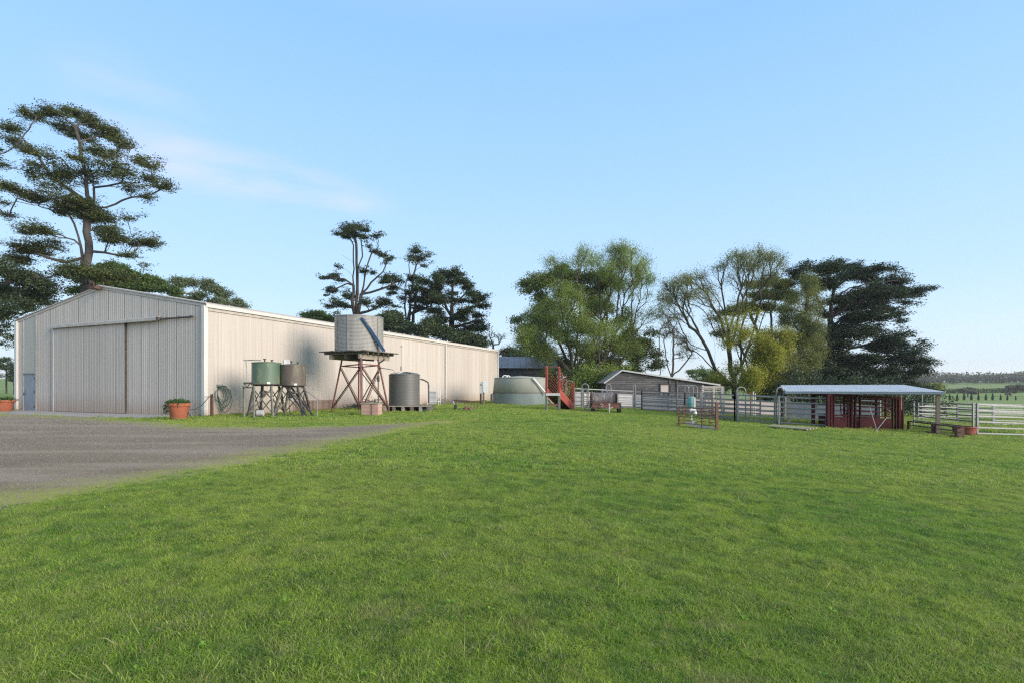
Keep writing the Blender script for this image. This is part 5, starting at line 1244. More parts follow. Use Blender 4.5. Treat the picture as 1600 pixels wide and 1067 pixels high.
# 1: big flat topped conifer left of the shed
tree('conifer_tree', 'tallest open crowned conifer with flat foliage layers, rising behind the shed at far left', 'tree', 48.0,
     [[(415, 1560), (420, 1150), (425, 960), (435, 800), (430, 650), (440, 560), (410, 430), (400, 330)], [(400, 340), (390, 260), (380, 190)],
      [(400, 1120), (402, 830), (385, 720), (345, 620)], [(445, 600), (465, 540), (460, 480), (520, 470), (600, 460), (680, 455)],
      [(420, 560), (330, 490), (250, 410), (180, 330), (120, 290)], [(345, 560), (200, 560), (90, 535), (40, 600)], [(440, 620), (520, 575), (600, 545), (700, 530), (780, 500)],
      [(440, 790), (520, 800), (600, 825), (660, 800)], [(390, 820), (320, 850), (240, 830), (150, 800)], [(430, 520), (420, 440), (470, 390), (540, 310)]],
     (0, 140), 3.138,
     [(150, 125, 62, 12), (260, 112, 80, 17), (370, 122, 80, 20), (450, 165, 70, 25), (540, 222, 75, 28), (610, 280, 60, 24), (690, 355, 55, 22), (745, 385, 40, 16), (800, 480, 58, 16), (735, 445, 40, 14), (710, 532, 45, 8),
      (50, 190, 55, 17), (50, 245, 55, 11), (110, 285, 45, 11), (160, 310, 55, 11), (20, 372, 35, 20), (55, 490, 60, 18), (150, 530, 85, 18), (15, 555, 30, 18), (35, 620, 45, 15), (-60, 300, 60, 40, .6), (-70, 480, 60, 40, .6),
      (400, 235, 75, 18, .8), (330, 190, 80, 18, .8), (490, 310, 80, 16, .8), (390, 340, 60, 18, .9), (560, 315, 50, 14, .8), (250, 335, 35, 9, .5), (250, 480, 40, 10, .4),
      (395, 575, 125, 30, 1.5), (460, 630, 85, 32, 1.5), (310, 600, 65, 22, 1.2), (560, 655, 25, 8, .5), (640, 630, 38, 9, .6),
      (190, 690, 85, 24), (120, 700, 35, 12), (150, 785, 105, 26, 1.2), (100, 840, 75, 24, 1.2), (560, 735, 75, 26, 1.2), (690, 755, 88, 18, 1.2), (640, 815, 60, 9, .6), (700, 860, 28, 10, .7), (520, 690, 60, 20), (430, 905, 100, 32, 1.2, -2.5), (530, 925, 70, 26, 1.1, -2), (350, 880, 60, 22, 1.1, -2), (620, 930, 50, 20, 1.0, -1), (560, 400, 130, 70, .22), (300, 420, 130, 70, .3), (430, 400, 80, 80, .22), (640, 480, 80, 30, .3), (260, 500, 80, 60, .25), (250, 760, 80, 60, .25), (180, 400, 80, 60, .3)],
     3.6, M['bark'], M['leaf_olive'], sub=42, subf=.5, rbase=.37, rtip=.009, natt=2200, nleaf=120000, lsize=.15, seed=4, bf=.75, seg=.8, jit=.10, lspread=(.26, .26, .07), flat=.75, e_up=.12, twigs=1800)
# 2: dark tree at the left edge in front of the conifer
tree('evergreen_tree', 'dark drooping evergreen at the left edge beside the shed gable', 'tree', 44.0,
     [[(-190, 1560), (-150, 1200), (-80, 1050), (20, 960), (140, 900), (235, 930), (300, 900)], [(-150, 1250), (-120, 1000), (-60, 900)], [(-60, 1040), (60, 1030), (150, 1080)]],
     (0, 140), 3.138,
     [(30, 900, 80, 40), (110, 940, 70, 32), (-30, 980, 90, 50), (60, 1010, 90, 40), (170, 1010, 60, 26), (220, 960, 40, 18, .7), (-60, 1100, 70, 50), (20, 1090, 60, 28), (110, 1060, 50, 20), (290, 900, 45, 20, .8), (-160, 950, 80, 60), (200, 1050, 60, 16, .8),
      (20, 1160, 30, 14, .5), (60, 1210, 30, 18, .5), (10, 1250, 25, 16, .4), (-20, 1190, 40, 20, .5)],
     2.6, M['bark_dark'], M['leaf_dark'], rbase=.5, rtip=.012, natt=714, nleaf=48600, lsize=0.16, seed=7, bf=.4, seg=.7, jit=.1, lspread=(.3, .3, .15), flat=.5, e_up=.1, twigs=700)
# 3: green masses behind the ridge
tree('evergreen_tree', 'broad mid green evergreen just behind the shed ridge', 'tree', 62.0,
     [[(500, 1600), (500, 1200), (495, 1000), (480, 920)]], (0, 140), 3.138,
     [(400, 905, 75, 38, 1.3), (480, 890, 80, 34, 1.3), (555, 880, 70, 34, 1.3), (520, 940, 140, 40, 1.5), (640, 910, 60, 28), (700, 940, 80, 36, 1.3), (760, 960, 60, 34), (830, 985, 50, 30), (620, 985, 140, 40, 1.4), (460, 985, 90, 30)],
     3.5, M['bark'], M['leaf_under'], rbase=.45, natt=320, nleaf=56700, lsize=0.22, seed=9, lspread=(.42, .42, .2), flat=.5)
tree('gum_tree', 'rounded grey green gum clumps behind the shed roof, left of open sky', 'tree', 70.0,
     [[(1000, 1550), (1000, 1250), (985, 1080), (950, 980)], [(1000, 1250), (1050, 1100), (1090, 1060)]], (0, 140), 3.138,
     [(880, 950, 50, 26, 1.3), (930, 935, 42, 26, 1.3), (850, 990, 40, 26), (1010, 965, 45, 26, 1.2), (1060, 985, 40, 24), (1110, 1010, 35, 20), (1165, 1050, 34, 14), (1190, 1062, 30, 8), (900, 1030, 50, 26, .8), (980, 1030, 60, 30, .6), (1080, 1050, 60, 26, .9)],
     2.6, M['bark_pale'], M['leaf_gum'], rbase=.3, natt=200, nleaf=22950, lsize=0.20, seed=12, lspread=(.32, .32, .25), flat=.2)
tree('gum_tree', 'small rounded green treetop showing over the shed roof left of the corrugated tank', 'tree', 74.0,
     [[(160, 1150), (160, 900), (150, 800)]], (460, 330), 4.638,
     [(90, 765, 50, 22, 1.2), (160, 750, 60, 25, 1.3), (230, 775, 55, 25, 1.2), (280, 790, 40, 20), (150, 800, 100, 24, 1.2), (320, 740, 40, 14, .4)],
     2.2, M['bark'], M['leaf_under'], rbase=.25, natt=120, nleaf=12150, lsize=0.19, seed=13, lspread=(.3, .3, .2), flat=.3)
# 4-6: pines beyond the long wall
tree('pine_tree', 'tall sparse pine with several bare ascending stems behind the corrugated tank', 'tree', 66.0,
     [[(445, 1300), (445, 900), (450, 740), (455, 600), (455, 450), (450, 300), (440, 180)], [(425, 1200), (430, 900), (425, 650), (425, 420), (430, 250)], [(470, 760), (490, 600), (520, 420), (560, 300), (600, 280)],
      [(480, 620), (560, 520), (640, 440), (670, 380)], [(430, 560), (380, 530), (330, 550), (280, 580)], [(430, 520), (350, 495), (240, 490)], [(500, 610), (620, 570), (700, 540)], [(490, 750), (600, 700), (680, 660)], [(470, 460), (490, 330), (480, 200)], [(420, 380), (350, 320)]],
     (460, 330), 4.638,
     [(330, 165, 40, 10), (390, 130, 45, 16), (450, 120, 55, 18, 1.2), (510, 140, 45, 16), (440, 165, 70, 18), (600, 180, 40, 12), (370, 190, 40, 12, .7), (500, 185, 50, 14, .7), (540, 260, 20, 10, .5), (600, 300, 50, 14, .6), (650, 320, 36, 12), (690, 350, 28, 14), (660, 375, 20, 8, .6),
      (315, 405, 24, 10, .7), (230, 485, 42, 18, 1.1), (290, 470, 36, 16), (340, 505, 40, 9, .6), (270, 575, 55, 16), (230, 610, 16, 10, .6), (580, 450, 40, 14, .5), (510, 440, 40, 12, .5), (700, 490, 55, 22), (650, 515, 45, 16), (740, 510, 36, 18), (720, 560, 50, 20), (700, 600, 40, 14, .7),
      (640, 670, 60, 22), (530, 670, 50, 18, .8), (590, 700, 40, 14, .6), (320, 670, 55, 22, .6), (260, 690, 50, 12, .4), (370, 690, 50, 20, .5), (400, 620, 50, 30, .6), (730, 690, 40, 14, .4)],
     3.0, M['bark_dark'], M['leaf_dark'], rbase=.42, rtip=.012, natt=714, nleaf=28350, lsize=0.19, sub=16, subf=.7, seed=21, bf=.9, seg=.9, jit=.08, lspread=(.22, .22, .08), flat=.6, e_up=.15, twigs=500)
tree('pine_tree', 'slender twin stemmed pine left of the dense round pine', 'tree', 68.0,
     [[(820, 1350), (822, 1000), (820, 800), (840, 650), (860, 500), (880, 400), (880, 300)], [(818, 880), (800, 700), (800, 560), (780, 470), (740, 430)], [(800, 560), (830, 450), (835, 350)], [(880, 1000), (885, 650), (895, 520)], [(825, 760), (900, 720), (960, 700)]],
     (460, 330), 4.638,
     [(880, 290, 46, 16, 1.2), (850, 330, 26, 16, .7), (900, 350, 50, 22, .8), (960, 325, 20, 12), (940, 400, 26, 10, .5), (990, 375, 12, 5, .4), (860, 360, 30, 20, .6), (1005, 430, 8, 12, .3),
      (860, 490, 50, 18), (930, 510, 70, 28, 1.3), (900, 560, 60, 30), (970, 600, 60, 26), (880, 640, 60, 28), (960, 650, 80, 34, 1.2), (840, 600, 40, 20, .5), (770, 630, 40, 16, .4), (900, 700, 60, 20, .8), (1030, 650, 60, 26)],
     2.8, M['bark_dark'], M['leaf_dark'], rbase=.34, rtip=.012, natt=510, nleaf=25650, lsize=0.19, sub=16, subf=.7, seed=23, bf=.85, jit=.08, lspread=(.22, .22, .08), flat=.6, twigs=400)
tree('pine_tree', 'dense round headed pine at the right of the group behind the long wall', 'tree', 66.0,
     [[(1145, 1350), (1145, 1000), (1145, 850), (1140, 700), (1145, 560)], [(1140, 780), (1080, 640), (1050, 570)], [(1145, 720), (1220, 620), (1260, 560)], [(1150, 800), (1250, 700), (1330, 690)], [(1145, 900), (1060, 760), (990, 700)], [(1160, 850), (1240, 820), (1310, 800)]],
     (460, 330), 4.638,
     [(1100, 470, 80, 28, 1.3), (1170, 465, 60, 26, 1.2), (1040, 500, 50, 24), (1220, 510, 50, 30, 1.1), (1250, 560, 50, 28), (1280, 600, 40, 20), (1120, 520, 60, 20, .7), (1030, 550, 50, 24), (1330, 640, 50, 24, 1.2), (1360, 690, 45, 24, 1.2), (1290, 660, 50, 18, .8),
      (1060, 640, 60, 24), (1000, 590, 60, 24), (1180, 650, 70, 20, .6), (1240, 730, 60, 24), (1330, 760, 40, 18), (1200, 780, 70, 26), (1330, 800, 45, 18), (1340, 850, 45, 28, 1.2), (1270, 860, 60, 26, 1.1), (1190, 880, 60, 30), (1010, 720, 60, 24), (1060, 790, 70, 26, .8), (1130, 600, 60, 20, .5)],
     3.2, M['bark_dark'], M['leaf_dark'], rbase=.42, rtip=.012, natt=714, nleaf=51300, lsize=0.19, sub=14, subf=.8, seed=25, bf=.8, jit=.08, lspread=(.26, .26, .1), flat=.6, tintb=.06, twigs=500)
def shrubmass(label, Y, org, sc, base, pads, leaf, seed, nl=18000, ls=.22, dep=2.5, cat='tree', name='bushy_tree', group=None):
    return tree(name, label, cat, Y, [[base, (base[0], base[1] - 120 * sc / 4.6), (base[0] + 8, base[1] - 220 * sc / 4.6)]], org, sc, pads, dep, M['bark_dark'], leaf, rbase=.22, natt=140, nleaf=nl, lsize=ls, seed=seed, lspread=(.36, .36, .22), flat=.3, group=group)
shrubmass('low dark bushy tree over the roof line right of the corrugated tank', 62, (460, 330), 4.638, (720, 1250), [(680, 790, 60, 34, 1.2), (730, 770, 60, 34, 1.3), (780, 820, 50, 40, 1.2), (700, 840, 70, 36, 1.2), (760, 870, 60, 26)], M['leaf_dark'], 31)
shrubmass('low black green bushy tree under the slender pine', 60, (460, 330), 4.638, (960, 1250), [(870, 860, 50, 34), (940, 870, 60, 44, 1.3), (1000, 850, 60, 50, 1.3), (1060, 870, 60, 56, 1.3), (1000, 800, 50, 30, .8), (1110, 900, 60, 40)], M['leaf_dark'], 32, 20000)
shrubmass('low dark bushy tree where the round pine meets the roof', 60, (460, 330), 4.638, (1240, 1300), [(1190, 920, 60, 36, 1.2), (1260, 920, 60, 40, 1.2), (1320, 930, 50, 36, 1.2), (1350, 960, 30, 24)], M['leaf_dark'], 33)
# bare tree near the far corner
tree('bare_tree', 'nearly leafless small tree beyond the far corner of the long wall', 'tree', 72.0, [[(1440, 1250), (1440, 1050), (1440, 970), (1420, 920), (1410, 885)], [(1440, 990), (1480, 960), (1520, 905)], [(1442, 1040), (1500, 1030), (1570, 990)]], (460, 330), 4.638,
     [(1430, 900, 40, 20), (1500, 920, 50, 20), (1540, 990, 50, 16), (1420, 950, 40, 16)], 1.6, M['bark_pale'], M['leaf_khaki'], rbase=.16, rtip=.02, natt=50, nleaf=675, lsize=0.16, seed=35, jit=.06, lspread=(.2, .2, .2), twigs=60)
shrubmass('small dark treetop between the far corner of the cream shed and the dark shed', 84, (670, 520), 6.4, (820, 620), [(780, 200, 50, 24, 1.2), (840, 185, 60, 24, 1.3), (890, 210, 50, 26, 1.2), (820, 235, 90, 22, 1.2), (960, 240, 80, 40)], M['leaf_dark'], 36, 9000, .25)

# 8: willow pair with a dark cedar behind
tree('cedar_tree', 'dense rounded green tree spreading behind the multi stemmed willow', 'tree', 66.0,
     [[(480, 1200), (480, 900), (500, 700), (520, 450)], [(480, 950), (380, 700), (300, 480)], [(490, 900), (640, 650), (700, 450)]], (780, 360), 4.104,
     [(380, 285, 70, 34, 1.3), (300, 330, 70, 40, 1.2), (220, 370, 70, 40, 1.3), (470, 300, 80, 34, 1.2), (570, 300, 70, 36, 1.1), (650, 310, 60, 40), (180, 400, 40, 20), (270, 430, 60, 30, .7), (620, 400, 60, 30, .8), (140, 575, 55, 22, 1.0), (120, 590, 35, 10), (240, 560, 60, 26), (200, 650, 80, 40, 1.2), (170, 710, 60, 30),
      (560, 460, 60, 30, .6), (420, 430, 60, 24, .5), (740, 520, 60, 26, .9), (780, 590, 60, 28, 1.1), (850, 660, 60, 28), (960, 665, 70, 22, 1.1), (930, 730, 70, 40, 1.1), (980, 800, 50, 50, 1.3), (880, 820, 80, 60, 1.3), (1010, 880, 40, 40, 1.2), (760, 760, 100, 70, 1.1), (600, 840, 100, 60, 1.2), (280, 760, 80, 60, 1.1), (400, 880, 90, 60, 1.2), (520, 920, 90, 60, 1.2), (700, 900, 90, 60, 1.2), (830, 920, 90, 50, 1.2), (460, 730, 80, 50, .8), (340, 650, 60, 40, .8), (450, 380, 120, 70, .8), (620, 480, 100, 70, .8), (300, 480, 90, 60, .8), (560, 620, 120, 80, .8), (800, 720, 110, 60, 1.0), (900, 790, 90, 60, 1.2), (640, 350, 120, 50, .9), (250, 330, 90, 50, 1.1)],
     4.2, M['bark_dark'], M['leaf_cedar'], subf=1.35, subz=1.5, rbase=.4, rtip=.015, natt=700, nleaf=115000, lsize=0.21, seed=41, bf=.35, lspread=(.42, .42, .2), flat=.5)
tree('willow_tree', 'large multi stemmed willow with fresh green leaves behind the red ramp', 'tree', 58.0,
     [[(640, 1080), (640, 900), (645, 780), (650, 650), (650, 500), (640, 400)], [(560, 1080), (520, 850), (470, 700), (420, 560), (380, 430), (340, 320)], [(480, 1080), (470, 900), (450, 750), (430, 600), (470, 450), (510, 300)],
      [(660, 900), (720, 700), (745, 550), (760, 420), (790, 280), (800, 180)], [(640, 780), (600, 650), (550, 560), (540, 430), (560, 220)], [(700, 860), (790, 640), (830, 500), (900, 350), (930, 230)],
      [(720, 880), (840, 720), (900, 600), (960, 560)], [(690, 900), (860, 740), (960, 650), (1010, 560), (1040, 480)], [(500, 860), (400, 720), (330, 620), (260, 560)]],
     (780, 360), 4.104,
     [(540, 170, 60, 40, 1.2), (600, 220, 60, 40), (510, 230, 50, 40), (350, 215, 60, 34, .5), (400, 250, 50, 40, .6), (660, 190, 30, 40, .9), (740, 150, 60, 50, 1.0), (800, 150, 60, 50, 1.1), (850, 190, 50, 50, 1.0), (760, 250, 90, 70, 1.2), (690, 300, 60, 70, 1.0), (930, 210, 50, 40, .9), (900, 280, 70, 60, 1.0), (960, 340, 50, 50, .9), (850, 350, 80, 60, .9), (930, 430, 70, 60, .5), (780, 400, 80, 60, .8),
      (400, 400, 90, 60, .6), (480, 460, 90, 70, .6), (340, 520, 100, 60, 1.0), (250, 560, 80, 50, 1.1), (280, 640, 100, 60, 1.3), (210, 690, 80, 50, 1.3), (180, 760, 60, 50, 1.2), (260, 780, 80, 60, 1.3), (360, 600, 80, 60, 1.2), (520, 620, 90, 70, .9), (640, 520, 90, 70, .7), (420, 700, 80, 70, .8), (440, 570, 60, 70, 1.2), (650, 680, 100, 90, .8), (560, 780, 90, 80, .8), (780, 640, 90, 70, .7), (860, 560, 80, 50, .5), (980, 560, 60, 70, .4), (1040, 450, 50, 70, .3), (720, 760, 100, 80, .6), (830, 780, 100, 60, .5), (640, 960, 60, 50, 1.2), (660, 1000, 50, 30, 1.2), (540, 900, 70, 70, .7), (330, 830, 70, 60, .8)],
     3.8, M['bark_dark'], M['leaf_willow'], rbase=.36, rtip=.012, sub=0, tpl=1.0, natt=1100, nleaf=130000, lsize=0.14, seed=43, bf=.75, seg=.8, jit=.07, lspread=(.28, .28, .34), flat=.0, hang=.7, aspect=.35, e_up=.3, twigs=3000)
tree('bare_tree', 'slim reddish nearly bare tree between the willow and the yellow green tree', 'tree', 60.0,
     [[(130, 1150), (128, 930), (140, 850), (138, 720), (135, 640)], [(122, 930), (100, 860), (85, 760), (75, 640)], [(140, 930), (170, 890), (210, 850), (260, 780)], [(128, 880), (115, 780), (120, 690)], [(50, 1150), (48, 900), (45, 720), (40, 640)]],
     (1020, 370), 4.268, [(90, 600, 50, 40), (150, 640, 60, 50), (200, 700, 50, 50), (240, 780, 40, 40), (60, 650, 40, 40), (130, 560, 60, 40, .6), (280, 760, 30, 20, .5), (180, 800, 40, 30, .6)],
     1.5, M['bark_pale'], M['leaf_khaki'], rbase=.15, rtip=.012, natt=150, nleaf=3510, lsize=0.10, seed=47, bf=.5, jit=.05, seg=.5, lspread=(.25, .25, .25), twigs=500, flat=.1)
# 9: sparse ascending tree with pale new leaf
tree('willow_tree', 'wide airy tree with thin new leaves and long leaning limbs left of the yellow foliage', 'tree', 57.0,
     [[(560, 1090), (545, 1000), (520, 880), (510, 760), (500, 600), (480, 480), (465, 380), (450, 280)], [(470, 990), (420, 890), (370, 760), (320, 660), (280, 560), (240, 470), (220, 380)], [(540, 960), (600, 840), (640, 720), (690, 560), (720, 420), (705, 250)], [(410, 860), (410, 700), (350, 600), (310, 520)], [(350, 800), (260, 720), (160, 630)], [(520, 760), (560, 600), (600, 420), (640, 300)], [(620, 800), (700, 640), (760, 480), (800, 330), (860, 230)], [(580, 1060), (600, 900), (590, 760), (560, 560)]],
     (1020, 370), 4.268,
     [(120, 360, 70, 60, .9), (200, 320, 70, 50, 1.0), (280, 290, 70, 40, 1.0), (330, 270, 50, 30, .8), (90, 440, 60, 50, .8), (170, 430, 80, 60, .9), (270, 420, 80, 60, .8), (350, 360, 60, 40, .9), (60, 540, 60, 60, .5), (180, 550, 80, 50, .4), (100, 480, 60, 60, .6), (400, 440, 60, 60, .5), (440, 230, 50, 40, .7), (500, 190, 50, 50, .8), (560, 150, 50, 40, .9), (620, 160, 60, 50, 1.0), (600, 230, 80, 50, .9), (700, 130, 50, 50, .9), (740, 170, 60, 60, 1.1), (820, 180, 60, 60, 1.1), (860, 210, 40, 50, .9), (680, 230, 80, 50, .9), (460, 320, 60, 50, .6), (540, 300, 60, 50, .6), (640, 350, 80, 50, .6), (780, 290, 80, 50, .8), (480, 640, 80, 70, .5), (400, 560, 60, 60, .5), (220, 740, 50, 30, .2), (580, 480, 80, 60, .4)],
     3.4, M['bark_olive'], M['leaf_khaki'], rbase=.32, rtip=.013, sub=0, tpl=1.0, natt=900, nleaf=32400, lsize=0.13, seed=51, bf=.8, seg=.8, jit=.06, lspread=(.26, .26, .3), flat=.0, hang=.3, aspect=.4, e_up=.3, twigs=1300)
tree('golden_willow', 'dense yellow green foliage tree behind the lone gate arch', 'tree', 53.5,
     [[(700, 1090), (690, 950), (680, 800), (700, 640), (740, 520)], [(640, 1080), (640, 900), (600, 760)], [(720, 1000), (780, 820), (820, 680)], [(560, 1080), (500, 980), (440, 930)]],
     (1020, 370), 4.268,
     [(600, 540, 50, 24, .4), (510, 575, 50, 20, .4), (700, 520, 40, 24, .4), (700, 700, 60, 40, .7), (800, 660, 70, 40, .8), (860, 660, 50, 40, .7), (740, 740, 80, 60, 1.4), (800, 760, 60, 60, 1.3), (700, 820, 80, 60, 1.4), (770, 850, 80, 60, 1.5), (680, 900, 70, 60, 1.4), (760, 940, 80, 60, 1.5), (650, 980, 70, 50, 1.3), (730, 1020, 80, 40, 1.4), (820, 950, 50, 60, 1.2), (450, 960, 50, 40, .9), (490, 1000, 60, 40, .8), (600, 640, 60, 50, .5), (500, 700, 50, 50, .5), (560, 880, 50, 60, .6), (870, 770, 50, 70, 1.0), (600, 700, 50, 60, .5), (880, 700, 40, 50, .7), (440, 920, 40, 30, .6), (820, 850, 40, 60, 1.1)],
     2.8, M['bark_olive'], M['leaf_yellow'], rbase=.32, rtip=.014, natt=480, nleaf=62100, lsize=0.16, seed=53, bf=.6, seg=.7, jit=.06, lspread=(.26, .26, .32), flat=.0, hang=.8, aspect=.4, twigs=900)
tree('cedar_tree', 'rounded olive green treetop between the airy tree and the dark spreading cypress', 'tree', 66.0,
     [[(820, 1150), (800, 900), (790, 700), (790, 500)], [(800, 900), (700, 640), (640, 500)]], (1020, 370), 4.268,
     [(700, 330, 70, 34, 1.0), (640, 320, 50, 14, .8), (780, 310, 70, 40, 1.2), (850, 310, 60, 40, 1.2), (900, 330, 40, 40, 1.1), (740, 400, 80, 40, 1.1), (850, 400, 80, 50, 1.2), (640, 470, 80, 40, .9), (560, 490, 70, 24, .9), (500, 510, 50, 20, .8), (740, 480, 80, 36, .9), (440, 560, 50, 24, .8), (450, 650, 50, 24, .7), (850, 480, 60, 30, .7), (920, 400, 40, 60)],
     3.2, M['bark_dark'], M['leaf_khaki'], rbase=.4, rtip=.018, natt=300, nleaf=45900, lsize=0.18, seed=55, lspread=(.36, .36, .18), flat=.4, tintb=-.1)
# 10: olive brown hanging willow in front of the cypress
tree('weeping_willow', 'brownish olive willow with hanging shoots directly left of the dark cypress', 'tree', 56.0,
     [[(960, 1120), (970, 900), (980, 700), (1020, 520), (1050, 350)], [(970, 900), (900, 720), (880, 600)], [(975, 860), (1060, 700), (1100, 560)]], (1020, 370), 4.268,
     [(1040, 310, 50, 50, .9), (1000, 370, 60, 50, .9), (1080, 380, 60, 50, .7), (960, 430, 60, 40, .6), (1030, 470, 70, 50, .6), (1110, 470, 50, 50, .6), (920, 500, 60, 40, .7), (900, 580, 70, 60, 1.0), (980, 560, 70, 60, 1.0), (1060, 600, 80, 70, 1.0), (1120, 640, 50, 60, .8), (930, 680, 80, 80, 1.2), (1020, 720, 90, 80, 1.2), (1090, 740, 60, 70, 1.0), (900, 800, 60, 80, 1.1), (980, 840, 90, 80, 1.2), (1060, 830, 60, 70, .9), (900, 920, 60, 70, 1.2), (980, 950, 90, 60, 1.1)],
     2.6, M['bark_olive'], M['leaf_khaki'], rbase=.3, rtip=.013, natt=480, nleaf=59400, lsize=0.16, seed=57, bf=.6, lspread=(.24, .24, .4), flat=.0, hang=1.2, aspect=.3, twigs=1200, tintb=-.12)
# 11: spreading dark cypress
tree('cypress_tree', 'huge dark cypress with flat layered limbs reaching to the right', 'tree', 61.0,
     [[(330, 1030), (330, 800), (325, 600), (330, 450), (350, 300), (370, 180)], [(330, 560), (430, 480), (560, 450), (700, 430)], [(335, 480), (450, 400), (600, 370), (760, 340), (900, 315)], [(340, 380), (450, 300), (600, 260), (760, 255)], [(345, 300), (450, 220), (600, 190), (720, 180)], [(335, 620), (450, 560), (600, 520), (740, 500)], [(335, 760), (500, 680), (680, 640), (780, 640)], [(335, 850), (500, 780), (700, 740), (860, 770), (980, 790)], [(340, 900), (520, 860), (640, 800)], [(700, 750), (820, 740), (900, 690), (960, 670)], [(325, 500), (250, 380), (160, 260)], [(330, 880), (560, 900), (800, 900)]],
     (1220, 380), 4.21,
     [(370, 115, 60, 16), (310, 140, 60, 18), (240, 175, 90, 26, 1.2), (150, 200, 70, 30, 1.2), (110, 240, 50, 30), (340, 180, 90, 24, 1.2), (450, 160, 70, 18), (480, 200, 90, 28, 1.3), (580, 180, 80, 22, 1.2), (680, 178, 80, 16, 1.1), (750, 180, 45, 10), (400, 235, 90, 22), (540, 225, 90, 20), (240, 260, 80, 26), (330, 290, 70, 28),
      (660, 265, 80, 20, 1.1), (760, 255, 70, 12), (820, 248, 25, 6), (600, 290, 80, 18), (560, 330, 110, 28, 1.3), (700, 325, 100, 24, 1.3), (800, 315, 80, 20, 1.3), (890, 315, 80, 16, 1.2), (960, 308, 35, 10), (760, 355, 90, 22, 1.2), (860, 350, 60, 16), (640, 370, 120, 26, 1.2), (450, 370, 110, 30, 1.3), (360, 390, 80, 26), (840, 385, 60, 12, .5),
      (560, 420, 120, 28, 1.3), (680, 440, 100, 20, 1.1), (440, 440, 100, 30, 1.1), (740, 465, 70, 14), (600, 470, 120, 26, 1.2), (720, 495, 90, 16, 1.2), (790, 500, 35, 12), (480, 510, 110, 28, 1.2), (400, 560, 110, 36, 1.1), (640, 540, 40, 12, .8), (300, 470, 50, 50, .8),
      (560, 580, 90, 26, .8), (660, 600, 90, 22, .9), (740, 620, 60, 14, .8), (480, 620, 110, 40, .9), (700, 650, 90, 22), (780, 650, 30, 8), (620, 680, 120, 36, 1.1), (400, 680, 100, 60, 1.0), (740, 710, 110, 30, 1.2), (860, 720, 80, 22, 1.1), (920, 690, 55, 16, 1.0), (950, 668, 35, 12, .9), (600, 770, 130, 40, 1.2), (760, 780, 110, 36, 1.1), (880, 790, 80, 26, .8), (960, 775, 60, 16, .9), (1010, 790, 40, 12, .8), (940, 840, 60, 20, .8), (860, 850, 70, 24, .8), (720, 850, 110, 40, 1.2), (560, 870, 120, 60, 1.3), (400, 860, 110, 80, 1.3), (280, 800, 80, 80, 1.3), (260, 920, 100, 60, 1.3), (480, 950, 140, 40, 1.3), (660, 930, 120, 40, 1.3), (800, 920, 90, 28, 1.1), (900, 938, 60, 14, .9), (180, 900, 80, 70, 1.2), (250, 680, 50, 70, 1.0), (120, 850, 70, 90, 1.0), (350, 600, 90, 90, 1.3), (420, 780, 140, 90, 1.5), (300, 900, 140, 80, 1.5), (560, 900, 160, 50, 1.5)],
     4.0, M['bark_dark'], M['leaf_cypress'], subf=1.4, subz=.95, rbase=.6, rtip=.015, natt=1100, nleaf=250000, lsize=.23, seed=61, bf=.45, seg=.8, lspread=(.36, .36, .13), flat=.7, aspect=.45, e_up=.05, twigs=1500)
# small far trees
shrubmass('small wispy tree beyond the yards at the right end of the shelter', 90, (1220, 380), 4.21, (1000, 1100), [(990, 940, 60, 20, .8), (1030, 960, 50, 30, .7), (950, 960, 40, 20)], M['leaf_khaki'], 71, 2500, .3, 1.6)
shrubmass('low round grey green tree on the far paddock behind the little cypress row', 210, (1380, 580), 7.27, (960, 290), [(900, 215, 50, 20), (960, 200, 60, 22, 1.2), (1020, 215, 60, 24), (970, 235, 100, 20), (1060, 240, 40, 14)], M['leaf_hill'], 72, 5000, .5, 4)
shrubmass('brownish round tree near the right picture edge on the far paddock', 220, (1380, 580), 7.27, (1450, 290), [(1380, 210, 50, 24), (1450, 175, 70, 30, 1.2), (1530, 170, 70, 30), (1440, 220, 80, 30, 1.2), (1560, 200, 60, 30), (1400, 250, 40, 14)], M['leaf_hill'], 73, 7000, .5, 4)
shrubmass('umbrella shaped small tree over the weatherboard shed roof', 120, (1020, 370), 4.268, (290, 1090), [(250, 900, 40, 12, 1.2), (300, 895, 50, 12, 1.2), (350, 905, 40, 12), (280, 925, 60, 12, .6)], M['leaf_under'], 74, 3000, .28, 2.5)
shrubmass('dark bushy tree between the umbrella shaped tree and the yellow foliage', 90, (1020, 370), 4.268, (390, 1090), [(340, 920, 40, 26), (390, 920, 50, 40, 1.2), (430, 950, 50, 40, 1.2), (370, 960, 70, 30, 1.2), (325, 870, 10, 24, .5)], M['leaf_under'], 75, 7000, .25, 2.5)
shrubmass('distant dark tree with brown top left of the shed wall', 120, (0, 380), 3.81, (38, 860), [(30, 690, 40, 16, 1.2), (60, 720, 40, 30, 1.2), (20, 740, 30, 20), (85, 760, 30, 30), (-20, 720, 40, 30)], M['leaf_dark'], 76, 5000, .3, 3)
shrubmass('low distant bush hugging the left shed corner', 118, (0, 380), 3.81, (82, 860), [(75, 800, 20, 24, 1.2), (95, 790, 20, 30, 1.2)], M['leaf_dark'], 77, 2500, .3, 2, cat='bush', name='bush')
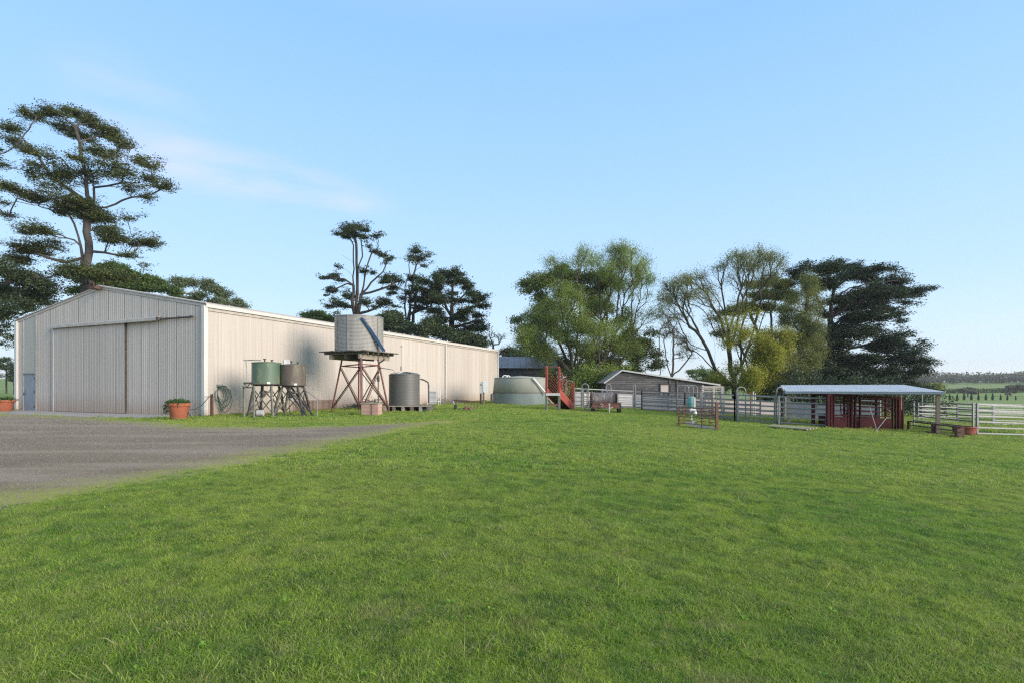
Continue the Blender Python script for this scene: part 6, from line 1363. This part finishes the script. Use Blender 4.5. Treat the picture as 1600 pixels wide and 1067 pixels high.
# understory and shrubs in front of the trees' feet
for (lb, px_, py_, yy, rx, ry, lf, sd_, n_) in (('bright green shrub growing at the foot of the willow by the ramp', 935, 600, 55, 3.0, 2.4, 'leaf_willow', 81, 6000), ('dark shrub at the willow foot behind the concrete tank', 888, 602, 57, 2.6, 2.2, 'leaf_under', 82, 5000),
        ('deep green shrub beneath the cypress at the shelter back', 1330, 606, 52, 5.5, 2.2, 'leaf_cypress', 83, 9000), ('dark shrub beneath the cypress behind the shelter left end', 1250, 606, 52, 4.0, 2.5, 'leaf_cypress', 84, 9000), ('dark shrub beneath the cypress right of the shelter ridge', 1405, 608, 54, 4.0, 1.8, 'leaf_cypress', 85, 7000)):
    c = px_world(px_, py_, yy); g1 = gz(c[0], c[1]); r = np.random.RandomState(sd_)
    root = thing('shrub', lb, 'shrub', Vector((c[0], yy, g1)))
    st_ = MB()
    for q in range(6): a = q * 1.05; st_.tube([(c[0], yy, g1), (c[0] + .4 * rx * math.cos(a), yy + .3 * rx * math.sin(a), g1 + ry)], [.05, .02], 5)
    st_.build('stems', M['bark_dark'], root)
    cl = np.stack([c[0] + rx * (r.rand(60) * 2 - 1), yy + rx * .5 * (r.rand(60) * 2 - 1), g1 + .3 + ry * 1.5 * r.rand(60) ** .8 * 1], -1)
    p = cl[r.randint(0, 60, n_)] + r.randn(n_, 3) * .35
    cards('foliage', M[lf], p, .22, r, root, .2)
# row of young cypresses on the far paddock
r = np.random.RandomState(99); cyp = None
for q, px_ in enumerate((1483.8, 1495.5, 1506.3, 1517.8, 1528.8, 1540.4, 1551, 1563.5, 1574, 1587)):
    p = hit(px_, 625); hh = (2.0, 2.05, 2.35, 2.3, 2.1, 2.15, 2.3, 1.9, 1.8, 1.5)[q]
    if cyp is None:
        n_ = 900; z = r.rand(n_); rr = .34 * np.sin(np.pi * np.clip(z * .85 + .15, 0, 1)) ** .7 * (1 - z * .55); a = r.rand(n_) * 6.28
        cyp = thing('young_cypress', 'x', 'young cypress', p, 'row of young cypresses on the far paddock')
        pts = np.stack([p.x + rr * np.cos(a), p.y + rr * np.sin(a), p.z + .12 + z * 2.0], -1)
        cards('foliage', M['leaf_cypress'], pts, .2, r, cyp, 0, .5, -.6); MB().tube([p, p + Vector((0, 0, .5))], .05, 6).build('trunk', M['bark_dark'], cyp); o = cyp; kids = list(cyp.children)
    else:
        o = cyp.copy(); COL.objects.link(o); o.location = p
        for ch in kids: c_ = ch.copy(); COL.objects.link(c_); c_.parent = o
    o.scale = (hh / 2.1, hh / 2.1, hh / 2.1)
    o['label'] = ('small dark young cypress, leftmost of the row beyond the yards', 'small dark young cypress, second from the left in the far row', 'taller dark young cypress, third from the left in the far row', 'taller dark young cypress, fourth from the left in the far row', 'dark young cypress, fifth from the left in the far row',
                  'dark young cypress, fifth from the right in the far row', 'tallest dark young cypress, fourth from the right in the far row', 'dark young cypress, third from the right in the far row', 'short dark young cypress, second from the right in the far row', 'shortest dark young cypress, rightmost of the far row')[q]
# dark hedge line behind them
r = np.random.RandomState(5); n_ = 9000; k = r.rand(n_); ya = 260
x = ya * (0.60 + .75 * k); pts = np.stack([x, ya + 6 * r.rand(n_), ground_z(x, ya + 0 * x) + 2.2 * r.rand(n_)], -1)
o = cards('hedge', M['leaf_under'], pts, 1.2, r, None, .3, loc=(200, ya, -2)); o.location = (200, ya, -2); tag(o, 'long low dark hedge crossing the far paddock at right', 'hedge', kind='stuff')
# far woodland on the hill crest all round
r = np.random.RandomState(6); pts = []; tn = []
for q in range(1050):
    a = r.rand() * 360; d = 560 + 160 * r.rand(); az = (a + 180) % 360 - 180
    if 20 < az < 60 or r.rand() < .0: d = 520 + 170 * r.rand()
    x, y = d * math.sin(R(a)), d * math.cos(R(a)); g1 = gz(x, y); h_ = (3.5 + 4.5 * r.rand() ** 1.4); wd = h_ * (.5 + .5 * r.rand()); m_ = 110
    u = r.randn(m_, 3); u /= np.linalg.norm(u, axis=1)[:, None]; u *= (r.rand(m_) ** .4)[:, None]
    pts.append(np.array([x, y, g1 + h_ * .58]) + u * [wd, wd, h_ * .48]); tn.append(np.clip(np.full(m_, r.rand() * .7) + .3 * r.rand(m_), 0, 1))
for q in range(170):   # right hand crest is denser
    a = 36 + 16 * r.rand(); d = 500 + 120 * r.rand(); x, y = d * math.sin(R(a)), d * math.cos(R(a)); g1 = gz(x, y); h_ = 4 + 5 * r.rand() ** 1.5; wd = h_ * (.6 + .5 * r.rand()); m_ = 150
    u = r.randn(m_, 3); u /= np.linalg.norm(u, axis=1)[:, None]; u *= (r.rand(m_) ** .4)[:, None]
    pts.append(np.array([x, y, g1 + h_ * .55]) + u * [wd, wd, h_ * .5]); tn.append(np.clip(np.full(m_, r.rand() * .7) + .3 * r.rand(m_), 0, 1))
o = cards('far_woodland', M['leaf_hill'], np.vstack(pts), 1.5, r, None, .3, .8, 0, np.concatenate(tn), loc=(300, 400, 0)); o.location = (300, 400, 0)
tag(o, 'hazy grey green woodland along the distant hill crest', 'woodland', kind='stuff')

# ------------------------------------------------------------------ grass
def grass_material(name, gi, trans):
    m = bpy.data.materials.new(name); m.use_nodes = True; N, L = m.node_tree.nodes, m.node_tree.links
    b = N['Principled BSDF']; out = N['Material Output']
    c, mix, noise, rng = lawn_color(N, L, gi)
    oi = N.new('ShaderNodeObjectInfo')
    c = mix(rng(oi.outputs['Random'], 0.35, 1.0, 0, .7), c, (0.46, 0.55, 0.11))  # random tufts lighter, sunlit tips put into their colour
    a = N.new('ShaderNodeAttribute'); a.attribute_name = 'tint'
    c = mix(rng(a.outputs['Fac'], .80, .92), c, (0.40, 0.35, 0.19))
    c = mix(rng(a.outputs['Fac'], 0.0, .5, .55, 0), c, (0.06, 0.13, 0.02))
    L.new(c, b.inputs['Base Color']); b.inputs['Roughness'].default_value = .55; b.inputs['Specular IOR Level'].default_value = .25
    t = N.new('ShaderNodeBsdfTranslucent'); L.new(c, t.inputs['Color']); mx = N.new('ShaderNodeMixShader'); mx.inputs[0].default_value = trans
    L.new(b.outputs[0], mx.inputs[1]); L.new(t.outputs[0], mx.inputs[2]); L.new(mx.outputs[0], out.inputs['Surface'])
    return m
M['grass'] = grass_material('lawn grass blades', 1.0, .45)
def tuft(name, nb, rad_, h0, h1, wd, seed, lean=.7, bent=True):
    r = np.random.RandomState(seed); vs, ix, tn = [], [], []
    for q in range(nb):
        a, d = r.rand() * 6.28, rad_ * math.sqrt(r.rand()); x, y = d * math.cos(a), d * math.sin(a)
        h = h0 + (h1 - h0) * r.rand() ** 1.6; la = r.rand() * 6.28; lm = lean * h * (.2 + r.rand()); fa = r.rand() * 6.28
        w_ = wd * (.7 + .6 * r.rand()); wx_, wy_ = math.cos(fa) * w_ / 2, math.sin(fa) * w_ / 2; dx, dy = math.cos(la) * lm, math.sin(la) * lm
        k = len(vs); vs += [(x - wx_, y - wy_, -.01), (x + wx_, y + wy_, -.01), (x + dx * .45 + wx_ * .8, y + dy * .45 + wy_ * .8, h * .62), (x + dx * .45 - wx_ * .8, y + dy * .45 - wy_ * .8, h * .62), (x + dx * 1.2, y + dy * 1.2, h * (.95 if r.rand() > .3 else .7))]
        ix += [(k, k + 1, k + 2, k + 3), (k + 3, k + 2, k + 4)]; tn += [r.rand()] * 5
    me = bpy.data.meshes.new(name); me.from_pydata(vs, [], ix); at__ = me.attributes.new('tint', 'FLOAT', 'POINT'); at__.data.foreach_set('value', tn)
    me.materials.append(M['grass']); me.update()
    return bpy.data.objects.new(name, me)      # used only as the shape the lawn grows
def scatter(name, pts, scl, variants, label, cat, mat_note=None, tilt=.12, seed=1):
    r = np.random.RandomState(seed); n = len(pts)
    me = bpy.data.meshes.new(name); me.vertices.add(n); me.vertices.foreach_set('co', np.ascontiguousarray(pts, np.float32).ravel())
    a = me.attributes.new('sc', 'FLOAT', 'POINT'); a.data.foreach_set('value', np.ascontiguousarray(scl, np.float32))
    a = me.attributes.new('vi', 'INT', 'POINT'); a.data.foreach_set('value', r.randint(0, len(variants), n).astype(np.int32))
    rot = np.stack([r.randn(n) * tilt, r.randn(n) * tilt, r.rand(n) * 6.283], -1)
    a = me.attributes.new('ro', 'FLOAT_VECTOR', 'POINT'); a.data.foreach_set('vector', np.ascontiguousarray(rot, np.float32).ravel())
    me.update(); o = bpy.data.objects.new(name, me); COL.objects.link(o)
    ng = bpy.data.node_groups.new(name, 'GeometryNodeTree'); ng.interface.new_socket('Geometry', in_out='INPUT', socket_type='NodeSocketGeometry'); ng.interface.new_socket('Geometry', in_out='OUTPUT', socket_type='NodeSocketGeometry')
    N, L = ng.nodes, ng.links; gi = N.new('NodeGroupInput'); go = N.new('NodeGroupOutput'); ip = N.new('GeometryNodeInstanceOnPoints'); ip.inputs['Pick Instance'].default_value = True
    jn = N.new('GeometryNodeJoinGeometry')
    for v in reversed(variants):
        oi = N.new('GeometryNodeObjectInfo'); oi.inputs['Object'].default_value = v; oi.inputs['As Instance'].default_value = True; L.new(oi.outputs['Geometry'], jn.inputs[0])
    def na(nm, ty):
        q = N.new('GeometryNodeInputNamedAttribute'); q.data_type = ty; q.inputs['Name'].default_value = nm; return q.outputs['Attribute']
    L.new(gi.outputs[0], ip.inputs['Points']); L.new(jn.outputs[0], ip.inputs['Instance']); L.new(na('vi', 'INT'), ip.inputs['Instance Index'])
    e2r = N.new('FunctionNodeEulerToRotation'); L.new(na('ro', 'FLOAT_VECTOR'), e2r.inputs[0]); L.new(e2r.outputs[0], ip.inputs['Rotation'])
    L.new(na('sc', 'FLOAT'), ip.inputs['Scale']); L.new(ip.outputs[0], go.inputs[0])
    md = o.modifiers.new('scatter', 'NODES'); md.node_group = ng
    tag(o, label, cat, kind='stuff'); return o
def grass_pts(y0, y1, dens, seed, xk=1.12, soft=1.0, x_add=1.5):
    r = np.random.RandomState(seed); wmax = xk * y1 + x_add; n = int(dens * 2 * wmax * (y1 - y0)); y = y0 + (y1 - y0) * r.rand(n); x = (r.rand(n) * 2 - 1) * wmax
    m = np.abs(x) < xk * y + x_add; x, y = x[m], y[m]
    sd_ = sdist(x, y); pr_ = np.clip(.45 - sd_ * 1.1 / soft + .35 * np.sin(x * 2.1 + 1) * np.sin(y * 1.7), 0, 1)
    pr_ = np.where(sd_ < -1.2, 1, pr_); m = r.rand(len(x)) < pr_; x, y = x[m], y[m]
    # not inside the shed, the apron or the water tanks
    rel = np.stack([x - C0.x, y - C0.y], -1); s_ = rel @ np.array([U.x, U.y]); w_ = rel @ np.array([W.x, W.y])
    ins = (s_ > -.02) & (s_ < LEN) & (w_ > -.03) & (w_ < WID) | ((s_ <= 0) & (s_ > -2.72) & (w_ > .9) & (w_ < WID + 4))
    ins |= np.hypot(x - cc.x, y - cc.y) < tr_
    # worn soil under the fuel tanks and the tower
    worn = np.exp(-(np.hypot((x + 11.3) / 2.2, (y - 25.4) / .9)) ** 4) + np.exp(-(np.hypot((x - CT.x + .6) / 2.3, (y - CT.y - .2) / 2.1)) ** 4) + np.exp(-((w_ + .5) / .5) ** 2) * (s_ > 0) * .6
    worn = worn + np.exp(-(np.hypot((x - cx - .3) / 2.3, (y - cy + .9) / 1.0)) ** 4) * .9
    m = ~ins & (r.rand(len(x)) > worn * .85); x, y = x[m], y[m]
    return np.stack([x, y, ground_z(x, y)], -1), r
vs1 = [tuft('g', 52, .055, .008, .027, .0026, s, 1.7) for s in (1, 2, 3, 4, 5, 6)]
vs2 = [tuft('g', 80, .13, .012, .038, .0065, s, 1.3) for s in (11, 12, 13, 14)]
vs3 = [tuft('g', 110, .38, .015, .05, .018, s, 1.2) for s in (21, 22, 23, 24)]
vs4 = [tuft('g', 70, .45, .10, .30, .035, s, .9) for s in (31, 32, 33)]
def patchy(p, r, lo, hi, f=1.1):
    q = .5 + .5 * np.sin(p[:, 0] * f * 1.7 + 2 * np.sin(p[:, 1] * f * .9)) * np.sin(p[:, 1] * f * 2.1 + 1.5 * np.sin(p[:, 0] * f * 1.3))
    return (lo + (hi - lo) * q) * (.7 + .6 * r.rand(len(p)))
p, r = grass_pts(1.7, 9.5, 880, 1); scatter('lawn_grass', p, patchy(p, r, .7, 1.5, 3.4), vs1, 'short mown lawn grass in the near foreground', 'grass', seed=2)
p, r = grass_pts(9.0, 23, 110, 2); scatter('lawn_grass', p, patchy(p, r, .65, 1.45, 1.6), vs2, 'short mown lawn grass in the middle distance', 'grass', seed=3)
p, r = grass_pts(22, 62, 13, 3, x_add=4); scatter('lawn_grass', p, patchy(p, r, .75, 1.2, .4), vs3, 'short lawn grass around the shed end and yards', 'grass', seed=4)
# long wisps standing out of the near lawn
vs5 = [tuft('g', 9, .07, .04, .11, .0035, s, 1.6) for s in (41, 42, 43, 44)]
p, r = grass_pts(1.8, 16, 3.2, 7); scatter('long_grass_wisps', p, .7 + .8 * r.rand(len(p)), vs5, 'longer bleached grass wisps scattered over the near lawn', 'grass', seed=5, tilt=.3)
def rosette(seed):
    r = np.random.RandomState(seed); vs, ix, tn = [], [], []
    for q in range(8 + seed % 4):
        a_ = q * .78 + r.rand() * .5; l_ = .02 + .028 * r.rand(); w_ = l_ * .2; dx, dy = math.cos(a_), math.sin(a_); k = len(vs); z1 = .012 + .03 * r.rand()
        vs += [(0, 0, .005), (dx * l_ * .5 - dy * w_, dy * l_ * .5 + dx * w_, z1), (dx * l_, dy * l_, z1 * .8), (dx * l_ * .5 + dy * w_, dy * l_ * .5 - dx * w_, z1)]; ix.append((k, k + 1, k + 2, k + 3)); tn += [.6 + .1 * r.rand()] * 4
    me = bpy.data.meshes.new('g'); me.from_pydata(vs, [], ix); at__ = me.attributes.new('tint', 'FLOAT', 'POINT'); at__.data.foreach_set('value', tn); me.materials.append(M['weedleaf']); me.update(); return bpy.data.objects.new('g', me)
M['weedleaf'] = leaf_mat('lawn weed leaves', (0.10, 0.20, 0.025), (0.18, 0.34, 0.04), (0.28, 0.44, 0.07), .35)
p, r = grass_pts(1.8, 22, 3, 17); scatter('lawn_weeds', p, .45 + .6 * r.rand(len(p)), [rosette(s) for s in (1, 2, 3, 4)], 'flat broadleaf weeds dotted through the near lawn', 'weeds', seed=15)
# rank growth inside the yards and along fences
r = np.random.RandomState(8); n_ = 2600; a1_, a2_ = np.array(hit(1425, 667)), np.array(hit(1600, 684)); k = r.rand(n_)[:, None]
p = a1_ + (np.array(hit(1521, 681)) - a1_) * k; p2 = np.array(hit(1523, 681.5)) + (np.array(hit(1690, 687)) - np.array(hit(1523, 681.5))) * k
far_ = np.stack([20 + 22 * r.rand(n_), 27 + 18 * r.rand(n_), np.zeros(n_)], -1); far_ = far_[(far_[:, 1] > 26.5 + (far_[:, 0] - 23.5) * .3) & ((far_[:, 0] - 23.5) * .95 + (far_[:, 1] - 26.5) * .3 > 1.2)]
behind = np.stack([13 + 9 * r.rand(700), 30.5 + 8 * r.rand(700), np.zeros(700)], -1)
line = lambda pa_, pb__, n, sp: np.array(pa_) + (np.array(pb__) - np.array(pa_)) * r.rand(n)[:, None] + np.stack([r.randn(n) * sp, r.randn(n) * sp, np.zeros(n)], -1)
pts = np.vstack([line(hit(1425, 668), hit(1521, 682), 160, .25), line(hit(1521, 682), hit(1690, 687), 160, .25), far_[:1100], behind,
                 line(H_[7], H_[8], 60, .15), line(H_[5], H_[6], 60, .15), line(hit(1380, 672), hit(1500, 685), 90, .3), line(FH[1], FH[-1], 140, .2), line(feet[0], feet[1], 50, .3), line(S(6, 1.1), S(19, 1.2), 80, .35), line(G(0, .3), S(3, .3), 40, .12)])
pts[:, 2] = ground_z(pts[:, 0], pts[:, 1])
# keep off the floor slab of the crush
scatter('rank_grass', pts, np.concatenate([.22 + .3 * r.rand(320), .45 + .6 * r.rand(1100 if len(far_) > 1100 else len(far_)), .35 + .5 * r.rand(700), .2 + .3 * r.rand(len(pts) - 1020 - min(1100, len(far_)))]), vs4, 'taller lush grass and weeds inside the yards and along the rails', 'grass', seed=6, tilt=.15)
# loose stones on the drive
def stone(seed):
    r = np.random.RandomState(seed); t_ = (1 + 5 ** .5) / 2
    v = np.array([(-1, t_, 0), (1, t_, 0), (-1, -t_, 0), (1, -t_, 0), (0, -1, t_), (0, 1, t_), (0, -1, -t_), (0, 1, -t_), (t_, 0, -1), (t_, 0, 1), (-t_, 0, -1), (-t_, 0, 1)], float) / 2; v *= (.7 + .6 * r.rand(12, 1)); v[:, 2] *= .6
    f = [(0, 11, 5), (0, 5, 1), (0, 1, 7), (0, 7, 10), (0, 10, 11), (1, 5, 9), (5, 11, 4), (11, 10, 2), (10, 7, 6), (7, 1, 8), (3, 9, 4), (3, 4, 2), (3, 2, 6), (3, 6, 8), (3, 8, 9), (4, 9, 5), (2, 4, 11), (6, 2, 10), (8, 6, 7), (9, 8, 1)]
    me = bpy.data.meshes.new('s'); me.from_pydata(v.tolist(), [], f); me.materials.append(M['stone']); return bpy.data.objects.new('s', me)
M['stone'] = pm('drive stones', (0.20, 0.18, 0.16), (0.11, 0.10, 0.09), 2.0, .95, c3=(.36, .34, .31), s3=1.2, t3=.55)
r = np.random.RandomState(12); n_ = 90000; y = 5 + 25 * r.rand(n_) ** 1.3; x = -4 - (y * .98 + 2) * r.rand(n_); sd_ = sdist(x, y); m = (sd_ > -.1) & (np.abs(x) < 1.1 * y + 2); x, y = x[m], y[m]
pts = np.stack([x, y, ground_z(x, y) + .008], -1); sc_ = (.006 + .012 * r.rand(len(x)) ** 3) * np.clip(y / 12, .8, 1.8)
scatter('drive_gravel', pts, sc_, [stone(s) for s in (1, 2, 3)], 'loose crushed stones lying on the brown gravel drive', 'gravel', seed=9, tilt=.5)

# ------------------------------------------------------------------ evening haze
hz = MB(); hz.box((0, 0, 23), (3000, 3000, 66)); hzo = hz.build('haze', M['white'])
hm = bpy.data.materials.new('thin evening haze'); hm.use_nodes = True
for n_ in list(hm.node_tree.nodes): hm.node_tree.nodes.remove(n_)
ho = hm.node_tree.nodes.new('ShaderNodeOutputMaterial'); hv = hm.node_tree.nodes.new('ShaderNodeVolumePrincipled')
hv.inputs['Density'].default_value = 0.0003; hv.inputs['Color'].default_value = (.92, .94, .96, 1); hv.inputs['Anisotropy'].default_value = .2
hm.node_tree.links.new(hv.outputs[0], ho.inputs['Volume']); hzo.data.materials.clear(); hzo.data.materials.append(hm)
tag(hzo, kind='stuff')
